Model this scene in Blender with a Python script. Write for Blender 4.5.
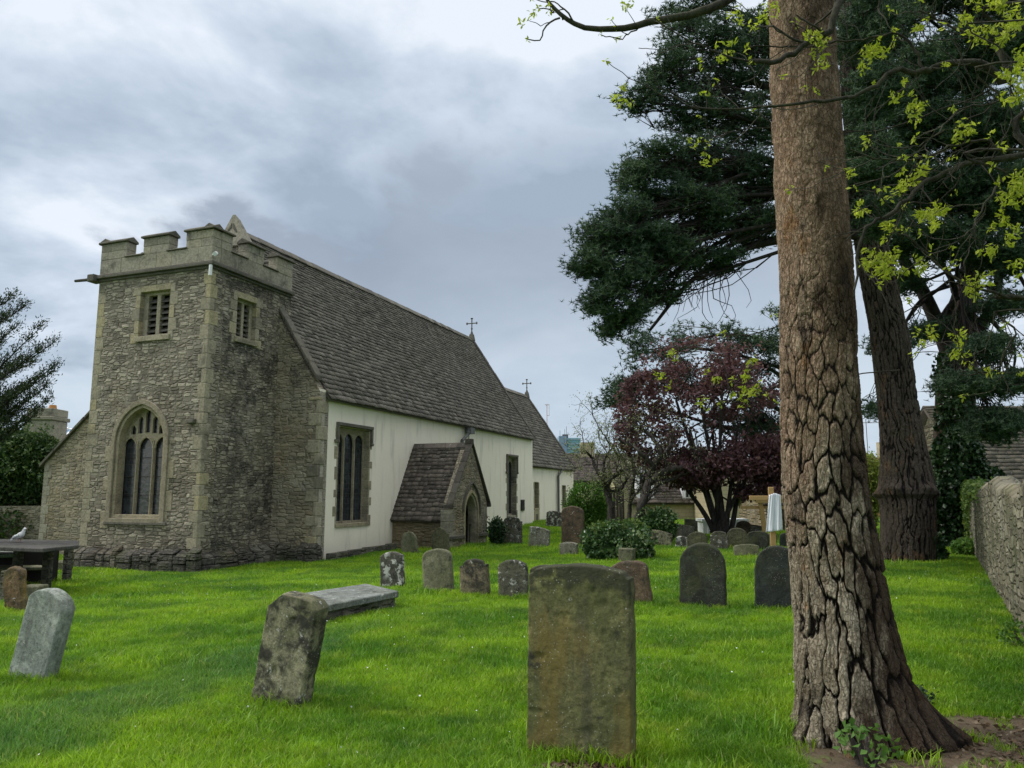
import bpy, bmesh, math, random
import numpy as np
from mathutils import Vector, Matrix
from mathutils.geometry import tessellate_polygon

for o in list(bpy.data.objects):
    bpy.data.objects.remove(o)
SC = bpy.context.scene
COL = SC.collection
R = math.radians

# ------------------------------------------------------------------ camera
CAM_H = 1.6
FPX = 769.0
PITCH = R(8.14)
cam = bpy.data.cameras.new('camera')
cam.sensor_width = 36.0
cam.lens = FPX / 1024 * 36.0
cam.clip_end = 3000
cam.clip_start = 0.05
camo = bpy.data.objects.new('camera', cam)
COL.objects.link(camo)
camo.location = (0, 0, CAM_H)
camo.rotation_euler = (R(90) + PITCH, 0, 0)
SC.camera = camo

# ------------------------------------------------------------------ light and exposure
SUN_EL, SUN_AZ = 46.0, -84.0          # azimuth from +Y towards +X
SUN_STRENGTH = 1.5
EXPOSURE = 0.52
SC.view_settings.view_transform = 'Standard'
SC.view_settings.look = 'None'
SC.view_settings.gamma = 1.0
SC.view_settings.exposure = EXPOSURE
SC.view_settings.use_curve_mapping = False
sun = bpy.data.lights.new('sun', 'SUN')
sun.energy = SUN_STRENGTH
sun.angle = R(10)
sun.color = (1.0, 0.965, 0.91)
suno = bpy.data.objects.new('sun', sun)
COL.objects.link(suno)
sd = Vector((math.cos(R(SUN_EL)) * math.sin(R(SUN_AZ)), math.cos(R(SUN_EL)) * math.cos(R(SUN_AZ)), math.sin(R(SUN_EL))))
suno.rotation_euler = (-sd).to_track_quat('-Z', 'Y').to_euler()


class NT:
    """small helper to write node trees"""
    def __init__(s, tree):
        s.t = tree
        s.n = tree.nodes
        s.l = tree.links

    def new(s, typ, **kw):
        n = s.n.new(typ)
        for k, v in kw.items():
            setattr(n, k, v)
        return n

    def put(s, sock, v):
        if v is None:
            return
        if isinstance(v, bpy.types.NodeSocket):
            s.l.new(v, sock)
        else:
            if isinstance(v, (int, float)) and sock.type in ('RGBA',):
                v = (v, v, v, 1)
            elif isinstance(v, (int, float)) and sock.type == 'VECTOR':
                v = (v, v, v)
            elif isinstance(v, (tuple, list)) and sock.type == 'RGBA' and len(v) == 3:
                v = tuple(v) + (1,)
            sock.default_value = v

    def noise(s, vec, scale, detail=4, rough=0.55, dist=0.0, color=False):
        n = s.new('ShaderNodeTexNoise')
        s.put(n.inputs['Vector'], vec)
        n.inputs['Scale'].default_value = scale
        n.inputs['Detail'].default_value = detail
        n.inputs['Roughness'].default_value = rough
        n.inputs['Distortion'].default_value = dist
        return n.outputs['Color' if color else 'Fac']

    def vor(s, vec, scale, feature='F1', out='Distance', rand=1.0):
        n = s.new('ShaderNodeTexVoronoi', feature=feature)
        s.put(n.inputs['Vector'], vec)
        n.inputs['Scale'].default_value = scale
        n.inputs['Randomness'].default_value = rand
        return n.outputs[out]

    def ramp(s, fac, stops, interp='LINEAR'):
        n = s.new('ShaderNodeValToRGB')
        n.color_ramp.interpolation = interp
        el = n.color_ramp.elements
        while len(el) < len(stops):
            el.new(0.5)
        for e, (p, c) in zip(el, stops):
            e.position = p
            e.color = (c, c, c, 1) if isinstance(c, (int, float)) else tuple(c)[:3] + (1,)
        s.put(n.inputs[0], fac)
        return n.outputs[0]

    def mix(s, fac, a, b, mode='MIX'):
        n = s.new('ShaderNodeMix', data_type='RGBA', blend_type=mode)
        s.put(n.inputs[0], fac)
        s.put(n.inputs[6], a)
        s.put(n.inputs[7], b)
        return n.outputs[2]

    def m(s, op, a, b=None, c=None, clamp=False):
        n = s.new('ShaderNodeMath', operation=op, use_clamp=clamp)
        s.put(n.inputs[0], a)
        s.put(n.inputs[1], b)
        s.put(n.inputs[2], c)
        return n.outputs[0]

    def vm(s, op, a, b=None):
        n = s.new('ShaderNodeVectorMath', operation=op)
        s.put(n.inputs[0], a)
        s.put(n.inputs[1], b)
        return n.outputs[0]

    def sep(s, v):
        n = s.new('ShaderNodeSeparateXYZ')
        s.put(n.inputs[0], v)
        return n.outputs

    def comb(s, x, y, z):
        n = s.new('ShaderNodeCombineXYZ')
        s.put(n.inputs[0], x)
        s.put(n.inputs[1], y)
        s.put(n.inputs[2], z)
        return n.outputs[0]

    def smooth(s, x, a, b):
        n = s.new('ShaderNodeMapRange', interpolation_type='SMOOTHSTEP')
        s.put(n.inputs['Value'], x)
        s.put(n.inputs['From Min'], a)
        s.put(n.inputs['From Max'], b)
        return n.outputs[0]

    def bump(s, h, strength=0.5, dist=0.02, normal=None):
        n = s.new('ShaderNodeBump')
        n.inputs['Strength'].default_value = strength
        n.inputs['Distance'].default_value = dist
        s.put(n.inputs['Height'], h)
        s.put(n.inputs['Normal'], normal)
        return n.outputs[0]

    def coord(s, which='Object'):
        return s.new('ShaderNodeTexCoord').outputs[which]

    def attr(s, name, out='Fac'):
        n = s.new('ShaderNodeAttribute', attribute_name=name)
        return n.outputs[out]


# ---- world: Nishita sky behind a deck of broken overcast cloud
W = bpy.data.worlds.new('World')
SC.world = W
W.use_nodes = True
T = NT(W.node_tree)
T.n.clear()
sky = T.new('ShaderNodeTexSky', sky_type='NISHITA')
sky.sun_disc = False
sky.sun_elevation = R(SUN_EL)
sky.sun_rotation = R(SUN_AZ)
dv = T.coord('Generated')
X, Y, Z = T.sep(dv)
hor = T.m('SQRT', T.m('ADD', T.m('MULTIPLY', X, X), T.m('MULTIPLY', Y, Y)))
el = T.m('DIVIDE', Z, T.m('MAXIMUM', hor, 0.02))            # tangent of the elevation
az = T.m('DIVIDE', X, T.m('MAXIMUM', T.m('ABSOLUTE', Y), 0.05))
zz = T.m('ADD', T.m('MAXIMUM', Z, 0.0), 0.32)
flat = T.comb(T.m('DIVIDE', X, zz), T.m('DIVIDE', Y, zz), T.m('MULTIPLY', Z, 0.6))
n1 = T.noise(flat, 1.6, 9, 0.52, 0.35)
n2 = T.noise(T.vm('ADD', flat, (7.3, 1.2, 0)), 3.2, 8, 0.56, 0.2)
n3 = T.noise(T.vm('ADD', flat, (2.3, 5.2, 0)), 0.9, 5, 0.5)
# thin high cloud
hi = T.ramp(T.m('ADD', T.m('MULTIPLY', n1, 0.65), T.m('MULTIPLY', n2, 0.35)),
            [(0.41, (0.27, 0.335, 0.415)), (0.47, (0.35, 0.42, 0.505)), (0.525, (0.46, 0.525, 0.61)), (0.585, (0.62, 0.67, 0.735))])
# lower grey bank with a lumpy upper edge
edge = T.m('ADD', T.m('MULTIPLY', T.m('SUBTRACT', n2, 0.5), 0.62), T.m('MULTIPLY', T.m('SUBTRACT', n1, 0.5), 0.45))
arch = T.m('SUBTRACT', 0.49, T.m('MULTIPLY', T.m('MULTIPLY', T.m('ADD', az, 0.02), T.m('ADD', az, 0.02)), 1.05))
bank = T.smooth(T.m('ADD', T.m('SUBTRACT', arch, el), edge), -0.02, 0.075)
low = T.smooth(el, 0.10, 0.30)
bankcol = T.mix(T.smooth(n3, 0.35, 0.65), (0.235, 0.28, 0.35), (0.35, 0.41, 0.485))
horcol = T.mix(T.smooth(n1, 0.35, 0.65), (0.38, 0.455, 0.54), (0.45, 0.525, 0.60))
bankcol = T.mix(low, horcol, bankcol)
cloud = T.mix(T.m('MULTIPLY', bank, 0.88), hi, bankcol)
# overcast sky with brightness added out of view, overhead and left, for lighting
up = T.smooth(Z, 0.60, 0.95)
back = T.smooth(X, -0.58, -0.9)  # left part of the sky, outside the view
gain = T.m('ADD', 1.0, T.m('ADD', T.m('MULTIPLY', up, 2.0), T.m('MULTIPLY', back, 1.1)))
over = T.m('ADD', T.m('MULTIPLY', up, .85), T.m('MULTIPLY', T.smooth(X, -.6, -.9), .8), clamp=True)
cloud = T.mix(over, cloud, (0.62, 0.60, 0.56))
cl = T.vm('SCALE', cloud)
T.l.new(gain, cl.node.inputs['Scale'])
bg1 = T.new('ShaderNodeBackground')
bg1.inputs['Strength'].default_value = 0.05
T.put(bg1.inputs['Color'], sky.outputs[0])
bg2 = T.new('ShaderNodeBackground')
bg2.inputs['Strength'].default_value = 1.0
T.put(bg2.inputs['Color'], cl)
mx = T.new('ShaderNodeMixShader')
mx.inputs[0].default_value = 0.93
T.l.new(bg1.outputs[0], mx.inputs[1])
T.l.new(bg2.outputs[0], mx.inputs[2])
wo = T.new('ShaderNodeOutputWorld')
T.l.new(mx.outputs[0], wo.inputs[0])

# ------------------------------------------------------------------ pixel <-> world, ground shape
CAM = np.array([0, 0, CAM_H])


def ray(px, py):
    x = (px - 512) / FPX
    y = (384 - py) / FPX
    return np.array([x, math.cos(PITCH) - y * math.sin(PITCH), math.sin(PITCH) + y * math.cos(PITCH)])


def at(px, py, Yd):
    r = ray(px, py)
    return Vector(CAM + r * (Yd / r[1]))


def proj(p):
    d = np.array(p) - CAM
    f = np.array([0, math.cos(PITCH), math.sin(PITCH)])
    u = np.array([0, -math.sin(PITCH), math.cos(PITCH)])
    return 512 + FPX * d[0] / (d @ f), 384 - FPX * (d @ u) / (d @ f)


GC = np.array([  # x, y, z, weight radius
    (0, 2, 0), (-4, 6, -0.03), (0, 6, 0), (5, 6, 0.03), (-8, 10, -0.1), (-3, 11, -0.06), (2, 11, 0.0), (8, 11, 0.05),
    (-13, 15, -0.25), (-8, 16, -0.3), (-3, 16, -0.16), (3, 16, 0.0), (10, 17, 0.08), (-16, 22, -0.32), (-10, 20, -0.4), (-7, 20, -0.39),
    (-5, 22, -0.26), (-1.5, 22, -0.1), (3, 22, -0.02), (9, 23, 0.05), (-3, 26, -0.16), (1.5, 27, -0.05), (6, 29, 0.0), (12, 28, 0.08),
    (0.5, 34, 0.05), (5, 36, 0.05), (12, 36, 0.0), (2.5, 42, 0.25), (4.5, 47, 0.3), (9, 48, -0.05), (16, 45, -0.1), (-20, 30, -0.3),
    (10, 60, -0.2), (30, 60, -0.1), (-30, 60, -0.2), (30, 30, 0.1), (60, 90, -0.2), (-60, 90, -0.2), (0, 120, -0.3)])


def ground_z(x, y):
    x = np.asarray(x, float)
    y = np.asarray(y, float)
    s = 2.6 + 0.03 * np.maximum(y, 0) + 0.12 * np.maximum(y - 40, 0)
    num = np.zeros_like(x)
    den = np.zeros_like(x)
    for gx, gy, gz in GC:
        w = np.exp(-((x - gx) ** 2 + (y - gy) ** 2) / (2 * s * s)) + 1e-12
        num += w * gz
        den += w
    z = num / den
    z = z + 0.018 * np.sin(x * 1.3 + 0.7 * np.sin(y * .8)) * np.sin(y * 1.1 + 1) * (y < 60)
    return z


def gz(x, y):
    return float(ground_z(np.array([x]), np.array([y]))[0])


def on_ground(px, py):
    z = 0.0
    for _ in range(12):
        r = ray(px, py)
        p = CAM + r * ((z - CAM_H) / r[2])
        z = z * .3 + .7 * gz(p[0], p[1])
    return Vector((p[0], p[1], z))


# ------------------------------------------------------------------ numpy noise
def _hash(ix, iy, iz, seed=0):
    h = (ix.astype(np.int64) * 374761393 + iy.astype(np.int64) * 668265263 + iz.astype(np.int64) * 2147483647 + seed * 974634777) & 0xffffffff
    h = ((h ^ (h >> 13)) * 1274126177) & 0xffffffff
    h = ((h ^ (h >> 16)) * 2246822519) & 0xffffffff
    return ((h ^ (h >> 15)) & 0xffffff) / float(0xffffff)


def vnoise(p, seed=0):
    i = np.floor(p).astype(np.int64)
    f = p - i
    f = f * f * (3 - 2 * f)
    out = 0
    for dx in (0, 1):
        wx = f[:, 0] if dx else 1 - f[:, 0]
        for dy in (0, 1):
            wy = f[:, 1] if dy else 1 - f[:, 1]
            for dz in (0, 1):
                wz = f[:, 2] if dz else 1 - f[:, 2]
                out = out + wx * wy * wz * _hash(i[:, 0] + dx, i[:, 1] + dy, i[:, 2] + dz, seed)
    return out * 2 - 1


def fbm(p, octaves=4, seed=0):
    a, s, t = 1.0, 0.0, 0.0
    for k in range(octaves):
        s = s + a * vnoise(p * (2 ** k), seed + k)
        t += a
        a *= .5
    return s / t


# ------------------------------------------------------------------ object helpers
def tag(o, label=None, cat=None, group=None, kind=None):
    if label: o['label'] = label
    if cat: o['category'] = cat
    if group: o['group'] = group
    if kind: o['kind'] = kind
    return o


def empty(name, loc, rz=0, label=None, cat=None, group=None):
    o = bpy.data.objects.new(name, None)
    o.empty_display_size = .2
    COL.objects.link(o)
    o.location = loc
    o.rotation_euler = (0, 0, rz)
    return tag(o, label, cat, group)


def link_mesh(name, me, mats, parent=None):
    o = bpy.data.objects.new(name, me)
    COL.objects.link(o)
    if not isinstance(mats, (list, tuple)):
        mats = [mats]
    for m_ in mats:
        me.materials.append(m_)
    if parent is not None:
        o.parent = parent
    return o


def np_mesh(name, verts, faces_flat, counts, mats, parent=None, smooth=False, attrs=None):
    """fast mesh from arrays; counts = verts per face"""
    verts = np.asarray(verts, np.float32)
    faces_flat = np.asarray(faces_flat, np.int32)
    counts = np.asarray(counts, np.int32)
    me = bpy.data.meshes.new(name)
    me.vertices.add(len(verts))
    me.vertices.foreach_set('co', verts.ravel())
    me.loops.add(len(faces_flat))
    me.loops.foreach_set('vertex_index', faces_flat)
    me.polygons.add(len(counts))
    st = np.concatenate([[0], np.cumsum(counts)[:-1]]).astype(np.int32)
    me.polygons.foreach_set('loop_start', st)
    me.polygons.foreach_set('loop_total', counts)
    if smooth:
        me.polygons.foreach_set('use_smooth', np.ones(len(counts), bool))
    for k, v in (attrs or {}).items():
        a = me.attributes.new(k, 'FLOAT', 'POINT')
        a.data.foreach_set('value', np.asarray(v, np.float32))
    me.update(calc_edges=True)
    me.validate()
    return link_mesh(name, me, mats, parent)


class MB:
    """collects polygons, boxes and prisms, builds one mesh with metric box UVs"""
    def __init__(s):
        s.v, s.f, s.mi, s.tint = [], [], [], []

    def poly(s, pts, mi=0, tint=0.5):
        b = len(s.v)
        s.v += [tuple(p) for p in pts]
        s.tint += [tint] * len(pts)
        s.f.append(list(range(b, b + len(pts))))
        s.mi.append(mi)

    def raw(s, verts, faces, mi=0, tint=0.5):
        b = len(s.v)
        s.v += [tuple(p) for p in verts]
        s.tint += [tint] * len(verts)
        for f in faces:
            s.f.append([b + i for i in f])
            s.mi.append(mi)

    def box(s, x0, x1, y0, y1, z0, z1, mi=0, tint=0.5):
        s.hexa([(x0, y0, z0), (x1, y0, z0), (x1, y1, z0), (x0, y1, z0), (x0, y0, z1), (x1, y0, z1), (x1, y1, z1), (x0, y1, z1)], mi, tint)

    def hexa(s, c, mi=0, tint=0.5):
        s.raw(c, [(0, 3, 2, 1), (4, 5, 6, 7), (0, 1, 5, 4), (1, 2, 6, 5), (2, 3, 7, 6), (3, 0, 4, 7)], mi, tint)

    def prism(s, outline, fn, d0, d1, holes=(), mi=0, back=True, tint=0.5, rim_mi=None):
        """outline/holes: lists of (h, z); fn(h, z, d) -> point. front cap at d0, back cap at d1"""
        loops = [list(outline)] + [list(h) for h in holes]
        rim = mi if rim_mi is None else rim_mi
        flat = [p for lp in loops for p in lp]
        tris = tessellate_polygon([[Vector((p[0], p[1], 0)) for p in lp] for lp in loops])
        s.raw([fn(p[0], p[1], d0) for p in flat], [tuple(t) for t in tris], mi, tint)
        if back:
            s.raw([fn(p[0], p[1], d1) for p in flat], [tuple(reversed(t)) for t in tris], mi, tint)
        for lp in loops:
            n = len(lp)
            for i in range(n):
                a, b = lp[i], lp[(i + 1) % n]
                s.poly([fn(a[0], a[1], d0), fn(b[0], b[1], d0), fn(b[0], b[1], d1), fn(a[0], a[1], d1)], rim, tint)

    def cyl(s, p0, p1, r0, r1=None, n=10, mi=0, tint=0.5, caps=True):
        r1 = r0 if r1 is None else r1
        p0, p1 = Vector(p0), Vector(p1)
        d = (p1 - p0).normalized()
        a = d.orthogonal().normalized()
        b = d.cross(a)
        vs = []
        for p, r in ((p0, r0), (p1, r1)):
            for i in range(n):
                t = 2 * math.pi * i / n
                vs.append(p + a * (r * math.cos(t)) + b * (r * math.sin(t)))
        fs = [(i, (i + 1) % n, n + (i + 1) % n, n + i) for i in range(n)]
        if caps:
            fs += [tuple(range(n - 1, -1, -1)), tuple(range(n, 2 * n))]
        s.raw(vs, fs, mi, tint)

    def build(s, name, mats, parent=None, bevel=0, smooth=False, recalc=True, rough=0, merge=True):
        me = bpy.data.meshes.new(name)
        me.from_pydata(s.v, [], s.f)
        for p, i in zip(me.polygons, s.mi):
            p.material_index = i
        a = me.attributes.new('tint', 'FLOAT', 'POINT')
        a.data.foreach_set('value', s.tint)
        bm = bmesh.new()
        bm.from_mesh(me)
        if merge:
            bmesh.ops.remove_doubles(bm, verts=bm.verts, dist=0.0004)
        if recalc:
            bmesh.ops.recalc_face_normals(bm, faces=bm.faces)
        if bevel:
            bmesh.ops.bevel(bm, geom=[e for e in bm.edges if len(e.link_faces) == 2 and e.calc_face_angle(0) > 0.4], offset=bevel, segments=1, affect='EDGES', profile=.5)
        if rough:
            rr = random.Random(3)
            for v in bm.verts:
                v.co += Vector((rr.uniform(-rough, rough), rr.uniform(-rough, rough), rr.uniform(-rough, rough)))
        bm.to_mesh(me)
        bm.free()
        n = len(me.loops)
        uv = me.uv_layers.new(name='UVMap')
        co = np.zeros(len(me.vertices) * 3)
        me.vertices.foreach_get('co', co)
        co = co.reshape(-1, 3)
        li = np.zeros(n, np.int32)
        me.loops.foreach_get('vertex_index', li)
        npol = len(me.polygons)
        nr = np.zeros(npol * 3)
        me.polygons.foreach_get('normal', nr)
        nr = nr.reshape(-1, 3)
        lt = np.zeros(npol, np.int32)
        me.polygons.foreach_get('loop_total', lt)
        nl = np.repeat(nr, lt, axis=0)
        P = co[li]
        hz = np.hypot(nl[:, 0], nl[:, 1])
        flatm = hz < 0.35
        tx = np.where(flatm, 1.0, -nl[:, 1] / np.maximum(hz, 1e-6))
        ty = np.where(flatm, 0.0, nl[:, 0] / np.maximum(hz, 1e-6))
        # keep a stable direction so neighbouring faces agree
        sg = np.where((np.abs(tx) >= np.abs(ty)) & (tx < 0) | (np.abs(tx) < np.abs(ty)) & (ty < 0), -1.0, 1.0)
        tx, ty = tx * sg, ty * sg
        u_ = P[:, 0] * tx + P[:, 1] * ty
        bx = nl[:, 1] * 0 - nl[:, 2] * ty
        by = nl[:, 2] * tx - nl[:, 0] * 0
        bz = nl[:, 0] * ty - nl[:, 1] * tx
        v_ = np.where(flatm, P[:, 1], (P[:, 0] * bx + P[:, 1] * by + P[:, 2] * bz) * np.where(bz < 0, -1, 1))
        uv.data.foreach_set('uv', np.stack([u_, v_], 1).astype(np.float32).ravel())
        if smooth:
            for p in me.polygons:
                p.use_smooth = True
        return link_mesh(name, me, mats, parent)


def tubes(paths, sides=7):
    """paths: list of (pts Nx3, radii N) -> verts, faces_flat, counts"""
    V, Fc = [], []
    base = 0
    for pts, rad in paths:
        pts = np.asarray(pts, float)
        rad = np.asarray(rad, float)
        n = len(pts)
        if n < 2:
            continue
        sd_ = sides if rad[0] > 0.012 else (5 if rad[0] > .004 else 3)
        tg = np.gradient(pts, axis=0)
        tg /= np.maximum(np.linalg.norm(tg, axis=1, keepdims=True), 1e-9)
        ref = np.array([0.13, 0.21, 0.97]) if abs(tg[0, 2]) < .9 else np.array([0.97, .2, .1])
        a = np.cross(tg, ref)
        a /= np.maximum(np.linalg.norm(a, axis=1, keepdims=True), 1e-9)
        b = np.cross(tg, a)
        th = np.arange(sd_) * 2 * math.pi / sd_
        ring = pts[:, None, :] + rad[:, None, None] * (np.cos(th)[None, :, None] * a[:, None, :] + np.sin(th)[None, :, None] * b[:, None, :])
        V.append(ring.reshape(-1, 3))
        i = np.arange(n - 1)[:, None]
        j = np.arange(sd_)[None, :]
        q = np.stack([i * sd_ + j, i * sd_ + (j + 1) % sd_, (i + 1) * sd_ + (j + 1) % sd_, (i + 1) * sd_ + j], -1).reshape(-1, 4) + base
        Fc.append(q)
        base += n * sd_
    V = np.concatenate(V)
    Fc = np.concatenate(Fc)
    return V, Fc.ravel(), np.full(len(Fc), 4)


def tube_obj(name, paths, mat_, parent=None, sides=7):
    V, F_, C_ = tubes(paths, sides)
    return np_mesh(name, V, F_, C_, mat_, parent, smooth=True)


def rnd_unit(rng, n):
    v = rng.normal(size=(n, 3))
    return v / np.linalg.norm(v, axis=1, keepdims=True)


def leaf_quads(pts, size, rng, aspect=0.5, up=0.3, fold=0.15, dirs=None, spread=1.0):
    """diamond leaves with a slight fold: 2 triangles pairs -> verts, faces, counts, tint"""
    n = len(pts)
    d = rnd_unit(rng, n)
    if dirs is not None:
        d = dirs + d * spread
    d[:, 2] += up
    d /= np.linalg.norm(d, axis=1, keepdims=True)
    s_ = np.cross(d, rnd_unit(rng, n))
    s_ /= np.maximum(np.linalg.norm(s_, axis=1, keepdims=True), 1e-6)
    nn = np.cross(d, s_)
    L = size * rng.uniform(.65, 1.25, n)[:, None]
    w = L * aspect * .5
    v = np.stack([pts, pts + d * L * .5 + s_ * w + nn * L * fold, pts + d * L, pts + d * L * .5 - s_ * w + nn * L * fold], 1).reshape(-1, 3)
    f = (np.arange(n)[:, None] * 4 + np.array([0, 1, 2, 0, 2, 3])[None]).ravel()
    t = np.repeat(rng.uniform(0, 1, n), 4)
    return v, f, np.full(n * 2, 3), t


def merge_arr(parts):
    V, F_, C_, T_ = [], [], [], []
    b = 0
    for v, f, c, t in parts:
        V.append(v); F_.append(f + b); C_.append(c); T_.append(t)
        b += len(v)
    return np.concatenate(V), np.concatenate(F_), np.concatenate(C_), np.concatenate(T_)


def leaf_obj(name, parts, mat_, parent=None):
    v, f, c, t = merge_arr(parts)
    return np_mesh(name, v, f, c, mat_, parent, attrs={'tint': t})


def needles(pts, rng, length=0.16, width=0.02, m_=12, up=0.35, tilt=None):
    n = len(pts)
    d = rnd_unit(rng, n * m_)
    d[:, 2] = d[:, 2] * .8 + up
    d /= np.linalg.norm(d, axis=1, keepdims=True)
    p = np.repeat(pts, m_, axis=0)
    s_ = np.cross(d, rnd_unit(rng, n * m_))
    s_ /= np.maximum(np.linalg.norm(s_, axis=1, keepdims=True), 1e-6)
    L = length * rng.uniform(.6, 1.2, n * m_)[:, None]
    v = np.stack([p + s_ * width * .5, p - s_ * width * .5, p + d * L], 1).reshape(-1, 3)
    f = np.arange(n * m_ * 3)
    t = np.repeat(np.clip(np.repeat(rng.uniform(0, 1, n), m_) + rng.normal(0, .1, n * m_), 0, 1), 3)
    return v, f, np.full(n * m_, 3), t


def wobble_path(p0, p1, n, amp, rng, sag=0.0):
    p0, p1 = np.array(p0, float), np.array(p1, float)
    t = np.linspace(0, 1, n)[:, None]
    L = np.linalg.norm(p1 - p0)
    off = np.zeros((n, 3))
    for k in (1, 2, 3):
        off += np.sin(t * math.pi * k) * rng.normal(0, amp * L / k, 3)[None]
    p = p0 + (p1 - p0) * t + off
    p[:, 2] -= sag * L * (np.sin(t[:, 0] * math.pi))
    return p


def smooth_path(pts, n):
    """Catmull-Rom through control points"""
    P = np.array(pts, float)
    P = np.vstack([2 * P[0] - P[1], P, 2 * P[-1] - P[-2]])
    out = []
    seg = len(P) - 3
    per = max(2, n // seg)
    for i in range(seg):
        t = np.linspace(0, 1, per, endpoint=(i == seg - 1))[:, None]
        a, b, c, d = P[i], P[i + 1], P[i + 2], P[i + 3]
        out.append(.5 * ((2 * b) + (-a + c) * t + (2 * a - 5 * b + 4 * c - d) * t ** 2 + (-a + 3 * b - 3 * c + d) * t ** 3))
    return np.concatenate(out)

# ------------------------------------------------------------------ materials
def new_mat(name):
    m_ = bpy.data.materials.new(name)
    m_.use_nodes = True
    t = NT(m_.node_tree)
    t.n.clear()
    b = t.new('ShaderNodeBsdfPrincipled')
    o = t.new('ShaderNodeOutputMaterial')
    t.l.new(b.outputs[0], o.inputs[0])
    b.inputs['Roughness'].default_value = .9
    b.inputs['Specular IOR Level'].default_value = .25
    return m_, t, b


def simple(name, col, rough=.7, var=.15, scale=6, metal=0, spec=.3):
    m_, t, b = new_mat(name)
    n = t.noise(t.coord(), scale, 5, .6)
    c = t.mix(n, tuple(x * (1 - var) for x in col), tuple(min(1, x * (1 + var)) for x in col))
    t.put(b.inputs['Base Color'], c)
    b.inputs['Roughness'].default_value = rough
    b.inputs['Metallic'].default_value = metal
    b.inputs['Specular IOR Level'].default_value = spec
    return m_


def rubble(name, pal, mortar=(.30, .27, .21), stain=.45, stain_col=(.035, .034, .032), sx=3.9, sy=10.5, stain_scale=.55, moss=.0, low_dark=0, seed=0.0, warm=.25):
    """coursed rubble: flat stones of uneven length with recessed joints"""
    m_, t, b = new_mat(name)
    uv = t.coord('UV')
    ob = t.coord('Object')
    wv = t.noise(uv, 1.7, 3, .5, color=True)
    wv2 = t.noise(uv, 7, 2, .5, color=True)
    uvw = t.vm('ADD', uv, t.vm('MULTIPLY', t.vm('SUBTRACT', wv, (.5, .5, .5)), (.16, .06, 0)))
    uvw = t.vm('ADD', uvw, t.vm('MULTIPLY', t.vm('SUBTRACT', wv2, (.5, .5, .5)), (.07, .04, 0)))
    p = t.vm('ADD', t.vm('MULTIPLY', uvw, (sx, sy, 1)), (seed, seed * .7, 0))
    va = t.new('ShaderNodeTexVoronoi', feature='F1', distance='CHEBYCHEV')
    vb = t.new('ShaderNodeTexVoronoi', feature='F2', distance='CHEBYCHEV')
    for q_ in (va, vb):
        t.put(q_.inputs['Vector'], p)
        q_.inputs['Scale'].default_value = 1
        q_.inputs['Randomness'].default_value = .78
    ed = t.m('MULTIPLY', t.m('SUBTRACT', vb.outputs['Distance'], va.outputs['Distance']), .8)
    cc = va.outputs['Color']
    cr = t.sep(cc)
    col = t.ramp(cr[0], [(i / (len(pal) - 1), c) for i, c in enumerate(pal)])
    fine = t.noise(uv, 22, 6, .65)
    col = t.mix(t.m('MULTIPLY', t.smooth(fine, .35, .7), .5), col, t.vm('MULTIPLY', col, (.55, .55, .55)))
    # warm honey areas
    big = t.noise(t.vm('ADD', ob, (3.1, seed, 9)), .7, 4, .6)
    col = t.mix(t.m('MULTIPLY', t.smooth(big, .48, .68), warm), col, (.33, .24, .115))
    joint = t.m('SUBTRACT', 1.0, t.smooth(t.m('ADD', ed, t.m('MULTIPLY', t.m('SUBTRACT', fine, .5), .12)), .02, .12))
    mcol = t.mix(t.smooth(t.noise(ob, 1.1, 3), .4, .65), mortar, tuple(c * .45 for c in mortar))
    col = t.mix(t.m('MULTIPLY', joint, .7), col, mcol)
    pz_ = t.smooth(t.noise(t.vm('ADD', ob, (seed, 9, 3)), .85, 6, .65), .50, .66)
    col = t.mix(t.m('MULTIPLY', pz_, .30), col, (.40, .375, .31))
    # soot and black lichen patches with their own ragged shapes
    st = t.noise(t.vm('ADD', ob, (seed * 3, 5, 1)), stain_scale, 8, .68, .3)
    sm = t.smooth(st, .60 - stain * .22, .72 - stain * .14)
    sm = t.m('MULTIPLY', sm, t.smooth(t.noise(uv, 6, 5, .75), .34, .54))
    col = t.mix(t.m('MULTIPLY', sm, .82), col, stain_col)
    # pale lichen specks
    lk = t.smooth(t.noise(t.vm('ADD', uv, (7, 3, 0)), 13, 4, .7), .66, .72)
    col = t.mix(t.m('MULTIPLY', lk, .5), col, (.48, .47, .42))
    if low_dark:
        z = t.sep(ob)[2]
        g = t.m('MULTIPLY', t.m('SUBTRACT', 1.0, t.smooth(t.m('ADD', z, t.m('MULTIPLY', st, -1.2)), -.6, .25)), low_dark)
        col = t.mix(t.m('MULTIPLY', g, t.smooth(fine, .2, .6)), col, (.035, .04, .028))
    if moss:
        mo = t.smooth(t.noise(t.vm('ADD', ob, (1, 8, 4)), 1.3, 6, .7), .5, .62)
        col = t.mix(t.m('MULTIPLY', mo, moss), col, (.055, .075, .02))
    t.put(b.inputs['Base Color'], col)
    h = t.m('ADD', t.m('MULTIPLY', t.smooth(ed, .0, .22), 1.0), t.m('ADD', t.m('MULTIPLY', fine, .45), t.m('MULTIPLY', cr[1], .5)))
    t.put(b.inputs['Normal'], t.bump(h, .9, .05))
    return m_


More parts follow.
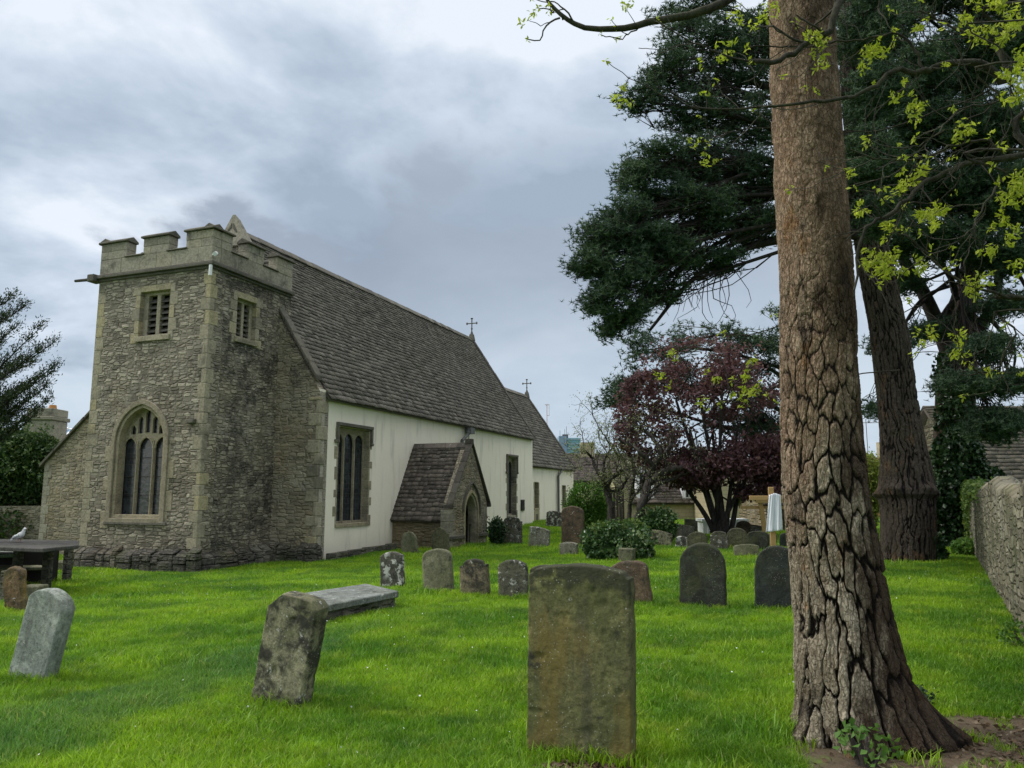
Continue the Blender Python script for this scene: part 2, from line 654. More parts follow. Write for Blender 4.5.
def ashlar(name, c0=(.30, .265, .185), c1=(.20, .185, .145), dark=.35, seed=0, yel=.3):
    m_, t, b = new_mat(name)
    ob = t.coord('Object')
    uv = t.coord('UV')
    n = t.noise(ob, 1.6, 5, .6)
    col = t.mix(n, c0, c1)
    tint = t.attr('tint')
    col = t.mix(t.m('MULTIPLY', t.smooth(tint, .5, 1.0), yel), col, (.42, .36, .20))
    col = t.mix(t.m('MULTIPLY', t.smooth(tint, .5, .0), .5), col, (.17, .155, .12))
    f = t.noise(uv, 16, 7, .7)
    col = t.mix(t.m('MULTIPLY', t.smooth(f, .42, .62), .6), col, t.vm('MULTIPLY', col, (.5, .48, .44)))
    m2 = t.noise(t.vm('ADD', ob, (9, seed, 1)), 5, 6, .7)
    col = t.mix(t.m('MULTIPLY', t.smooth(m2, .5, .62), .5), col, t.vm('MULTIPLY', col, (.55, .55, .5)))
    st = t.noise(t.vm('ADD', ob, (seed, 2, 7)), .9, 8, .7, .4)
    col = t.mix(t.m('MULTIPLY', t.smooth(st, .5, .66), dark), col, (.06, .058, .05))
    lk = t.smooth(t.noise(t.vm('ADD', uv, (3, 3, seed)), 17, 3, .6), .66, .72)
    col = t.mix(t.m('MULTIPLY', lk, .4), col, (.5, .49, .42))
    t.put(b.inputs['Base Color'], col)
    t.put(b.inputs['Normal'], t.bump(t.m('ADD', f, t.m('MULTIPLY', st, .6)), .6, .02))
    return m_


def slates(name, c=((.072, .065, .055), (.118, .107, .09), (.175, .16, .135)), lichen=.3, moss=.15, pale=.25):
    m_, t, b = new_mat(name)
    ob = t.coord('Object')
    tint = t.attr('tint')
    col = t.ramp(tint, [(0, c[0]), (.5, c[1]), (1, c[2])])
    f = t.noise(ob, 14, 6, .7)
    col = t.mix(t.m('MULTIPLY', t.smooth(f, .35, .7), .45), col, t.vm('MULTIPLY', col, (1.7, 1.65, 1.5)))
    big = t.noise(ob, .45, 5, .6)
    col = t.mix(t.m('MULTIPLY', t.smooth(big, .5, .68), pale), col, (.16, .145, .115))
    col = t.mix(t.m('MULTIPLY', t.smooth(t.noise(t.vm('ADD', ob, (5, 1, 2)), .8, 6, .7), .52, .64), moss), col, (.075, .08, .03))
    lk = t.smooth(t.noise(t.vm('ADD', ob, (1, 3, 2)), 9, 4, .75), .60, .68)
    col = t.mix(t.m('MULTIPLY', lk, lichen), col, (.42, .42, .37))
    t.put(b.inputs['Base Color'], col)
    t.put(b.inputs['Normal'], t.bump(f, .7, .012))
    b.inputs['Roughness'].default_value = .85
    return m_


PAL_W = [(.14, .126, .095), (.38, .34, .26), (.23, .203, .155), (.47, .425, .325), (.30, .265, .20), (.17, .153, .12), (.41, .365, .27)]
PAL_S = [(.17, .145, .105), (.33, .285, .20), (.22, .19, .14), (.38, .33, .235), (.27, .232, .165), (.19, .168, .13), (.34, .29, .20)]
M = {}
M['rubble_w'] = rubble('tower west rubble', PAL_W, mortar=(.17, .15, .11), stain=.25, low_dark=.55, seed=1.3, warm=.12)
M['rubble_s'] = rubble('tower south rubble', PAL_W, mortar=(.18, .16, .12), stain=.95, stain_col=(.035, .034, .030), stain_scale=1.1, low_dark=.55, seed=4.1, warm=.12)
M['rubble_n'] = rubble('nave west rubble', PAL_S, stain=.15, sx=3.6, sy=10, mortar=(.34, .30, .22), low_dark=.3, seed=7.7, warm=.4)
M['rubble_p'] = rubble('porch rubble', PAL_S, stain=.25, sx=4.4, sy=9, seed=2.2, warm=.35)
M['rubble_pw'] = rubble('porch west rubble', [(.17, .125, .075), (.26, .20, .125), (.21, .16, .1), (.30, .235, .15)], mortar=(.24, .19, .125), stain=.25, sx=2.8, sy=10, seed=3.2, warm=.5, low_dark=.3)
M['rubble_b'] = rubble('boundary rubble', [(.095, .09, .062), (.22, .20, .14), (.15, .14, .095), (.30, .275, .20), (.18, .17, .12)], mortar=(.12, .11, .08), stain=.1, sx=2.6, sy=9, seed=9.2, moss=.45, warm=.1)
M['plinth'] = rubble('plinth stone', [(.05, .047, .04), (.13, .12, .098), (.08, .075, .062), (.17, .155, .12)], stain=.6, sx=3.6, sy=9, seed=5.5, moss=.35, mortar=(.10, .095, .08))
M['ashlar'] = ashlar('buff ashlar', (.42, .375, .27), (.30, .27, .20), dark=.6, yel=.6)
M['ashlar_dk'] = ashlar('weathered ashlar', (.40, .37, .29), (.24, .225, .18), dark=.8, seed=3, yel=.15)
M['coping'] = ashlar('lichened coping', (.16, .15, .12), (.09, .085, .072), dark=.6, seed=6, yel=.05)
M['coping_dk'] = ashlar('dark coping', (.095, .085, .07), (.06, .055, .048), dark=.5, seed=8, yel=.02)
M['ashlar_hoar'] = ashlar('honey ashlar', (.42, .365, .26), (.31, .27, .195), dark=.4, seed=9, yel=.2)
M['slate'] = slates('stone slates')
M['slate_porch'] = slates('porch slates', ((.058, .050, .045), (.10, .084, .073), (.14, .118, .102)), lichen=.6, moss=.15, pale=.2)
M['slate_far'] = slates('cottage tiles', ((.06, .05, .043), (.085, .07, .06), (.11, .095, .08)), lichen=.1, moss=.3)
M['slate_barn'] = slates('barn slates', ((.06, .055, .045), (.085, .077, .062), (.115, .105, .085)), lichen=.2, moss=.4)


def render_wall():
    m_, t, b = new_mat('lime render')
    ob = t.coord('Object')
    n = t.noise(ob, 1.3, 5, .6)
    col = t.mix(n, (.84, .765, .63), (.90, .83, .70))
    # faint run marks and damp foot
    st = t.noise(t.vm('MULTIPLY', ob, (2.2, 2.2, .25)), 1.6, 6, .65)
    col = t.mix(t.m('MULTIPLY', t.smooth(st, .50, .72), .6), col, (.50, .475, .40))
    z = t.sep(ob)[2]
    g = t.m('SUBTRACT', 1.0, t.smooth(t.m('ADD', z, t.m('MULTIPLY', n, .6)), .45, 1.3))
    col = t.mix(t.m('MULTIPLY', g, .35), col, (.42, .40, .33))
    t.put(b.inputs['Base Color'], col)
    t.put(b.inputs['Normal'], t.bump(t.noise(ob, 5, 6, .6), .35, .03))
    return m_


M['render'] = render_wall()


def lead_glass():
    m_, t, b = new_mat('leaded glass')
    uv = t.coord('UV')
    s = t.sep(t.vm('MULTIPLY', uv, (9, 6.5, 1)))
    fx = t.m('FRACT', s[0])
    fy = t.m('FRACT', s[1])
    ln = t.m('MAXIMUM', t.m('LESS_THAN', fx, .1), t.m('LESS_THAN', fy, .08))
    cell = t.vor(t.vm('MULTIPLY', uv, (9, 6.5, 1)), 1, 'F1', 'Color')
    col = t.mix(t.sep(cell)[0], (.010, .013, .017), (.035, .045, .055))
    col = t.mix(ln, col, (.05, .05, .05))
    t.put(b.inputs['Base Color'], col)
    b.inputs['Roughness'].default_value = .22
    b.inputs['Specular IOR Level'].default_value = .5
    t.put(b.inputs['Normal'], t.bump(t.noise(uv, 8, 2), .3, .02))
    return m_


M['glass'] = lead_glass()
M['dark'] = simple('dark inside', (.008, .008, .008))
M['louvre'] = simple('louvre slate', (.075, .07, .06), .9)
M['iron'] = simple('dark iron', (.03, .028, .026), .5, metal=.4)
M['lead'] = simple('lead pipe', (.10, .10, .10), .55)
M['plastic'] = simple('white plastic', (.72, .72, .72), .4)
M['wood'] = simple('weathered timber', (.10, .075, .05), .85, .3, 12)
M['paint'] = simple('white paint', (.72, .73, .74), .5, .06)
M['glass_far'] = simple('window glass', (.03, .035, .04), .15, .2)


# ------------------------------------------------------------------ the ground
def build_ground():
    xs = np.concatenate([[-900, -400, -200, -110, -70, -50, -40], np.arange(-32, -9.9, .8), np.arange(-9.6, 14.01, .2), np.arange(14.8, 34, 1.2), [40, 50, 70, 110, 200, 400, 900]])
    ys = np.concatenate([[-60, -20, -8, -3], np.arange(0, 2, .5), np.arange(2, 22, .18), np.arange(22, 50, .5), np.arange(52, 80, 3), [90, 110, 140, 180, 250, 400, 700, 1200, 2200]])
    gx, gy = np.meshgrid(xs, ys)
    gzv = ground_z(gx, gy)
    P = np.stack([gx.ravel(), gy.ravel(), gzv.ravel()], 1)
    near = (P[:, 1] < 24) & (P[:, 1] > 1)
    P[near, 2] += .012 * fbm(P[near] * np.array([2.2, 2.2, 0]), 3, 5)
    nx, ny = len(xs), len(ys)
    i = np.arange(ny - 1)[:, None]
    j = np.arange(nx - 1)[None]
    q = np.stack([i * nx + j, i * nx + j + 1, (i + 1) * nx + j + 1, (i + 1) * nx + j], -1).reshape(-1, 4)
    m_, t, b = new_mat('lawn soil')
    ob = t.coord('Object')
    n = t.noise(ob, 1.1, 6, .65)
    f = t.noise(ob, 18, 5, .7)
    col = t.mix(f, (.045, .12, .008), (.11, .22, .014))
    col = t.mix(t.m('MULTIPLY', t.smooth(n, .5, .68), .4), col, (.15, .21, .03))
    # bare earth under the pine, ragged edge
    x, y, z = t.sep(ob)
    dx = t.m('SUBTRACT', x, 4.6)
    dy = t.m('SUBTRACT', y, 4.3)
    d = t.m('SQRT', t.m('ADD', t.m('MULTIPLY', t.m('MULTIPLY', dx, dx), .42), t.m('MULTIPLY', dy, dy)))
    e = t.m('SUBTRACT', 1.0, t.smooth(t.m('ADD', d, t.m('MULTIPLY', t.m('SUBTRACT', t.noise(ob, 2.2, 6, .7), .5), 1.6)), 1.85, 2.3))
    earth = t.mix(t.noise(ob, 26, 6, .75), (.045, .032, .02), (.16, .12, .08))
    col = t.mix(e, col, earth)
    # bare strip at the foot of the big stone
    dx = t.m('SUBTRACT', x, .45)
    dy = t.m('SUBTRACT', y, 4.75)
    d = t.m('SQRT', t.m('ADD', t.m('MULTIPLY', t.m('MULTIPLY', dx, dx), .25), t.m('MULTIPLY', dy, dy)))
    e2 = t.m('SUBTRACT', 1.0, t.smooth(t.m('ADD', d, t.m('MULTIPLY', t.m('SUBTRACT', f, .5), .3)), .16, .3))
    col = t.mix(e2, col, earth)
    far = t.smooth(y, 75, 95)
    col = t.mix(far, col, (.07, .09, .05))
    t.put(b.inputs['Base Color'], col)
    t.put(b.inputs['Normal'], t.bump(f, .8, .03))
    o = np_mesh('ground', P, q.ravel(), np.full(len(q), 4), m_, smooth=True)
    tag(o, kind='structure')


build_ground()

# ------------------------------------------------------------------ the church
CH_A = R(20.66)
CO = at(194.5, 575, 19.6)
church = empty('church', CO, R(90) - CH_A, 'old stone church with a low battlemented tower, white rendered nave and stone slate roof', 'church')


def cpt(u, y, z):
    """church local -> world"""
    e = Vector((math.sin(CH_A), math.cos(CH_A), 0))
    n = Vector((-math.cos(CH_A), math.sin(CH_A), 0))
    return CO + e * u + n * y + Vector((0, 0, z))


def SF(y0):  # south-facing plane: h = u, d goes north (into the wall)
    return lambda h, z, d: (h, y0 + d, z)


def WF(u0):  # west-facing plane: h = y, d goes east
    return lambda h, z, d: (u0 + d, h, z)


def rect(h0, h1, z0, z1):
    return [(h0, z0), (h1, z0), (h1, z1), (h0, z1)]


def gothic(h0, h1, z0, zs, rise, n=8):
    w = (h1 - h0) / 2
    hc = (h0 + h1) / 2
    Rr = (w * w + rise * rise) / (2 * w)
    pts = [(h0, z0), (h1, z0)]
    # right arc: centre at (h1-Rr, zs)
    aa = math.atan2(rise, hc - (h1 - Rr))
    for i in range(n + 1):
        a = aa * i / n
        pts.append((h1 - Rr + Rr * math.cos(a), zs + Rr * math.sin(a)))
    for i in range(n - 1, -1, -1):
        a = aa * i / n
        pts.append((h0 + Rr - Rr * math.cos(a), zs + Rr * math.sin(a)))
    return pts


def grow_outline(pts, g):
    """offset a convex-ish outline outward by g"""
    n = len(pts)
    area = sum(pts[i][0] * pts[(i + 1) % n][1] - pts[(i + 1) % n][0] * pts[i][1] for i in range(n))
    sgn = 1 if area > 0 else -1
    out = []
    for i in range(n):
        p0, p1, p2 = Vector(pts[i - 1]), Vector(pts[i]), Vector(pts[(i + 1) % n])
        a = (p1 - p0)
        b_ = (p2 - p1)
        a = a.normalized() if a.length > 1e-7 else b_.normalized()
        b_ = b_.normalized() if b_.length > 1e-7 else a
        na = Vector((a.y, -a.x)) * sgn
        nb = Vector((b_.y, -b_.x)) * sgn
        k = (na + nb)
        k = k / max(.35, k.length_squared) * 2 if k.length > 1e-6 else na
        out.append((p1.x + k.x * g, p1.y + k.y * g))
    return out


TW, TL, TLU = 3.95, 3.0, 3.36         # tower width (N-S), length at ground, length above the roof
STR = 8.0
rngp = random.Random(11)

west_win = gothic(1.2, 2.92, 1.36, 3.36, 1.0)
# tower body
mb = MB()
bel_w = rect(1.32, 2.42, 6.2, 7.46)
bel_s = rect(1.0, 1.84, 6.24, 7.36)
mb.prism(rect(0, TW, -.4, STR), WF(0), 0, .5, [west_win, bel_w], mi=0)
mb.prism(rect(0.5, TLU, -.4, STR), SF(0.0), 0, .4, [bel_s], mi=1)
mb.poly([(0, 0, -.4), (.5, 0, -.4), (.5, 0, STR), (0, 0, STR)], mi=1)
mb.poly([(0, TW, -.4), (TLU, TW, -.4), (TLU, TW, STR), (0, TW, STR)], mi=0)
mb.poly([(TLU, 0, 2), (TLU, TW, 2), (TLU, TW, STR), (TLU, 0, STR)], mi=0)
mb.build('tower_wall', [M['rubble_w'], M['rubble_s']], church, recalc=True)

# plinth of big rough blocks with a sloped top
mb = MB()
def plinth_run(a, b, axis, fixed, out, z1, zb=-.5, dz=.13):
    p = a
    while p < b - .05:
        L = min(rngp.uniform(.2, .5), b - p)
        o1 = out + rngp.uniform(-.03, .03)
        t1 = z1 + rngp.uniform(-.07, .06)
        for (za, zc) in ((zb, t1 - dz - .17), (t1 - dz - .17, t1 - dz)):
            j = rngp.uniform(-.02, .03)
            if axis == 'u':
                mb.box(p, p + L - .012, fixed - o1 - j, fixed, za, zc - .01, 0, rngp.random())
            else:
                mb.box(fixed - o1 - j, fixed, p, p + L - .012, za, zc - .01, 0, rngp.random())
        if axis == 'u':
            mb.hexa([(p, fixed - o1, t1 - dz), (p + L - .01, fixed - o1, t1 - dz), (p + L - .01, fixed, t1 - dz), (p, fixed, t1 - dz),
                     (p, fixed - .03, t1), (p + L - .01, fixed - .03, t1), (p + L - .01, fixed, t1), (p, fixed, t1)], 0, rngp.random())
        else:
            mb.hexa([(fixed - o1, p, t1 - dz), (fixed, p, t1 - dz), (fixed, p + L - .01, t1 - dz), (fixed - o1, p + L - .01, t1 - dz),
                     (fixed - .03, p, t1), (fixed, p, t1), (fixed, p + L - .01, t1), (fixed - .03, p + L - .01, t1)], 0, rngp.random())
        p += L
plinth_run(-.22, TW + .25, 'y', 0.0, .22, .62)
plinth_run(-.0, 2.66, 'u', 0.0, .22, .58)
plinth_run(-1.62, -.24, 'y', 2.87, .2, .60)
plinth_run(2.87, 3.1, 'u', -1.5, .12, .55)
mb.build('plinth', M['plinth'], church, bevel=.025, rough=.012)

# quoins at tower corners (thin proud blocks)
mb = MB()
def quoins(cu, cy, su, sy, z0, z1, lo=.22, hi=.42, hmin=.26, hmax=.4, pr=.008):
    """corner at (cu,cy); blocks run su along u and sy along y"""
    z = z0
    k = 0
    while z < z1 - .05:
        h = min(rngp.uniform(hmin, hmax), z1 - z)
        a, b_ = (hi, lo) if k % 2 else (lo, hi)
        a *= rngp.uniform(.8, 1.1)
        b_ *= rngp.uniform(.8, 1.1)
        u0, u1 = sorted((cu - su * pr, cu + su * a))
        y0, y1 = sorted((cy - sy * pr, cy + sy * b_))
        mb.box(u0, u1, y0, y1, z, z + h - .008, 0, .98 if rngp.random() < .18 else .25 + .3 * rngp.random())
        z += h
        k += 1
quoins(0, 0, 1, 1, .62, STR - .15, lo=.16, hi=.30)
mb.build('quoins', M['ashlar'], church, bevel=.012)
mb = MB()
quoins(0, TW, 1, -1, .62, STR - .15, lo=.24, hi=.36)
mb.build('quoins', M['ashlar'], church, bevel=.012)
mb = MB()
quoins(2.87, -1.5, 1, 1, .5, 4.75, lo=.10, hi=.38, pr=.024)
mb.build('quoins', M['ashlar'], church, bevel=.015)

# string course
mb = MB()
for (z0, z1, o_) in ((STR - .12, STR - .05, .05), (STR - .05, STR + .03, .13), (STR + .03, STR + .08, .07)):
    mb.box(-o_, TLU + .02, -o_, TW + o_, z0, z1 - .001)
mb.build('string_course', M['coping'], church, bevel=.012)

# battlements
PT = .3
mb = MB()
cp = MB()
ZB0, ZE, ZM = STR + .08, 8.5, 8.96
def pw(a, b_, side, z0, z1):
    """a piece of parapet wall"""
    if side == 'W': return (-.02, PT, a, b_, z0, z1)
    if side == 'S': return (a, b_, -.02, PT, z0, z1)
    if side == 'N': return (a, b_, TW - PT, TW + .02, z0, z1)
    return (TLU - PT, TLU, a, b_, z0, z1)
def blocks(a, b_, side, z0, z1):
    """dressed blocks making up a parapet length"""
    nrow = max(1, round((z1 - z0) / .3))
    for r_ in range(nrow):
        za, zb = z0 + (z1 - z0) * r_ / nrow, z0 + (z1 - z0) * (r_ + 1) / nrow
        p = a
        while p < b_ - .02:
            L = rngp.uniform(.35, .7)
            if b_ - p - L < .18: L = b_ - p
            x = pw(p, min(b_, p + L), side, za, zb)
            j = rngp.uniform(0, .008)
            mb.box(x[0] - j, x[1] + j, x[2] - j, x[3] + j, x[4], x[5], 0, rngp.random())
            p += L
def cap(a, b_, side, z, h=.15, o_=.07):
    """weathered coping: slopes up from the outside"""
    x = pw(a - o_ * .8, b_ + o_ * .8, side, z, z + h)
    if side in 'WE':
        s_ = -1 if side == 'W' else 1
        xo, xi = (x[0] - o_, x[1] + .03) if side == 'W' else (x[1] + o_, x[0] - .03)
        xm = (x[0] + x[1]) / 2
        out = [(xo, z), (xi, z), (xi, z + h * .35), (xm, z + h), (xo, z + h * .3)]
        v = [(q[0], x[2], q[1]) for q in out] + [(q[0], x[3], q[1]) for q in out]
    else:
        yo, yi = (x[2] - o_, x[3] + .03) if side == 'S' else (x[3] + o_, x[2] - .03)
        ym = (x[2] + x[3]) / 2
        out = [(yo, z), (yi, z), (yi, z + h * .35), (ym, z + h), (yo, z + h * .3)]
        v = [(x[0], q[0], q[1]) for q in out] + [(x[1], q[0], q[1]) for q in out]
    cp.raw(v, [(0, 1, 2, 3, 4), (9, 8, 7, 6, 5)] + [(i, (i + 1) % 5, (i + 1) % 5 + 5, i + 5) for i in range(5)], 0, rngp.random())
for side, mer, e0, e1 in (('W', [(0, .9), (1.5, 2.4), (3.0, TW)], 0, TW),
                          ('S', [(PT, .70), (1.30, 2.02), (2.62, TLU)], PT, TLU),
                          ('N', [(PT, .70), (1.30, 2.02), (2.62, TLU)], PT, TLU),
                          ('E', [(PT, .9), (1.5, 2.4), (3.0, TW - PT)], PT, TW - PT)):
    blocks(e0, e1, side, ZB0, ZE)
    for a, b_ in mer:
        blocks(a, b_, side, ZE, ZM)
    prev = e0
    for a, b_ in mer:
        if a > prev + .05:
            cap(prev, a, side, ZE, .12, .05)
        prev = b_
    if prev < e1 - .05: cap(prev, e1, side, ZE, .12, .05)
    for a, b_ in mer:
        aa = -.0 if (side in 'SN' and a == PT) else a
        cap(aa, b_, side, ZM, .17, .07)
bt = mb.build('battlement', M['ashlar_dk'], church, bevel=.012)
cp.build('coping', M['coping'], bt, bevel=.012, merge=False)
mb = MB()
mb.box(.2, TLU - .2, .2, TW - .2, STR - .1, STR + .15)
mb.build('tower_roof', M['lead'], church)

# belfry windows: dressed surround, mullion, louvres
def belfry(fn, h0, h1, z0, z1, name='belfry_window', lou=6):
    f = MB()
    rg = random.Random(int(h0 * 100))
    # long-and-short surround
    z = z0 - .17
    k = 0
    while z < z1 + .14:
        hh = min(rg.uniform(.22, .36), z1 + .16 - z)
        for s_ in (-1, 1):
            w = (.24 if (k + (s_ > 0)) % 2 else .13)
            a, b_ = (h0 - w, h0 + .03) if s_ < 0 else (h1 - .03, h1 + w)
            f.prism(rect(a, b_, z, z + hh - .01), fn, -.012, .3, tint=rg.random())
        z += hh
        k += 1
    f.prism(rect(h0 + .03, h1 - .03, z1 - .02, z1 + .15), fn, -.013, .3, tint=.8)
    f.prism([(h0 - .05, z0 - .14), (h1 + .05, z0 - .14), (h1 + .05, z0 + .0), (h0 - .05, z0 + .0)], fn, -.06, .3, tint=.6)
    # inner frame with two lights
    hc = (h0 + h1) / 2
    w = (h1 - h0)
    l1 = rect(h0 + .17 * w, hc - .06 * w, z0 + .07, z1 - .1)
    l2 = rect(hc + .06 * w, h1 - .17 * w, z0 + .07, z1 - .1)
    f.prism(rect(h0 + .025, h1 - .025, z0 + .005, z1 - .005), fn, .13, .27, [l1, l2], tint=.4)
    fo = f.build(name, M['ashlar'], church, bevel=.008)
    l = MB()
    for L in (l1, l2):
        a, b_ = L[0][0], L[1][0]
        for i in range(lou):
            z = z0 + .12 + (z1 - z0 - .28) * (i + .5) / lou
            v = [fn(a, z - .07, .15), fn(b_, z - .07, .15), fn(b_, z + .06, .29), fn(a, z + .06, .29),
                 fn(a, z - .04, .15), fn(b_, z - .04, .15), fn(b_, z + .09, .29), fn(a, z + .09, .29)]
            l.hexa(v, 0, rg.random())
    l.build('louvres', M['louvre'], fo)
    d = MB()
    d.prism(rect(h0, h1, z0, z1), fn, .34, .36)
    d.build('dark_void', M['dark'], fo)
belfry(WF(0), 1.32, 2.42, 6.2, 7.46)
belfry(SF(0), 1.0, 1.84, 6.24, 7.36)

# west window: arched surround, three lights and tracery
fn = WF(0)
f = MB()
f.prism(grow_outline(west_win, .13), fn, -.05, .01, [grow_outline(west_win, -.005)], tint=.25)
# splayed jamb
f.prism(grow_outline(west_win, .003), fn, .01, .26, [grow_outline(west_win, -.10)], tint=.85)
rg = random.Random(5)
z = 1.1
k = 0
while z < 3.35:
    hh = rg.uniform(.3, .55)
    w_ = .33 if k % 2 else .2
    f.prism(rect(1.2 - w_, 1.2 - .06, z, min(3.4, z + hh) - .01), fn, -.012, .1, tint=rg.random() * .6 + .2)
    w_ = .2 if k % 2 else .34
    f.prism(rect(2.92 + .06, 2.92 + w_, z, min(3.4, z + hh) - .01), fn, -.012, .1, tint=rg.random() * .6 + .2)
    z += hh
    k += 1
ww = f.build('west_window', M['ashlar_hoar'], church, bevel=.01)
s_ = MB()
s_.raw([fn(.98, 1.20, -.06), fn(3.12, 1.20, -.06), fn(3.12, 1.20, .2), fn(.98, 1.20, .2), fn(1.0, 1.27, -.05), fn(3.1, 1.27, -.05), fn(3.0, 1.42, .22), fn(1.1, 1.42, .22)],
       [(0, 3, 2, 1), (4, 5, 6, 7), (0, 1, 5, 4), (1, 2, 6, 5), (2, 3, 7, 6), (3, 0, 4, 7)], 0, .5)
s_.build('sill', M['coping'], ww, bevel=.01)
t_ = MB()
inner = grow_outline(west_win, -.085)
lights = []
h0, h1 = 1.255, 2.855
mw = .05
lw = (h1 - h0 - 2 * mw) / 3
for i in range(3):
    a = h0 + .02 + i * (lw + mw)
    lights.append(gothic(a - .015, a + lw - .01, 1.45, 3.20, .32, 5))
# upper panel lights
for hc, zb, zt in ((1.575, 3.58, 3.80), (1.80, 3.60, 4.02), (2.05, 3.62, 4.20), (2.30, 3.60, 4.03), (2.545, 3.58, 3.80)):
    lights.append(gothic(hc - .085, hc + .085, zb, zt - .1, .13, 3))
t_.prism(inner, fn, .215, .27, lights, tint=.6)
for hc in (h0 + .02 + lw + mw / 2, h0 + .02 + 2 * lw + 1.5 * mw):
    t_.box(.185, .215, hc - .014, hc + .014, 1.45, 3.4, 0, .7)
for i in range(3):
    a = h0 + .02 + i * (lw + mw)
    arc = gothic(a, a + lw - .03, 1.45, 3.20, .30, 5)[2:]
    for p, q in zip(arc[:-1], arc[1:]):
        t_.cyl((.205, p[0], p[1]), (.205, q[0], q[1]), .02, n=5, tint=.95)
t_.build('tracery', M['ashlar_hoar'], ww, bevel=0)
g_ = MB()
g_.prism(inner, fn, .285, .30)
g_.build('glass', M['glass'], ww)
for zq in (1.95, 2.45, 2.95):
    b_ = MB()
    b_.cyl((.275, 1.3, zq), (.275, 2.82, zq), .010, n=5)
    b_.build('glazing_bar', M['iron'], ww)

# cctv on the corner, waterspout, broken string stub
mb = MB()
mb.cyl((-.18, -.12, STR - .38), (-.18, -.12, STR - .10), .045, n=10)
mb.cyl((-.18, -.12, STR - .10), (0.0, -.0, STR - .06), .02, n=6)
mb.build('security_camera', M['plastic'], church)
mb = MB()
mb.cyl((-.12, -.22, STR + .22), (-.30, -.34, STR + .14), .05, .055, n=10)
mb.cyl((-.12, -.22, STR + .22), (0, 0, STR + .25), .025, n=6)
mb.build('security_camera', M['plastic'], church)
mb = MB()
mb.box(-.22, .1, TW + .0, TW + .25, STR - .13, STR + .08)
mb.cyl((-.1, TW + .2, STR - .04), (-.35, TW + .55, STR - .12), .05, .04, n=8)
mb.build('waterspout', M['coping'], church, bevel=.02)
mb = MB()
mb.hexa([(-.14, .22, 3.78), (.05, .22, 3.78), (.05, .45, 3.78), (-.14, .45, 3.78), (-.12, .22, 3.9), (.05, .22, 3.92), (.05, .45, 3.92), (-.12, .45, 3.9)])
mb.build('stone_bracket', M['coping'], church, bevel=.02)

# ---- nave
UW, UE = 2.87, 21.35
YS, YN, YC = -1.5, 5.3, 1.9
ZEAVE, ZR = 4.72, 10.08
SL = (ZR - ZEAVE) / (YC - (YS - .16))
def roof_z(y):
    return ZR - SL * abs(y - YC)
win1 = rect(3.86, 5.62, 1.12, 4.0)
win2 = rect(17.75, 18.95, 1.0, 3.72)
# west gable wall
mb = MB()
gab = [(YS, -.4), (YN, -.4), (YN, roof_z(YN) - .06), (YC, ZR - .06), (YS, roof_z(YS) - .06)]
mb.prism(gab, WF(UW), 0, .45, mi=0)
mb.build('gable_wall', M['rubble_n'], church)
# rendered south wall
mb = MB()
mb.prism(rect(UW + .02, UE - .02, -.4, ZEAVE + .25), SF(YS), 0, .45, [win1, win2])
mb.prism([(YS + .45, -.4), (YN, -.4), (YN, roof_z(YN) - .06), (YC, ZR - .06), (YS + .45, roof_z(YS + .45) - .06)], WF(UE - .4), 0, .4)
mb.box(UW + .1, UE - .1, YN - .4, YN, -.4, ZEAVE + .2)
mb.build('rendered_wall', M['render'], church)

rng_t = np.random.default_rng(5)
def tile_roof(name, org, along, up, L, S, mat_, parent, e0=.20, e1=.13, tw=.24, thick=.018, trim=None, gap=.004, ragged=.012, under=None):
    """courses of separate stone slates laid up a slope; trim(s, t) -> (t0, t1) range kept at height s"""
    along = np.array(along, float); up = np.array(up, float); org = np.array(org, float)
    nrm = np.cross(along, up)
    if nrm[2] < 0: nrm = -nrm
    V, Tn = [], []
    s = 0.0
    n_c = 0
    while s < S - .03:
        ex = e0 + (e1 - e0) * s / S
        t0, t1 = trim(s) if trim else (0, L)
        t = t0 + rng_t.uniform(0, tw * .6) - tw * .6
        while t < t1:
            w = tw * rng_t.uniform(.6, 1.35)
            a, b_ = max(t, t0), min(t + w, t1)
            if b_ - a > .02:
                lo = s + rng_t.normal(0, ragged)
                hi_ = min(s + ex * 1.5, S + .02)
                th = thick * rng_t.uniform(.8, 1.4)
                l0 = .012 + rng_t.uniform(0, .01)
                sag = .03 * math.sin(t * .7 + s * .3) * .5
                pts = []
                for (aa, ss, nn) in ((a, lo, l0 + .016), (b_ - gap, lo + rng_t.normal(0, .004), l0 + .016), (b_ - gap, hi_, 0), (a, hi_, 0)):
                    pts.append(org + along * aa + up * ss + nrm * (nn + sag))
                for (aa, ss, nn) in ((a, lo, l0 + .016 + th), (b_ - gap, lo, l0 + .016 + th), (b_ - gap, hi_, th * .8), (a, hi_, th * .8)):
                    pts.append(org + along * aa + up * ss + nrm * (nn + sag))
                V.append(pts)
                Tn.append(rng_t.uniform(0, 1))
            t += w
        s += ex
        n_c += 1
    V = np.array(V).reshape(-1, 3)
    n = len(Tn)
    q = np.array([(0, 3, 2, 1), (4, 5, 6, 7), (0, 1, 5, 4), (1, 2, 6, 5), (2, 3, 7, 6), (3, 0, 4, 7)])
    F_ = (np.arange(n)[:, None, None] * 8 + q[None]).reshape(-1, 4)
    # under-sheet
    base = len(V)
    if under is None:
        us = [org - nrm * .03, org + along * L - nrm * .03, org + along * L + up * S - nrm * .03, org + up * S - nrm * .03]
    else:
        us = [np.array(p) for p in under]
    us2 = [p - nrm * .05 for p in us]
    V = np.vstack([V, us, us2])
    k = len(us)
    if k == 4:
        F_ = np.vstack([F_, base + q[:, ::1]])
    o = np_mesh(name, V, F_.ravel(), np.full(len(F_), 4), mat_, parent, attrs={'tint': np.concatenate([np.repeat(Tn, 8), np.full(2 * k, .3)])})
    return o
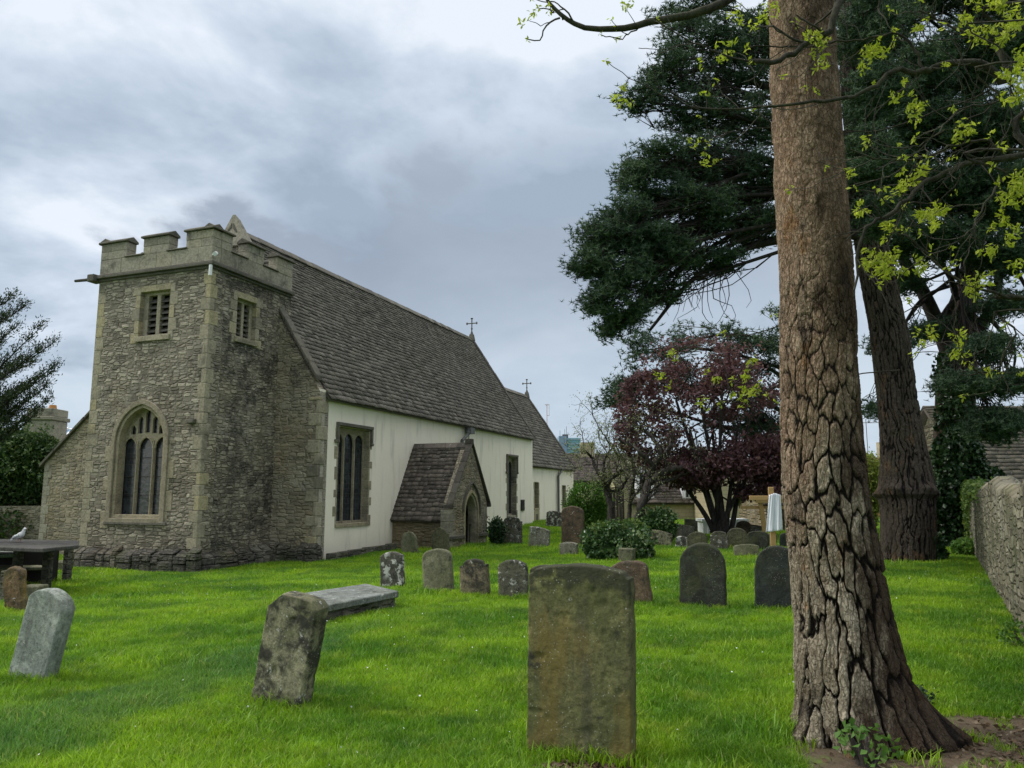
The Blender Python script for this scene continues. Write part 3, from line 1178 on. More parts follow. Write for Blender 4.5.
ln = math.hypot(1, SL)
upS = (0, 1 / ln, SL / ln)
upN = (0, -1 / ln, SL / ln)
SLEN = (YC - (YS - .18)) * ln
OV = .18
rs = tile_roof('nave_roof', (UW + .28, YS - OV, roof_z(YS - OV) + .0), (1, 0, 0), upS, UE - UW - .42, SLEN, M['slate'], church)
tile_roof('nave_roof', (UW + .28, YN + OV, roof_z(YN + OV)), (1, 0, 0), upN, UE - UW - .42, SLEN, M['slate'], church, tw=.5, e0=.3, e1=.3)
# ridge tiles
def ridge(u0, u1, y, z, mat_, parent, r=.12, horizontal='u'):
    mb = MB()
    u = u0
    rg = random.Random(int(z * 10))
    while u < u1 - .05:
        L = min(.42, u1 - u)
        j = rg.uniform(-.01, .01)
        pr = [(-r * 1.15, -r * 1.2), (0, .04), (r * 1.15, -r * 1.2), (r * 1.15, -r * 1.2 - .03), (0, -.04), (-r * 1.15, -r * 1.2 - .03)]
        if horizontal == 'u':
            v = [(u, y + a, z + b_ + j) for a, b_ in pr] + [(u + L - .01, y + a, z + b_ + j) for a, b_ in pr]
        else:
            v = [(y + a, u, z + b_ + j) for a, b_ in pr] + [(y + a, u + L - .01, z + b_ + j) for a, b_ in pr]
        mb.raw(v, [(0, 1, 4, 5), (1, 2, 3, 4), (6, 11, 10, 7), (7, 10, 9, 8)] + [(i, i + 6, (i + 1) % 6 + 6, (i + 1) % 6) for i in range(6)], 0, rg.random())
        u += L
    return mb.build('ridge_tiles', mat_, parent)
ridge(UW + .3, UE - .12, YC, ZR + .12, M['slate'], church)

# raked copings on the gables
def raked(mb, y0, z0, y1, z1, u0, u1, th=.13, n=7, w_out=0.0):
    for i in range(n):
        a, b_ = i / n, (i + 1) / n - .006
        pa = (y0 + (y1 - y0) * a, z0 + (z1 - z0) * a)
        pb = (y0 + (y1 - y0) * b_, z0 + (z1 - z0) * b_)
        tt = th * random.Random(i + int(abs(y0) * 9)).uniform(.9, 1.1)
        mb.hexa([(u0, pa[0], pa[1]), (u1, pa[0], pa[1]), (u1, pb[0], pb[1]), (u0, pb[0], pb[1]),
                 (u0, pa[0], pa[1] + tt), (u1, pa[0], pa[1] + tt), (u1, pb[0], pb[1] + tt), (u0, pb[0], pb[1] + tt)], 0, random.Random(i).random())
up_ = .12
for sgn in (-1, 1):
    mb = MB()
    y_e = YC + sgn * (YC - YS - .1)
    raked(mb, y_e, roof_z(y_e) + up_, YC, ZR + up_, UW - .06, UW + .24, th=.15, n=11)
    mb.build('gable_coping', M['coping'], church, bevel=.015, merge=False)
    mb = MB()
    y_e = YC + sgn * (YC - YS + .12)
    raked(mb, y_e, roof_z(y_e) + .02, YC, ZR + .05, UE - .16, UE + .10, th=.14, n=11)
    mb.build('verge_coping', M['coping_dk'], church, bevel=.015, merge=False)
# west apex stone rising above the tower parapet
mb = MB()
mb.raw([(UW - .1, YC - .62, 9.55), (UW - .1, YC + .62, 9.55), (UW + .34, YC + .62, 9.55), (UW + .34, YC - .62, 9.55),
        (UW - .0, YC - .05, 10.62), (UW - .0, YC + .05, 10.62), (UW + .26, YC + .05, 10.5), (UW + .26, YC - .05, 10.5)],
       [(0, 3, 2, 1), (4, 5, 6, 7), (0, 1, 5, 4), (1, 2, 6, 5), (2, 3, 7, 6), (3, 0, 4, 7)], 0, .3)
mb.build('apex_stone', M['ashlar_dk'], church, bevel=.02)

def stone_cross(u, y, z, h, parent):
    """finial cross with flared arm ends on a tapered base, facing west"""
    mb = MB()
    mb.cyl((u, y, z - .22), (u, y, z + .12 * h), .21, .13, n=4)
    mb.cyl((u, y, z + .12 * h), (u, y, z + .27 * h), .09, .045, n=8)
    zc = z + .72 * h
    mb.cyl((u, y, z + .22 * h), (u, y, z + .95 * h), .032, n=8)
    mb.cyl((u, y - .27 * h, zc), (u, y + .27 * h, zc), .028, n=8)
    for (dy, dz) in ((0, .28), (-.27, 0), (.27, 0)):
        c = Vector((u, y + dy * h, zc + dz * h * .9))
        d = Vector((0, dy, dz)).normalized()
        mb.cyl(c - d * .04, c + d * .035, .03, .062, n=8)
        p = Vector((0, d.z, -d.y))
        mb.cyl(c - p * .07, c + p * .07, .022, n=6)
    mb.cyl((u, y, z + .40 * h), (u, y, z + .46 * h), .05, .05, n=8)
    mb.build('cross', M['coping'], parent, merge=False)
stone_cross(UE - .02, YC, ZR + .22, 1.0, church)

# eaves gutter line (shadow board)
mb = MB()
mb.box(UW + .3, UE - .1, YS - .06, YS - .005, ZEAVE + .0, ZEAVE + .12)
mb.build('eaves_board', M['iron'], church)

def label_window(fn, h0, h1, z0, z1, nl, parent, label_drop=.42, head='pointed', jw=(.05, .17), stone='ashlar_hoar', name='window', hood=True, headmat=None, rise=.22):
    f = MB()
    rg = random.Random(int(h0 * 37))
    z = z0 - .1
    k = 0
    while z < z1 - .05:
        hh = min(rg.uniform(.22, .42), z1 - z)
        for sd_ in (-1, 1):
            w = jw[1] * rg.uniform(.8, 1.1) if (k + (sd_ > 0)) % 2 else jw[0]
            a, b_ = (h0 - w, h0 + .02) if sd_ < 0 else (h1 - .02, h1 + w)
            f.prism(rect(a, b_, z, z + hh - .008), fn, -.012, .28, tint=rg.random())
        z += hh
        k += 1
    # lights
    mw = .065 if nl > 1 else 0
    ww_ = (h1 - h0 - .09 - mw * (nl - 1)) / nl
    ls = []
    for i in range(nl):
        a = h0 + .045 + i * (ww_ + mw)
        ls.append(gothic(a, a + ww_, z0 + .08, z1 - .12 - rise - .06, max(rise, ww_ * .5 + .001), 5))
    f.prism(rect(h0 + .015, h1 - .015, z0 + .005, z1 - .005), fn, .19, .24, ls, tint=.35)
    for i in range(nl - 1):
        hc = h0 + .045 + ww_ * (i + 1) + mw * (i + .5)
        f.prism(rect(hc - .02, hc + .02, z0 + .02, z1 - .35), fn, .16, .191, tint=.7)
    f.prism([(h0 - .03, z0 - .10), (h1 + .03, z0 - .10), (h1 + .03, z0 + .01), (h0 - .03, z0 + .01)], fn, -.04, .25, tint=.95)
    fo = f.build(name, M[stone], parent, bevel=.006)
    if hood:
        h = MB()
        h.prism(rect(h0 - .12, h1 + .12, z1 + .0, z1 + .10), fn, -.09, .05, tint=.2)
        for a, b_ in ((h0 - .12, h0 - .02), (h1 + .02, h1 + .12)):
            h.prism(rect(a, b_, z1 - label_drop, z1 - .001), fn, -.08, .03, tint=.2)
        h.prism(rect(h0 - .2, h0 - .02, z1 - label_drop - .09, z1 - label_drop - .001), fn, -.09, .03, tint=.2)
        h.prism(rect(h1 + .02, h1 + .14, z1 - label_drop - .09, z1 - label_drop - .001), fn, -.09, .03, tint=.2)
        h.build('hood_mould', M['coping'], fo, bevel=.012)
    g_ = MB()
    g_.prism(rect(h0, h1, z0, z1), fn, .26, .275)
    g_.build('glass', M['glass'], fo)
    return fo, ls
fo, ls = label_window(SF(YS), 3.86, 5.62, 1.12, 4.0, 3, church, rise=.30)
fo, ls = label_window(SF(YS), 17.75, 18.95, 1.0, 3.72, 2, church, rise=.35, label_drop=.7, stone='ashlar_dk')
mb = MB()
mb.box(19.55, 20.0, YS - .06, YS - .005, 1.2, 1.72)
nb = mb.build('notice_board', M['iron'], church, bevel=.01)
mb = MB()
mb.box(19.60, 19.95, YS - .075, YS - .061, 1.25, 1.67)
mb.build('glazed_panel', M['glass_far'], nb)

# low stone drain kerb by the render
mb = MB()
p = 3.12
while p < 6.95:
    L = rngp.uniform(.5, .9)
    mb.box(p, min(6.95, p + L) - .01, YS - .34, YS - .2, -.4, .34 + .03 * (p - 3) / 4 * 3 + rngp.uniform(-.02, .02), 0, rngp.random())
    p += L
mb.build('wall_kerb', M['plinth'], church, bevel=.02)

# old lead rainwater pipe on the wall beside the porch gable
mb = MB()
mb.cyl((12.35, YS - .16, 3.1), (12.35, YS - .16, 4.1), .07, n=10)
mb.cyl((12.35, YS - .16, 4.1), (13.1, YS - .2, 4.5), .06, n=10)
mb.box(12.9, 13.3, YS - .3, YS - .06, 4.42, 4.66)
mb.build('rainwater_pipe', M['lead'], church, merge=False)

# ---- chancel
CS, CE = -1.1, 30.1
CN = 2 * YC - CS
CZE, CZR = 3.42, 8.05
CSL = (CZR - CZE) / (YC - (CS - .16))
def croof(y): return CZR - CSL * abs(y - YC)
cw1 = rect(22.75, 23.45, 1.25, 2.62)
cw2 = rect(27.75, 28.4, 1.2, 2.5)
cd = rect(22.9, 23.4, -.2, .85)
mb = MB()
mb.prism(rect(UE, CE, -.4, CZE + .22), SF(CS), 0, .45, [cw1, cw2])
mb.prism([(CS + .45, -.4), (CN, -.4), (CN, croof(CN) - .05), (YC, CZR - .05), (CS + .45, croof(CS + .45) - .05)], WF(CE - .4), 0, .4)
mb.box(UE, CE - .4, CN - .4, CN, -.4, CZE + .2)
mb.build('chancel_wall', M['render'], church)
lnc = math.hypot(1, CSL)
CSLEN = (YC - (CS - OV)) * lnc
tile_roof('chancel_roof', (UE + .1, CS - OV, croof(CS - OV)), (1, 0, 0), (0, 1 / lnc, CSL / lnc), CE - UE - .2, CSLEN, M['slate'], church, tw=.3, e0=.22, e1=.16)
tile_roof('chancel_roof', (UE + .1, CN + OV, croof(CN + OV)), (1, 0, 0), (0, -1 / lnc, CSL / lnc), CE - UE - .2, CSLEN, M['slate'], church, tw=.6, e0=.3, e1=.3)
ridge(UE + .1, CE - .1, YC, CZR + .12, M['slate'], church)
for sgn in (-1, 1):
    mb = MB()
    y_e = YC + sgn * (YC - CS + .12)
    raked(mb, y_e, croof(y_e) + .02, YC, CZR + .05, CE - .16, CE + .12, th=.14, n=9)
    mb.build('verge_coping', M['coping_dk'], church, bevel=.015, merge=False)
stone_cross(CE - .02, YC, CZR + .22, .95, church)
label_window(SF(CS), 22.75, 23.45, 1.25, 2.62, 1, church, hood=False, stone='ashlar', jw=(.08, .12), name='chancel_window', rise=.3)
label_window(SF(CS), 27.75, 28.4, 1.2, 2.5, 1, church, hood=False, stone='ashlar', jw=(.08, .12), name='chancel_window', rise=.3)
mb = MB()
mb.prism(rect(22.7, 23.5, -.2, 1.12), SF(CS), -.03, .02, tint=.9)
pn = mb.build('blocked_opening', M['ashlar'], church, bevel=.01)
mb = MB()
mb.prism(rect(22.95, 23.25, .1, .95), SF(CS), -.036, -.031)
mb.build('recess', M['coping'], pn)
mb = MB()
mb.cyl((26.6, CS - .12, .0), (26.6, CS - .12, 3.0), .07, n=10)
mb.cyl((26.6, CS - .12, 3.0), (27.3, CS - .16, 3.4), .06, n=10)
mb.build('rainwater_pipe', M['lead'], church, merge=False)
mb = MB()
mb.box(UE + .1, CE - .1, CS - .06, CS - .005, CZE, CZE + .10)
mb.build('eaves_board', M['iron'], church)

# ---- north aisle end wall seen left of the tower
mb = MB()
NA = [(TW - .1, -.5), (9.25, -.5), (9.25, 2.98), (TW - .1, 2.98 + (9.25 - TW + .1) * .84)]
mb.prism(NA, WF(UW + .1), 0, .4, [rect(4.35, 5.45, .78, 1.02)])
mb.build('aisle_wall', M['rubble_n'], church)
mb = MB()
n_ = 9
raked(mb, 9.4, 2.86, TW - .1, 2.86 + (9.4 - TW + .1) * .84, UW + .0, UW + .62, th=.11, n=n_)
mb.build('gable_coping', M['coping'], church, bevel=.012, merge=False)
mb = MB()
raked(mb, 8.1, 4.75, TW - .1, 4.75 + (8.1 - TW + .1) * 1.0, UW + 1.2, UW + 1.6, th=.12, n=n_)
mb.build('gable_coping', M['coping'], church, bevel=.012, merge=False)
mb = MB()
z = -.1
k = 0
while z < 2.9:
    hh = rngp.uniform(.2, .34)
    mb.box(UW + .088, UW + .4, 9.25 - (.34 if k % 2 else .22), 9.26, z, min(2.96, z + hh) - .01, 0, rngp.random() * .7)
    z += hh; k += 1
mb.build('quoins', M['ashlar_dk'], church, bevel=.012)
mb = MB()
mb.box(UW + .5, 12, TW, 9.2, -.4, 2.6)
mb.raw([(UW + .5, 9.3, 2.85), (12, 9.3, 2.85), (12, 5.0, 6.3), (UW + .5, 5.0, 6.3), (UW + .5, 9.3, 2.7), (12, 9.3, 2.7), (12, 5.0, 6.15), (UW + .5, 5.0, 6.15)],
       [(0, 1, 2, 3), (7, 6, 5, 4), (0, 4, 5, 1), (1, 5, 6, 2), (2, 6, 7, 3), (3, 7, 4, 0)])
mb.build('aisle_roof', M['slate'], church)
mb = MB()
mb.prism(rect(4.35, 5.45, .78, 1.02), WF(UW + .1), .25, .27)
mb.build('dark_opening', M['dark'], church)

# ---- south porch
PW0, PW1 = 7.2, 9.95
PF = -3.72
PC = (PW0 + PW1) / 2
PZE, PZR = 1.12, 3.60
psl = (PZR - PZE) / (PC - (PW0 - .14))
def proof(u): return PZR - psl * abs(u - PC)
mb = MB()
mb.box(PW0, PW0 + .35, PF + .35, YS, -.4, PZE + .12)
mb.build('porch_wall', M['rubble_pw'], church)
mb = MB()
mb.box(PW1 - .35, PW1, PF + .35, YS, -.4, PZE + .12)
mb.build('porch_wall', M['rubble_pw'], church)
door = gothic(8.08, 9.14, -.5, 1.35, .68, 8)
mb = MB()
gb = [(PW0 - .02, -.4), (PW1 + .02, -.4), (PW1 + .02, 1.70), (PC, PZR + .10), (PW0 - .02, 1.70)]
mb.prism(gb, SF(PF), 0, .35, [door])
mb.box(PW0 - .26, PW0 - .02, PF + .0, PF + .16, -.4, 1.50)
mb.build('porch_gable', M['rubble_p'], church)
mb = MB()
def prq(a, b_, z0, z1):
    z = z0; k = 0
    while z < z1 - .03:
        hh = min(rngp.uniform(.2, .34), z1 - z)
        mb.prism(rect(a, b_ + (.08 if k % 2 else -.03), z, z + hh - .01), SF(PF), -.012, .34, tint=rngp.random())
        z += hh; k += 1
def prq2(a, b_, z0, z1):
    z = z0; k = 0
    while z < z1 - .03:
        hh = min(rngp.uniform(.2, .34), z1 - z)
        mb.prism(rect(a - (.08 if k % 2 else -.03), b_, z, z + hh - .01), SF(PF), -.012, .34, tint=rngp.random())
        z += hh; k += 1
prq(PW0 - .27, PW0 - .02, .3, 1.5)
mb.build('quoins', M['ashlar_dk'], church, bevel=.01)
mb = MB()
prq2(PW1 - .2, PW1 + .035, .0, 1.6)
mb.build('quoins', M['ashlar_dk'], church, bevel=.01)
mb = MB()
arch_o = gothic(8.0, 9.22, -.5, 1.35, .80, 8)
mb.prism(arch_o, SF(PF), -.03, .02, [door], tint=.9)
mb.prism(gothic(8.06, 9.16, -.5, 1.35, .71, 8), SF(PF), .02, .33, [gothic(8.16, 9.06, -.5, 1.33, .62, 8)], tint=.6)
dr = mb.build('doorway', M['ashlar'], church, bevel=.008)
mb = MB()
ar = gothic(7.9, 9.32, 1.3, 1.42, .95, 8)[1:]
for p, q in zip(ar[:-1], ar[1:]):
    mb.cyl((p[0], PF - .03, p[1]), (q[0], PF - .03, q[1]), .04, n=6)
mb.build('hood_mould', M['coping'], dr, merge=False)
for h0_, h1_ in ((PW0 - .29, 8.0), (9.22, PW1 + .05)):
    mb = MB()
    mb.prism(rect(h0_, h1_, .55, .66), SF(PF), -.06, .05)
    mb.build('string_course', M['coping'], church, bevel=.012)
mb = MB()
for h in (8.2, 8.45, 8.7, 8.95):
    mb.cyl((h, PF + .2, .1), (h, PF + .2, .95), .014, n=6)
mb.cyl((8.1, PF + .2, .95), (9.1, PF + .2, .95), .018, n=6)
mb.cyl((8.1, PF + .2, .35), (9.1, PF + .2, .35), .018, n=6)
mb.build('iron_gate', M['iron'], dr, merge=False)
mb = MB()
mb.box(7.6, 9.6, YS - .03, YS - .004, -.3, 2.0)
mb.build('church_door', M['wood'], church)
lnp = math.hypot(1, psl)
PS = (PC - (PW0 - .14)) * lnp
tile_roof('porch_roof', (PW0 - .14, YS - .0, PZE), (0, -1, 0), (1 / lnp, 0, psl / lnp), -PF - 1.5 - .02 + .0, PS, M['slate_porch'], church, e0=.17, e1=.15, tw=.24, ragged=.016, thick=.02)
tile_roof('porch_roof', (PW1 + .14, YS - .0, PZE), (0, -1, 0), (-1 / lnp, 0, psl / lnp), -PF - 1.5 - .02, PS, M['slate_porch'], church, e0=.17, e1=.15, tw=.24, thick=.02)
ridge(PF + .1, YS - .02, PC, PZR + .10, M['slate_porch'], church, horizontal='y', r=.1)
mb = MB()
for sgn in (-1, 1):
    ue = PC + sgn * (PC - PW0 + .24)
    for i in range(6):
        a, b_ = i / 6, (i + 1) / 6 - .008
        u0_, u1_ = ue + (PC - ue) * a, ue + (PC - ue) * b_
        za, zb = 1.62 + (PZR + .12 - 1.62) * a, 1.62 + (PZR + .12 - 1.62) * b_
        mb.hexa([(u0_, PF - .07, za), (u0_, PF + .16, za), (u1_, PF + .16, zb), (u1_, PF - .07, zb),
                 (u0_, PF - .07, za + .07), (u0_, PF + .16, za + .07), (u1_, PF + .16, zb + .07), (u1_, PF - .07, zb + .07)], 0, rngp.random())
    mb.box(ue - .06, ue + .06 + 0, PF - .06, PF + .2, 1.54, 1.66)
mb.box(PC - .1, PC + .1, PF - .05, PF + .2, PZR + .08, PZR + .26)
mb.build('gable_coping', M['coping_dk'], church, bevel=.012, merge=False)
mb = MB()
mb.cyl((PC, PF + .1, PZR + .2), (PC, PF + .1, PZR + .62), .016, n=6)
mb.cyl((PC - .12, PF + .1, PZR + .5), (PC + .12, PF + .1, PZR + .5), .014, n=6)
mb.build('cross', M['lead'], church, merge=False)

# ------------------------------------------------------------------ gravestones
def grave_mat(name, a, b2, dark=.4, lichen=.2, moss=.3, orange=0, streak=.4, seed=0.0, top_dark=.4, lsize=9, bump=.6):
    m_, t, b = new_mat(name)
    ob = t.vm('ADD', t.coord('Object'), (seed, seed * 1.7, seed * .6))
    o0 = t.coord('Object')
    n = t.noise(ob, 2.6, 7, .62)
    col = t.mix(t.smooth(n, .3, .7), a, b2)
    f = t.noise(ob, 34, 8, .75)
    f2 = t.noise(ob, 9, 7, .7, .3)
    col = t.mix(t.m('MULTIPLY', t.smooth(f, .45, .62), .75), col, t.vm('MULTIPLY', col, (.42, .42, .38)))
    col = t.mix(t.m('MULTIPLY', t.smooth(f2, .52, .36), .6), col, t.vm('MULTIPLY', col, (1.7, 1.7, 1.6)))
    g3 = t.noise(t.vm('ADD', ob, (2, 6, 1)), 75, 4, .7)
    col = t.mix(t.m('MULTIPLY', t.smooth(g3, .55, .66), .5), col, t.vm('MULTIPLY', col, (1.8, 1.8, 1.7)))
    # algae
    mo = t.smooth(t.noise(t.vm('ADD', ob, (4, 0, 2)), 1.9, 7, .7), .5 - moss * .15, .62)
    col = t.mix(t.m('MULTIPLY', mo, moss), col, (.075, .085, .028))
    # vertical run-off streaks
    sv = t.noise(t.vm('MULTIPLY', ob, (1, 1, .13)), 8, 6, .65)
    col = t.mix(t.m('MULTIPLY', t.smooth(sv, .5, .68), streak), col, (.05, .048, .038))
    if orange:
        og = t.m('MULTIPLY', t.smooth(t.noise(t.vm('MULTIPLY', ob, (1, 1, .35)), 2.7, 6, .6), .52, .66), orange)
        col = t.mix(og, col, (.20, .125, .025))
    dk = t.smooth(t.m('ADD', t.m('MULTIPLY', f2, .6), t.m('MULTIPLY', n, .4)), .58 - dark * .16, .66 - dark * .12)
    col = t.mix(t.m('MULTIPLY', dk, .85), col, (.028, .027, .024))
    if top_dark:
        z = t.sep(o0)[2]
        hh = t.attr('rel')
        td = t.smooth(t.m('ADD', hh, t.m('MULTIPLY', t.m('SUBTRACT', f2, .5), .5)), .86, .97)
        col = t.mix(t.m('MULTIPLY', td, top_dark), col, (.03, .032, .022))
    lk = t.noise(t.vm('ADD', ob, (9, 2, 5)), lsize, 6, .72)
    lm = t.smooth(lk, .68 - lichen * .22, .72 - lichen * .22)
    lm = t.m('MULTIPLY', lm, t.smooth(t.noise(ob, 3.1, 3, .5), .32, .5))
    col = t.mix(t.m('MULTIPLY', lm, .85), col, (.50, .50, .46))
    sp = t.vor(ob, 42, 'F1')
    sm = t.m('MULTIPLY', t.m('LESS_THAN', sp, .16), t.smooth(t.noise(ob, 4, 2), .48, .56))
    col = t.mix(t.m('MULTIPLY', sm, .55), col, (.42, .43, .38))
    t.put(b.inputs['Base Color'], col)
    h = t.m('ADD', t.m('MULTIPLY', f, .45), t.m('ADD', f2, t.m('MULTIPLY', lm, .25)))
    t.put(b.inputs['Normal'], t.bump(h, bump, .02))
    return m_


GM = {
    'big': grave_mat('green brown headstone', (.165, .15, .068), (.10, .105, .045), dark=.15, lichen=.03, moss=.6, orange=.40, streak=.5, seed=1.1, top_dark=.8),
    'grey': grave_mat('pale grey headstone', (.30, .32, .29), (.19, .22, .19), dark=.1, lichen=.12, moss=.15, streak=.4, seed=2.3, top_dark=.1, lsize=14),
    'mottled': grave_mat('mottled headstone', (.27, .25, .16), (.16, .155, .10), dark=.72, lichen=.30, moss=.5, streak=.35, seed=3.7, top_dark=.3),
    'brown': grave_mat('brown mossy headstone', (.16, .10, .05), (.10, .07, .04), dark=.4, lichen=.16, moss=.5, orange=.4, seed=4.2, top_dark=.4),
    'white_lichen': grave_mat('dark headstone with white lichen', (.09, .085, .07), (.06, .058, .05), dark=.3, lichen=.78, moss=.1, seed=5.9, top_dark=.1, lsize=8),
    'sage': grave_mat('sage headstone', (.21, .20, .135), (.14, .14, .09), dark=.15, lichen=.05, moss=.35, seed=6.6, streak=.4, top_dark=.2),
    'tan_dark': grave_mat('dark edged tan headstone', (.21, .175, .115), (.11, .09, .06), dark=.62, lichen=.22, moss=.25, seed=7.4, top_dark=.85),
    'dark': grave_mat('dark headstone', (.050, .054, .042), (.022, .025, .020), dark=.5, lichen=.0, moss=.35, streak=.75, seed=8.8, top_dark=.3),
    'slate': grave_mat('blue black slate headstone', (.036, .044, .042), (.018, .022, .021), dark=.4, lichen=.0, moss=.2, streak=.75, seed=9.1, top_dark=.1),
    'speckle': grave_mat('pale speckled headstone', (.24, .225, .18), (.15, .14, .11), dark=.35, lichen=.52, moss=.2, seed=10.3, top_dark=.2, lsize=16),
    'lichen_dark': grave_mat('dark lichened headstone', (.13, .12, .095), (.075, .07, .055), dark=.5, lichen=.5, moss=.25, seed=11.3, top_dark=.6, lsize=12),
    'redbrown': grave_mat('red brown headstone', (.14, .095, .065), (.09, .062, .045), dark=.35, lichen=.22, moss=.2, seed=12.7, top_dark=.2),
    'olive': grave_mat('olive headstone', (.13, .125, .07), (.085, .085, .05), dark=.3, lichen=.1, moss=.55, seed=13.1, top_dark=.5),
    'ledger': grave_mat('blue grey ledger', (.20, .215, .205), (.12, .13, .125), dark=.25, lichen=.4, moss=.25, streak=.1, seed=14.9, top_dark=0, lsize=5),
}

PROFILES = {
    'segment': lambda x: 1 - .085 * (x * x),
    'round': lambda x: 1 - .34 * (1 - np.sqrt(np.maximum(0, 1 - np.abs(x) ** 2.2))),
    'arch': lambda x: 1 - .22 * (1 - np.sqrt(np.maximum(0, 1 - x * x))),
    'lsh': lambda x: 1 - .02 * (x - .2) ** 2 - .11 * np.clip((-x - .45) / .55, 0, 1) ** 1.2 - .04 * np.clip((x - .7) / .3, 0, 1),
    'flat': lambda x: 1 - .012 * np.abs(x) + 0 * x,
    'shoulder': lambda x: 1 - .10 * (1 - np.sqrt(np.maximum(0, 1 - np.minimum(np.abs(x) / .74, 1) ** 2))) - .035 * (np.abs(x) > .76),
    'camber': lambda x: 1 - .16 * (1 - np.sqrt(np.maximum(0, 1 - np.minimum(np.abs(x) / 1.0, 1) ** 2.0))),
    'point': lambda x: 1 - .26 * np.abs(x) ** 1.35,
    'slant': lambda x: 1 - .05 * (x + 1) - .05 * x * x,
    'bigtop': lambda x: 1 - .040 * np.abs(x) ** 2 - .016 * np.clip((np.abs(x) - .86) / .05, 0, 1),
}


def gravestone(base_px, base_py, px_w, top, mat_, label, profile='segment', yaw=-20.66, thick=.11, name='gravestone', res=.02, rough=.008, seed=1, sink=.12, chips=0, group=None, depth=None, taper=0.0):
    """headstone whose foot stands on the ground under (base_px, base_py); top = (px, py) of the crown of its head"""
    g = on_ground(base_px, base_py) if depth is None else at(base_px, base_py, depth)
    Yd = g.y
    tp = at(top[0], top[1], Yd)
    h = (tp - g).length
    lean = math.atan2(tp.x - g.x, tp.z - g.z) * 1.35
    ca = math.cos(R(yaw))
    w = max(.2, (px_w * Yd / FPX * 0.995 - thick * abs(math.sin(R(yaw)))) / ca)
    H = h + sink
    nx = max(16, int(w / res))
    nz = max(16, int(H / res))
    x = np.linspace(-1, 1, nx + 1)
    x = np.sign(x) * np.abs(x) ** .9
    zt = np.linspace(0, 1, nz + 1) ** .95
    X_, Z_ = np.meshgrid(x, zt)
    prof = PROFILES[profile](X_)
    wid = w / 2 * (1 - taper * (1 - Z_))
    PX_, PZ_ = X_ * wid, Z_ * H * prof - sink
    # distance to the stone's edge rounds its arrises
    de = np.minimum((1 - np.abs(X_)) * w / 2, (1 - Z_) * H)
    rd = np.clip(de / .009, 0, 1)
    half = thick / 2 * (1 - .22 * (1 - rd) ** 2)
    rel = Z_
    V, T_ = [], []
    for sgn in (-1, 1):
        P = np.stack([PX_, sgn * half, PZ_], -1).reshape(-1, 3)
        V.append(P)
        T_.append(rel.ravel())
    V = np.concatenate(V)
    n1_ = (nx + 1) * (nz + 1)
    q = np.array([1.0, 1, 1])
    sd = seed * 7.31
    d1 = fbm(V * 5 + sd, 4, seed)
    d2 = fbm(V * 22 + sd, 3, seed + 9)
    sg = np.sign(V[:, 1])
    V[:, 1] += sg * (d1 * rough * 1.3 + d2 * rough * .55)
    if chips:
        c = vnoise(V * 12 + sd, seed + 30)
        V[:, 1] -= sg * np.clip(c - .55, 0, 1) * .05 * chips
    edge = (de.ravel() < .02)
    edge = np.concatenate([edge, edge])
    e1 = fbm(V * np.array([9, 3, 9]) + sd, 3, seed + 4)
    V[:, 0] += np.where(edge & (np.abs(V[:, 0]) > w * .2), np.sign(V[:, 0]) * e1 * rough * 1.6, 0)
    V[:, 2] += np.where(edge & (V[:, 2] > H * .5), e1 * rough * 1.4, 0)
    i = np.arange(nz)[:, None]
    j = np.arange(nx)[None]
    a = (i * (nx + 1) + j)
    fr = np.stack([a, a + 1, a + nx + 2, a + nx + 1], -1).reshape(-1, 4)
    bk = np.stack([a + n1_, a + n1_ + nx + 1, a + n1_ + nx + 2, a + n1_ + 1], -1).reshape(-1, 4)
    # rim with an intermediate row for roughness
    bi = [r_ * (nx + 1) for r_ in range(nz + 1)]
    loop = list(range(0, nx + 1)) + [(r_ + 1) * (nx + 1) + nx for r_ in range(nz)] + [nz * (nx + 1) + c for c in range(nx - 1, -1, -1)] + [r_ * (nx + 1) for r_ in range(nz - 1, 0, -1)]
    loop = np.array(loop)
    nxt = np.roll(loop, -1)
    mid = (V[loop] + V[loop + n1_]) / 2
    ctr = mid - np.array([0, 0, H * .4])
    out = ctr / np.maximum(np.linalg.norm(ctr, axis=1, keepdims=True), .01)
    mid = mid + out * np.array([1, 0, 1]) * (.004 + vnoise(mid * 18 + sd, seed)[:, None] * rough * .7)
    mb_ = len(V)
    V = np.vstack([V, mid])
    T_.append(T_[0][loop])
    k = np.arange(len(loop))
    kn = np.roll(k, -1)
    r1 = np.stack([loop, mb_ + k, mb_ + kn, nxt], -1)
    r2 = np.stack([mb_ + k, loop + n1_, nxt + n1_, mb_ + kn], -1)
    F_ = np.vstack([fr, bk, r1, r2])
    o = np_mesh(name, V, F_.ravel(), np.full(len(F_), 4), mat_, None, smooth=True, attrs={'rel': np.concatenate(T_)})
    bm = bmesh.new()
    bm.from_mesh(o.data)
    bmesh.ops.recalc_face_normals(bm, faces=bm.faces)
    bm.to_mesh(o.data)
    bm.free()
    o.location = g
    o.rotation_euler = (R(random.Random(seed).uniform(-1.5, 2.0)), lean, R(yaw))
    tag(o, label, 'gravestone', group or 'gravestones standing in the churchyard grass')
    STONES.append((g.x, g.y, w, yaw))
    return o


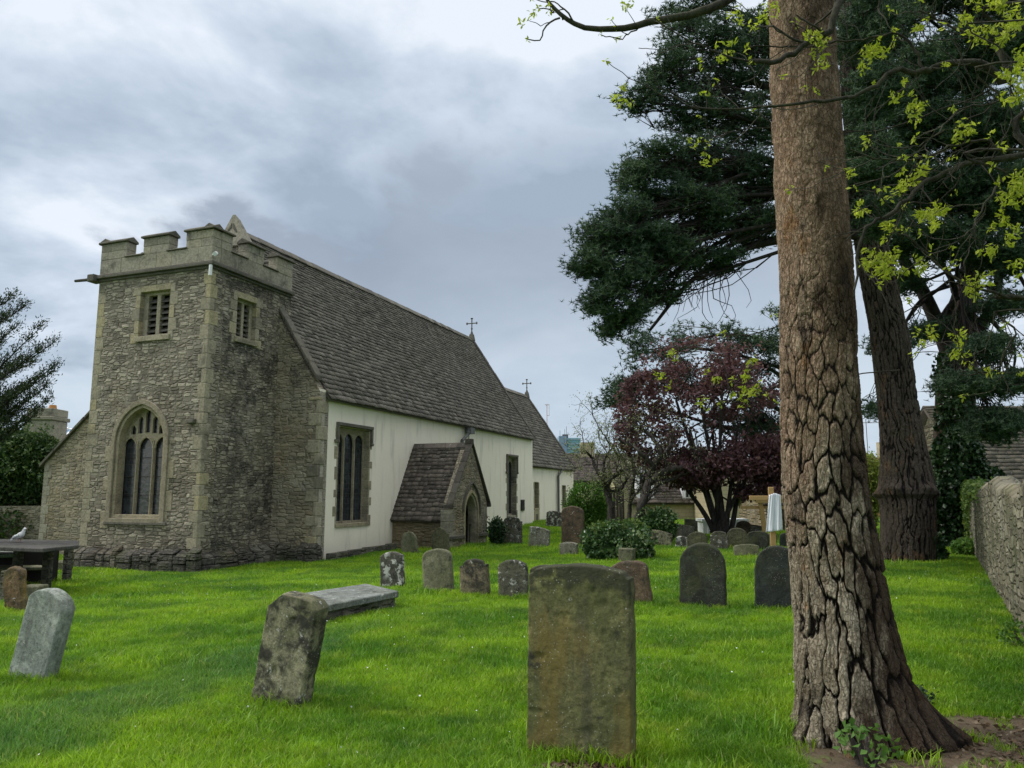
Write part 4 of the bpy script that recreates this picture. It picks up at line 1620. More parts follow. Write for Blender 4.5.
STONES = []
G_ = gravestone
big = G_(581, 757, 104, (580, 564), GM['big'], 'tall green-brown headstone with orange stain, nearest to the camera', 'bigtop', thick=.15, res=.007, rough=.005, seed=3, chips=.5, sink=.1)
G_(31, 682, 50, (55, 588), GM['grey'], 'pale grey headstone leaning right, with a clean shouldered arch, left foreground', 'camber', thick=.14, res=.010, rough=.002, seed=4)
G_(280, 706, 60, (301, 592), GM['mottled'], 'chunky mottled headstone with black moss patches leaning right in the left foreground', 'lsh', thick=.17, res=.008, rough=.007, seed=15, chips=1.0)
G_(17, 613, 25, (15, 567), GM['brown'], 'narrow reddish brown headstone with mossy top at the left edge', 'camber', thick=.12, res=.014, rough=.012, seed=6)
G_(393, 588, 25, (392, 552), GM['white_lichen'], 'black headstone blotched with white lichen beside the ledger slab', 'segment', seed=7)
G_(439, 593, 31, (437, 549), GM['sage'], 'smooth grey-green headstone, widest in the row left of the tall stone', 'camber', seed=8)
G_(476, 597, 30, (474, 559), GM['tan_dark'], 'tan headstone with blackened rim, second from the tall stone in its row', 'shoulder', seed=9)
G_(514, 599, 30, (513, 560), GM['lichen_dark'], 'dark speckled round-shouldered headstone just left of the tall foreground stone', 'camber', seed=10)
G_(549, 598, 38, (549, 565), GM['olive'], 'olive headstone mostly hidden behind the tall foreground stone', 'camber', seed=11)
G_(634, 606, 38, (629, 561), GM['redbrown'], 'brown headstone half hidden right behind the tall foreground stone', 'camber', seed=12)
G_(703, 608, 45, (702, 543), GM['dark'], 'black round-topped headstone standing alone on the lawn', 'round', seed=13, thick=.14)
G_(777, 611, 42, (776, 546), GM['slate'], 'blue-black slate headstone with arched top beside the pine trunk', 'round', seed=14, thick=.12)
G_(627, 562, 18, (627, 548), GM['sage'], 'small square stone stub with pale flat top in front of the ivy mound', 'flat', thick=.3, seed=16)
G_(410, 554, 17, (409, 532), GM['sage'], 'pale headstone with rounded head against the porch side wall, leftmost of two', 'round', seed=17)
G_(441, 552, 18, (440, 527), GM['olive'], 'grey headstone with pointed arch head by the porch corner', 'point', seed=18)
G_(512, 544, 21, (512, 517), GM['lichen_dark'], 'dark lichen-spotted headstone right of the porch doorway', 'shoulder', seed=19)
G_(539, 548, 21, (540, 526), GM['speckle'], 'pale speckled headstone tilted right between the porch and tall brown stone', 'slant', seed=20)
G_(554, 527, 17, (555, 511), GM['white_lichen'], 'dark headstone with white patches close to the chancel wall', 'camber', seed=21)
G_(573, 546, 23, (573, 506), GM['redbrown'], 'tall brown headstone before the clipped round bush', 'camber', seed=22, thick=.16)
G_(569, 556, 19, (569, 542), GM['speckle'], 'low pale speckled stone at the foot of the tall brown headstone', 'segment', seed=23, thick=.14)
G_(661, 547, 21, (662, 530), GM['mottled'], 'broad brown headstone leaning right beside the ivy mound', 'slant', seed=24)
G_(684, 539, 18, (685, 525), GM['speckle'], 'pale grey headstone near the foot of the red-leaved tree', 'flat', seed=25)
G_(681, 548, 12, (682, 536), GM['white_lichen'], 'low stone splashed with white lichen right of the broad brown headstone', 'camber', seed=26)
G_(698, 549, 20, (697, 532), GM['olive'], 'mossy olive headstone behind the black round-topped stone', 'round', seed=27)
G_(719, 551, 18, (719, 531), GM['lichen_dark'], 'speckled grey headstone with shouldered arch, left of a mossy trio', 'round', seed=28)
G_(738, 549, 20, (737, 528), GM['olive'], 'mossy green headstone, tallest in the middle of the far group', 'round', seed=29)
G_(758, 551, 20, (758, 531), GM['dark'], 'dark square headstone at the right of the mossy far trio', 'camber', seed=30)
G_(747, 557, 24, (746, 544), GM['sage'], 'low grey-green headstone with segmental top, in front of the far group', 'camber', seed=31)
G_(743, 538, 16, (744, 521), GM['redbrown'], 'rounded brown headstone behind the mossy trio, before the white shed', 'round', seed=32)
G_(720, 535, 15, (720, 519), GM['olive'], 'square mossy headstone right of the red-leaved tree trunks', 'flat', seed=33)
G_(692, 533, 15, (692, 519), GM['dark'], 'dark flat-topped headstone left of the red-leaved tree trunks', 'flat', seed=34)
G_(755, 539, 11, (756, 525), GM['lichen_dark'], 'narrow grey headstone partly hidden behind the dark square one', 'flat', seed=35)
G_(771, 548, 10, (772, 533), GM['sage'], 'narrow grey headstone left of the wooden cross post', 'camber', seed=36)
G_(785, 549, 11, (785, 533), GM['slate'], 'dark headstone beside the pine trunk, right of the wooden cross post', 'camber', seed=37)

# ledger slab lying on a low chest
def slab(corners_px, z_top, thick, name, label, mat_, cat='tomb', base_in=.08, base_mat=None):
    pts = []
    for px, py in corners_px:
        r = ray(px, py)
        p = CAM + r * ((z_top - CAM_H) / r[2])
        pts.append(Vector(p))
    c = sum(pts, Vector()) / len(pts)
    root = empty(name, (c.x, c.y, gz(c.x, c.y)), 0, label, cat)
    mb = MB()
    o_ = Vector((c.x, c.y, gz(c.x, c.y)))
    top = [p - o_ for p in pts]
    bot = [p - Vector((0, 0, thick)) for p in top]
    n = len(top)
    mb.raw(top + bot, [tuple(range(n)), tuple(range(2 * n - 1, n - 1, -1))] + [(i, i + n, (i + 1) % n + n, (i + 1) % n) for i in range(n)])
    mb.build('slab', mat_, root, bevel=.012)
    return root, top, thick
zt = gz(-2.9, 11.8) + .26
lg, tp_, th_ = slab([(283, 596), (318, 607), (399, 591), (366, 583.5)], zt, .09, 'ledger_tomb', 'low ledger tomb with blue-grey flat slab lying in the grass', GM['ledger'])
mb = MB()
c_ = sum(tp_, Vector()) / 4
q_ = [c_ + (p - c_) * .93 for p in tp_]
for i in range(4):
    a, b_ = q_[i], q_[(i + 1) % 4]
    a2, b2 = c_ + (a - c_) * .9, c_ + (b_ - c_) * .9
    mb.hexa([(a.x, a.y, -.2), (b_.x, b_.y, -.2), (b2.x, b2.y, -.2), (a2.x, a2.y, -.2),
             (a.x, a.y, a.z - .091), (b_.x, b_.y, b_.z - .091), (b2.x, b2.y, b2.z - .091), (a2.x, a2.y, a2.z - .091)], 0, .4)
mb.build('chest_base', M['plinth'], lg)

# table tomb in the shade left of the tower
M['slab_dark'] = grave_mat('dark table slab', (.085, .08, .075), (.055, .052, .05), dark=.2, lichen=.05, moss=.15, streak=.1, seed=22, top_dark=0)
tz = 0.62
def onz(px, py, z):
    r = ray(px, py)
    return Vector(CAM + r * ((z - CAM_H) / r[2]))
tt, tp_, th_ = slab([(-60, 541), (-60, 545), (43, 548.5), (79, 545), (79, 540.5), (0, 539)], .66, .07, 'table_tomb', 'large dark table tomb with a white bird on it, left of the tower', M['slab_dark'])
for px, py, Yd in ((48, 560, 15.9), (18, 560, 16.0), (-20, 560, 15.9), (68, 560, 17.4)):
    mb = MB()
    p = at(px, py, Yd)
    q0 = p - tt.location
    mb.box(q0.x - .075, q0.x + .075, q0.y - .09, q0.y + .09, -.3, tp_[0].z - .071)
    mb.build('support', M['plinth'], tt, bevel=.03)
mb = MB()
p0_, p1_ = at(-60, 560, 16.9) - tt.location, at(56, 560, 17.2) - tt.location
mb.box(p0_.x, p1_.x, p0_.y - .1, p0_.y + .4, -.3, tp_[0].z - .071)
M['slab_shade'] = simple('slab shade black', (.018, .017, .015), .9, .5, 5)  # near-black box added to stand for the shade beneath the slab
mb.build('shade_box', M['slab_shade'], tt)
t2, tp_, _ = slab([(-40, 551), (-40, 556), (22, 553.5), (20, 549.5)], .40, .07, 'table_tomb', 'small pale topped table tomb at the left edge before the dark one', GM['grey'])
for px in (11, -22):
    mb = MB()
    p = at(px, 560, 13.3) - t2.location
    mb.box(p.x - .10, p.x + .10, p.y - .1, p.y + .3, -.3, tp_[0].z - .071)
    mb.build('support', M['plinth'], t2, bevel=.02)
t3, tp_, _ = slab([(-40, 566), (-40, 570), (44, 567), (40, 563.5)], .10, .06, 'table_tomb', 'low mossy slab tomb just above the grass, behind the brown leaning stone', GM['sage'])
for px in (-20, 8, 33):
    mb = MB()
    p = at(px, 570, 13.6) - t3.location
    mb.box(p.x - .16, p.x + .16, p.y - .1, p.y + .25, -.3, tp_[0].z - .061)
    mb.build('support', GM['sage'], t3, bevel=.02)
p = on_ground(59, 572)
mb = MB()
mb.box(-.28, .28, -.15, .15, -.1, .28)
o = mb.build('kerb_stone', GM['sage'], None, bevel=.04, rough=.008)
o.location = p
tag(o, 'small pale block of stone in front of the dark table tomb', 'stone block')

# white bird on the dark table tomb
def lathe_body(path, radii, name, mat_, parent=None, loc=None):
    P = smooth_path(path, 24)
    t = np.linspace(0, 1, len(radii))
    rr = np.interp(np.linspace(0, 1, len(P)), t, radii)
    return tube_obj(name, [(P, rr)], mat_, parent, sides=14)
M['bird'] = simple('white plumage', (.75, .75, .74), .7, .08, 30)
M['beak'] = simple('beak', (.25, .12, .07), .5)
bp = onz(19, 542.3, .66)
bird = empty('pigeon', bp, R(-20), 'white pigeon perched on the dark table tomb left of the tower', 'bird')
lathe_body([(-.24, 0, .03), (-.14, 0, .07), (-.03, 0, .115), (.06, 0, .16), (.10, 0, .21), (.115, 0, .25), (.14, 0, .265), (.165, 0, .258)],
           [.008, .03, .062, .06, .035, .032, .03, .006], 'body', M['bird'], bird)
tube_obj('beak', [(np.array([(.16, 0, .258), (.19, 0, .25)]), np.array([.01, .002]))], M['beak'], bird)
tube_obj('wing', [(smooth_path([(-.17, .045, .06), (-.06, .06, .11), (.04, .05, .14)], 10), np.interp(np.linspace(0, 1, 10), [0, .6, 1], [.006, .032, .02]))], M['bird'], bird)
tube_obj('wing', [(smooth_path([(-.17, -.045, .06), (-.06, -.06, .11), (.04, -.05, .14)], 10), np.interp(np.linspace(0, 1, 10), [0, .6, 1], [.006, .032, .02]))], M['bird'], bird)
for s_ in (-.025, .025):
    tube_obj('leg', [(np.array([(0, s_, .07), (.005, s_, .004), (.04, s_, .004)]), np.array([.008, .005, .004]))], M['beak'], bird)

# ------------------------------------------------------------------ timber cross with white cloth, and the frame behind it
M['pine_timber'] = simple('raw timber', (.42, .27, .11), .75, .2, 9)
M['cloth'] = simple('white cloth', (.78, .80, .86), .85, .03, 3)
cg = on_ground(774, 556)
Yc = cg.y
cross = empty('timber_cross', cg, R(-12), 'rough timber cross standing in the grass beside the pine', 'cross')
def zy(px, py, Yd): return at(px, py, Yd)
topz = zy(773, 487, Yc).z - cg.z
armz = zy(773, 498, Yc).z - cg.z
mb = MB()
mb.box(-.07, .07, -.05, .05, -.1, topz)
mb.build('post', M['pine_timber'], cross, bevel=.01)
mb = MB()
mb.box(-.56, .55, -.10, -.051, armz - .06, armz + .06)
mb.build('crossbar', M['pine_timber'], cross, bevel=.01)
# cloth hung over the bar
nxp, nzp = 20, 24
clb = zy(775, 531, Yc).z - cg.z
V = []
for iz in range(nzp + 1):
    t_ = iz / nzp
    z = armz + .08 - (armz + .08 - clb) * t_
    wd = .14 + .07 * t_
    for ix in range(nxp + 1):
        s_ = ix / nxp * 2 - 1
        fold = .028 * math.sin(s_ * 7 + 1.2) * (.3 + t_) + .014 * math.sin(s_ * 17 + t_ * 3)
        V.append((.08 + s_ * wd + .06 * t_ * -1, -.14 + fold, z + .05 * (1 - t_) * (1 - abs(s_)) + .03 * s_ * t_))
V = np.array(V)
a = (np.arange(nzp)[:, None] * (nxp + 1) + np.arange(nxp)[None])
F_ = np.stack([a, a + 1, a + nxp + 2, a + nxp + 1], -1).reshape(-1, 4)
o = np_mesh('cloth_drape', V, F_.ravel(), np.full(len(F_), 4), M['cloth'], None, smooth=True)
sm_ = o.modifiers.new('s', 'SOLIDIFY')
sm_.thickness = .008
o.location = cg
o.rotation_euler = (0, 0, R(-12))
tag(o, 'white cloth draped over the arm of the timber cross', 'cloth')
fg_ = at(763, 548, 26.5)
fg_.z = gz(fg_.x, fg_.y)
fr = empty('garden_pergola', fg_, R(-8), 'orange-brown timber post and rail pergola just behind the draped cross', 'pergola')
z1 = at(763, 500, 26.5).z - fg_.z
z2 = at(763, 506, 26.5).z - fg_.z
mb = MB()
mb.hexa([(.06, -.06, -.1), (.2, -.06, -.1), (.2, .06, -.1), (.06, .06, -.1), (-.1, -.06, z1), (.04, -.06, z1), (.04, .06, z1), (-.1, .06, z1)])
mb.build('post', M['pine_timber'], fr)
mb = MB()
mb.box(-.18, .9, -.12, -.061, z1 - .1, z1 + .02)
mb.build('rail', M['pine_timber'], fr)
mb = MB()
mb.box(-.65, .9, .061, .12, z2 - .1, z2 + .0)
mb.build('rail', M['pine_timber'], fr)

# ------------------------------------------------------------------ foliage materials
def leaf_mat(name, c0, c1, c2=None, trans=.35, rough=.6):
    m_, t, b = new_mat(name)
    tint = t.attr('tint')
    st = [(0, c0), (.6, c1), (1, c2 or c1)]
    n = t.noise(t.coord(), .8, 4, .6)
    col = t.ramp(t.m('ADD', t.m('MULTIPLY', tint, .7), t.m('MULTIPLY', t.smooth(n, .3, .7), .3)), st)
    t.put(b.inputs['Base Color'], col)
    b.inputs['Roughness'].default_value = rough
    b.inputs['Specular IOR Level'].default_value = .3
    tr = t.new('ShaderNodeBsdfTranslucent')
    t.put(tr.inputs['Color'], t.vm('MULTIPLY', col, (1.15, 1.25, .8)))
    mx_ = t.new('ShaderNodeMixShader')
    mx_.inputs[0].default_value = trans
    t.l.new(b.outputs[0], mx_.inputs[1])
    t.l.new(tr.outputs[0], mx_.inputs[2])
    out = [n_ for n_ in t.n if n_.type == 'OUTPUT_MATERIAL'][0]
    t.l.new(mx_.outputs[0], out.inputs[0])
    return m_


M['needle'] = leaf_mat('pine needles', (.018, .042, .022), (.046, .088, .046), (.12, .17, .085), .18)
M['purple'] = leaf_mat('purple leaves', (.060, .032, .040), (.125, .058, .072), (.27, .15, .17), .4)
M['spring'] = leaf_mat('spring leaves', (.20, .255, .025), (.34, .39, .04), (.50, .52, .08), .5)
M['palegreen'] = leaf_mat('pale young leaves', (.17, .20, .085), (.27, .30, .15), (.42, .43, .30), .35)
M['box_leaf'] = leaf_mat('clipped bush leaves', (.045, .11, .02), (.11, .23, .035), (.20, .34, .06), .3)
M['ivy'] = leaf_mat('ivy leaves', (.010, .026, .010), (.022, .052, .018), (.065, .11, .04), .12, .35)
M['ivy2'] = leaf_mat('glossy ivy leaves', (.022, .052, .018), (.055, .115, .035), (.24, .30, .13), .15, .3)
M['yew'] = leaf_mat('yew leaves', (.012, .030, .012), (.026, .055, .02), (.06, .09, .03), .12)
M['yew2'] = leaf_mat('laurel leaves', (.018, .045, .014), (.05, .095, .026), (.15, .19, .06), .2)
M['conifer'] = leaf_mat('conifer sprays', (.020, .035, .018), (.04, .06, .028), (.075, .095, .04), .15)
M['hedge'] = leaf_mat('light green hedge', (.12, .16, .03), (.22, .26, .055), (.34, .36, .09), .3)
M['shrub'] = leaf_mat('variegated shrub leaves', (.03, .07, .015), (.09, .15, .03), (.22, .28, .07), .25)
M['weed'] = leaf_mat('ground ivy leaves', (.05, .12, .02), (.10, .20, .035), (.18, .28, .06), .3)


def branch_mat(name, a, b2, sc=14, moss=.0):
    m_, t, b = new_mat(name)
    ob = t.coord()
    n = t.noise(t.vm('MULTIPLY', ob, (1, 1, .4)), sc, 7, .7)
    col = t.mix(t.smooth(n, .35, .65), a, b2)
    if moss:
        col = t.mix(t.m('MULTIPLY', t.smooth(t.noise(ob, 2.2, 5, .6), .45, .6), moss), col, (.07, .08, .03))
    t.put(b.inputs['Base Color'], col)
    t.put(b.inputs['Normal'], t.bump(n, .9, .02))
    return m_


M['limb'] = branch_mat('dark pine limb', (.012, .010, .009), (.034, .028, .024))
M['plumbark'] = branch_mat('plum bark', (.022, .018, .017), (.055, .046, .042))
M['applebark'] = branch_mat('fruit tree bark', (.028, .024, .021), (.075, .065, .055))
M['ashbark'] = branch_mat('ash bark', (.018, .017, .013), (.055, .05, .038), 22, moss=.2)


def grow(start, d, length, rad, depth, rng, nch=3, spread=.7, shrink=.68, up=.12, curl=.25, paths=None, tips=None, minr=.004, mid=None):
    """simple recursive branching: appends tube paths and tip points"""
    n = 6
    p = np.array(start, float)
    d = np.array(d, float)
    d /= np.linalg.norm(d)
    pts = [p.copy()]
    for i in range(n):
        d = d + rng.normal(0, curl / n * 2.2, 3) + np.array([0, 0, up / n])
        d /= np.linalg.norm(d)
        p = p + d * length / n
        pts.append(p.copy())
        if mid is not None and depth <= 1 and i > 1:
            mid.append(p.copy())
    r1 = max(minr, rad * .55)
    paths.append((np.array(pts), np.linspace(rad, r1, n + 1)))
    if depth <= 0:
        tips.append(p.copy())
        return
    for k in range(nch):
        f = rng.uniform(.45, 1.0) if k else 1.0
        i = int(f * n)
        q = pts[i]
        dd = d + rnd_unit(rng, 1)[0] * spread
        grow(q, dd, length * shrink * rng.uniform(.75, 1.15), max(minr, rad * (.62 if k else .7) * rng.uniform(.8, 1)), depth - 1, rng, nch, spread, shrink, up, curl, paths, tips, minr, mid)


# ------------------------------------------------------------------ big trunks with modelled bark
def worley(u, v, seed, wrap=None):
    """F1, F2 and cell id on a jittered unit grid; u wraps every `wrap` cells"""
    iu, iv = np.floor(u).astype(np.int64), np.floor(v).astype(np.int64)
    f1 = np.full(u.shape, 9.0)
    f2 = np.full(u.shape, 9.0)
    cid = np.zeros(u.shape)
    for du in (-1, 0, 1):
        for dv in (-1, 0, 1):
            cu, cv = iu + du, iv + dv
            cw = cu % wrap if wrap else cu
            jx = _hash(cw, cv, cw * 0, seed)
            jy = _hash(cw, cv, cw * 0, seed + 1)
            dd = np.hypot(cu + jx - u, cv + jy - v)
            idv = _hash(cw, cv, cw * 0, seed + 2)
            m1 = dd < f1
            f2 = np.where(m1, f1, np.minimum(f2, dd))
            cid = np.where(m1, idv, cid)
            f1 = np.where(m1, dd, f1)
    return f1, f2, cid


def trunk(name, centers, radii, nth, nz, mat_, parent, plates=True, cells=15, stretch=.42, depth=.035, seed=1, flare=None, loc=(0, 0, 0), lump=.02, fade_up=0.35, ring=None):
    """trunk along centers (list of points) with radii; bark plates cut by furrows.
    flare(theta, z) -> extra radius"""
    P = smooth_path(centers, nz)
    nz_ = len(P)
    tt_ = np.linspace(0, 1, nz_)
    L = np.concatenate([[0], np.cumsum(np.linalg.norm(np.diff(P, axis=0), axis=1))])
    rr = np.interp(L / L[-1], np.linspace(0, 1, len(radii)) if not isinstance(radii[0], tuple) else [r_[0] for r_ in radii], radii if not isinstance(radii[0], tuple) else [r_[1] for r_ in radii])
    th = np.arange(nth) * 2 * math.pi / nth
    TH, ZL = np.meshgrid(th, L)
    RR = np.repeat(rr[:, None], nth, 1)
    cs, sn = np.cos(TH), np.sin(TH)
    zw = P[:, 2][:, None] + 0 * TH
    base = np.stack([cs * RR * 3, sn * RR * 3, ZL], -1).reshape(-1, 3)
    warp = (fbm(base * np.array([1.6, 1.6, 2.6]), 4, seed) + .35 * fbm(base * np.array([9, 9, 7]), 4, seed + 60)).reshape(TH.shape)
    warp2 = (fbm(base * np.array([1.6, 1.6, 2.0]) + 9, 4, seed + 3) + .4 * fbm(base * np.array([10, 10, 8]) + 5, 4, seed + 63)).reshape(TH.shape)
    u = TH / (2 * math.pi) * cells + warp * .85
    circ = 2 * math.pi * np.interp(.4, tt_, rr)
    cell_w = circ / cells
    # plates are long near the ground and shorten upwards
    dz_ = np.gradient(L)
    zr_n = L / L[-1]
    st_ = stretch * np.interp(zr_n, [0, .08, .2, .4], [.26, .34, .85, 1.25])
    vv = np.cumsum(dz_ * st_ / cell_w)
    v = vv[:, None] + warp2 * .62 + 0 * TH
    f1, f2, cid = worley(u, v, seed, cells)
    edge = f2 - f1
    # a second finer net of cracks that takes over higher up
    u2 = TH / (2 * math.pi) * cells * 3 + warp2 * 1.5
    v2 = (vv * 2.0)[:, None] + warp * 1.5
    g1, g2, cid2 = worley(u2, v2, seed + 7, cells * 3)
    edge2 = g2 - g1
    hi_ = np.clip((ZL - fade_up * L[-1]) / (.25 * L[-1]), 0, 1)
    wdt = .22 + .12 * np.cos(TH) * np.clip(1 - ZL / (.25 * L[-1]), 0, 1) + .17 * fbm(base * np.array([1.2, 1.2, .8]) + 31, 3, seed + 70).reshape(TH.shape)
    plate = np.clip(edge / np.clip(wdt, .06, .4), 0, 1) ** .8
    plate2 = np.clip(edge2 / .20, 0, 1) ** .7
    # flaky terraces on the plates
    fl = fbm(base * np.array([4.5, 4.5, 5.0]) + 17, 4, seed + 50).reshape(TH.shape)
    terr = np.floor(fl * 7) / 7
    top_ = np.clip((ZL / L[-1] - .27) / .12, 0, 1)
    k = (1 - hi_) * plate + hi_ * ((.36 - .12 * top_) * plate2 + (.30 - .1 * top_) * plate + .34 + .22 * top_)
    k = k * (1 - .22 * (1 - plate2) * (1 - hi_))
    fine = fbm(base * 9, 4, seed + 20).reshape(TH.shape)
    R_ = RR + depth * (k - 1) * (1 - .55 * hi_) + fine * depth * .13 + (cid - .5) * depth * .22 * np.clip(edge / .2, 0, 1) + terr * depth * .34
    R_ += lump * fbm(base * .7 + 3, 3, seed + 40).reshape(TH.shape)
    if flare is not None:
        R_ += flare(TH, ZL)
    if ring is not None:
        R_ += ring(TH, ZL)
    X_ = P[:, 0][:, None] + cs * R_
    Y_ = P[:, 1][:, None] + sn * R_
    Z_ = zw
    V = np.stack([X_, Y_, Z_], -1).reshape(-1, 3)
    i = np.arange(nz_ - 1)[:, None]
    j = np.arange(nth)[None]
    q = np.stack([i * nth + j, i * nth + (j + 1) % nth, (i + 1) * nth + (j + 1) % nth, (i + 1) * nth + j], -1).reshape(-1, 4)
    return np_mesh(name, V, q.ravel(), np.full(len(q), 4), mat_, parent, smooth=True,
                   attrs={'plate': k.ravel(), 'cell': np.clip(cid * .45 + .35 * (terr + .5) + .1, 0, 1).ravel(), 'high': (ZL / L[-1]).ravel(), 'turn': (TH / 2 / math.pi).ravel()})


def bark_mat(name, pale, mid, crack, warm=(.12, .06, .03), wamt=.5, moss=.25, gdark=.3, turn_shade=0):
    m_, t, b = new_mat(name)
    ob = t.coord()
    pl = t.attr('plate')
    ce = t.attr('cell')
    hi_ = t.attr('high')
    n = t.noise(ob, 14, 8, .72)
    n2 = t.noise(t.vm('MULTIPLY', ob, (1, 1, .35)), 45, 6, .7)
    big = t.noise(t.vm('MULTIPLY', ob, (1, 1, .45)), 2.0, 6, .65)
    col = t.mix(ce, pale, mid)
    # ruddy scaly bark higher up
    w = t.m('MULTIPLY', t.smooth(t.m('ADD', hi_, t.m('MULTIPLY', t.m('SUBTRACT', big, .5), .9)), .12, .36), wamt)
    col = t.mix(w, col, warm)
    # rusty blotches where outer flakes have dropped
    ru = t.noise(t.vm('MULTIPLY', t.vm('ADD', ob, (2, 7, 5)), (1, 1, .55)), 3.4, 6, .68)
    col = t.mix(t.m('MULTIPLY', t.smooth(ru, .56, .66), .9 * wamt), col, (.25, .125, .045))
    base_ = col
    col = t.mix(t.m('MULTIPLY', t.smooth(n, .42, .60), .7), col, t.vm('MULTIPLY', base_, (.42, .37, .33)))
    col = t.mix(t.m('MULTIPLY', t.smooth(n2, .48, .68), .5), col, t.vm('MULTIPLY', base_, (1.5, 1.48, 1.42)))
    fl_ = t.vor(t.vm('ADD', t.vm('MULTIPLY', ob, (38, 38, 20)), t.vm('MULTIPLY', t.noise(ob, 11, 4, .6, color=True), (3, 3, 3))), 1, 'DISTANCE_TO_EDGE')
    flk = t.smooth(fl_, .16, .03)
    col = t.mix(t.m('MULTIPLY', flk, .5), col, t.vm('MULTIPLY', base_, (.3, .26, .22)))
    # algae patches, dark weeping stains
    col = t.mix(t.m('MULTIPLY', t.smooth(t.noise(t.vm('ADD', ob, (3, 3, 1)), 1.7, 6, .7), .5, .64), moss), col, (.055, .06, .022))
    dk = t.noise(t.vm('MULTIPLY', t.vm('ADD', ob, (8, 1, .4)), (1, 1, .42)), 2.9, 8, .68)
    col = t.mix(t.m('MULTIPLY', t.smooth(dk, .53, .66), gdark), col, (.02, .017, .014))
    if turn_shade:
        # shade painted into the bark on the trunk's right side, ragged by noise
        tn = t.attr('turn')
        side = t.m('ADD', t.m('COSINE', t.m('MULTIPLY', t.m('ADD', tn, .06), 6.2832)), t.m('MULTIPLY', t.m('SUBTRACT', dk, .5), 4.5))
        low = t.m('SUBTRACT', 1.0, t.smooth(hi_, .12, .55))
        col = t.mix(t.m('MULTIPLY', t.m('MULTIPLY', t.smooth(side, .05, .75), t.m('ADD', .55, t.m('MULTIPLY', low, .35))), turn_shade), col, (.040, .026, .017))
    col = t.mix(t.smooth(pl, .85, .40), col, crack)
    t.put(b.inputs['Base Color'], col)
    t.put(b.inputs['Normal'], t.bump(t.m('SUBTRACT', t.m('ADD', n, t.m('MULTIPLY', n2, .5)), t.m('MULTIPLY', flk, .5)), .95, .014))
    b.inputs['Roughness'].default_value = .95
    b.inputs['Specular IOR Level'].default_value = .12
    return m_


M['bark'] = bark_mat('pine bark', (.20, .16, .115), (.48, .425, .325), (.014, .011, .009), warm=(.29, .19, .13), wamt=.75, gdark=.95, turn_shade=1.0)
M['bark2'] = bark_mat('cedar bark', (.06, .05, .042), (.105, .088, .072), (.012, .010, .009), warm=(.055, .045, .038), wamt=.3, moss=.15, gdark=.5)

# --- the pine in the foreground
Yp = 5.35
pb = on_ground(872, 745)
pine = empty('pine_tree', (pb.x, Yp, gz(pb.x, Yp)), 0, 'big foreground pine trunk with deep plated bark and flared roots', 'tree')
po = np.array([pb.x, Yp, gz(pb.x, Yp)])
def ctr(px, py, Yd=Yp): return np.array(at(px, py, Yd)) - po
pz = [ctr(870, 790), ctr(861, 735), ctr(848, 680), ctr(842, 620), ctr(835, 560), ctr(826, 500), ctr(822, 440), ctr(819, 380), ctr(817, 320), ctr(815, 260), ctr(811, 200), ctr(807, 130), ctr(803, 60), ctr(801, 0), ctr(800, -90), ctr(799, -230), ctr(798, -420)]
wpx = [112, 112, 108, 104, 97, 92, 88, 84, 82, 80, 78, 74, 71, 69, 66, 60, 50]
rads = []
Lp = np.concatenate([[0], np.cumsum([np.linalg.norm(pz[i + 1] - pz[i]) for i in range(len(pz) - 1)])])
for i, w in enumerate(wpx):
    p = pz[i] + po - CAM
    dist = math.hypot(p[0], p[1]) * 1.0
    slant = (p[1] * math.cos(PITCH) + p[2] * math.sin(PITCH))
    rads.append((Lp[i] / Lp[-1], w * slant / FPX / 2 * .89))
def pine_flare(th, zl):
    z = zl - .38
    g = np.exp(-np.clip(z, 0, 9) / .16)
    g2 = np.exp(-np.clip(z, 0, 9) / .28)
    a = lambda c, s: np.exp(-((np.angle(np.exp(1j * (th - c)))) / s) ** 2)
    return g2 * (.27 * a(-.35, .55) + .03) + g * (.10 * a(-2.9, .6) + .10 * a(-1.5, .32) + .08 * a(-2.15, .25) + .2 * a(1.6, .6) + .06 * np.cos(th * 7 + 1))
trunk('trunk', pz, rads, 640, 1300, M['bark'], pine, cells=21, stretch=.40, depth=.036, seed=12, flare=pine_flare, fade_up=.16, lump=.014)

# crown of the foreground pine, above the frame
rg = np.random.default_rng(21)
top = pz[-1]
pa, tips = [], []
for k in range(7):
    a = k * .9 + .3
    st = pz[-1] * (1 - k * .03) + pz[-2] * (k * .03)
    grow(st, (math.cos(a), math.sin(a), .5), 1.5, .09, 2, rg, 3, .7, .7, .1, .3, pa, tips, .01)
tube_obj('limbs', pa, M['limb'], pine, 6)
tp_ = np.array(tips)
pts = np.repeat(tp_, 30, 0) + rg.normal(0, .22, (len(tp_) * 30, 3))
leaf_obj('crown', [needles(pts, rg, .16, .014, 8)], M['needle'], pine)

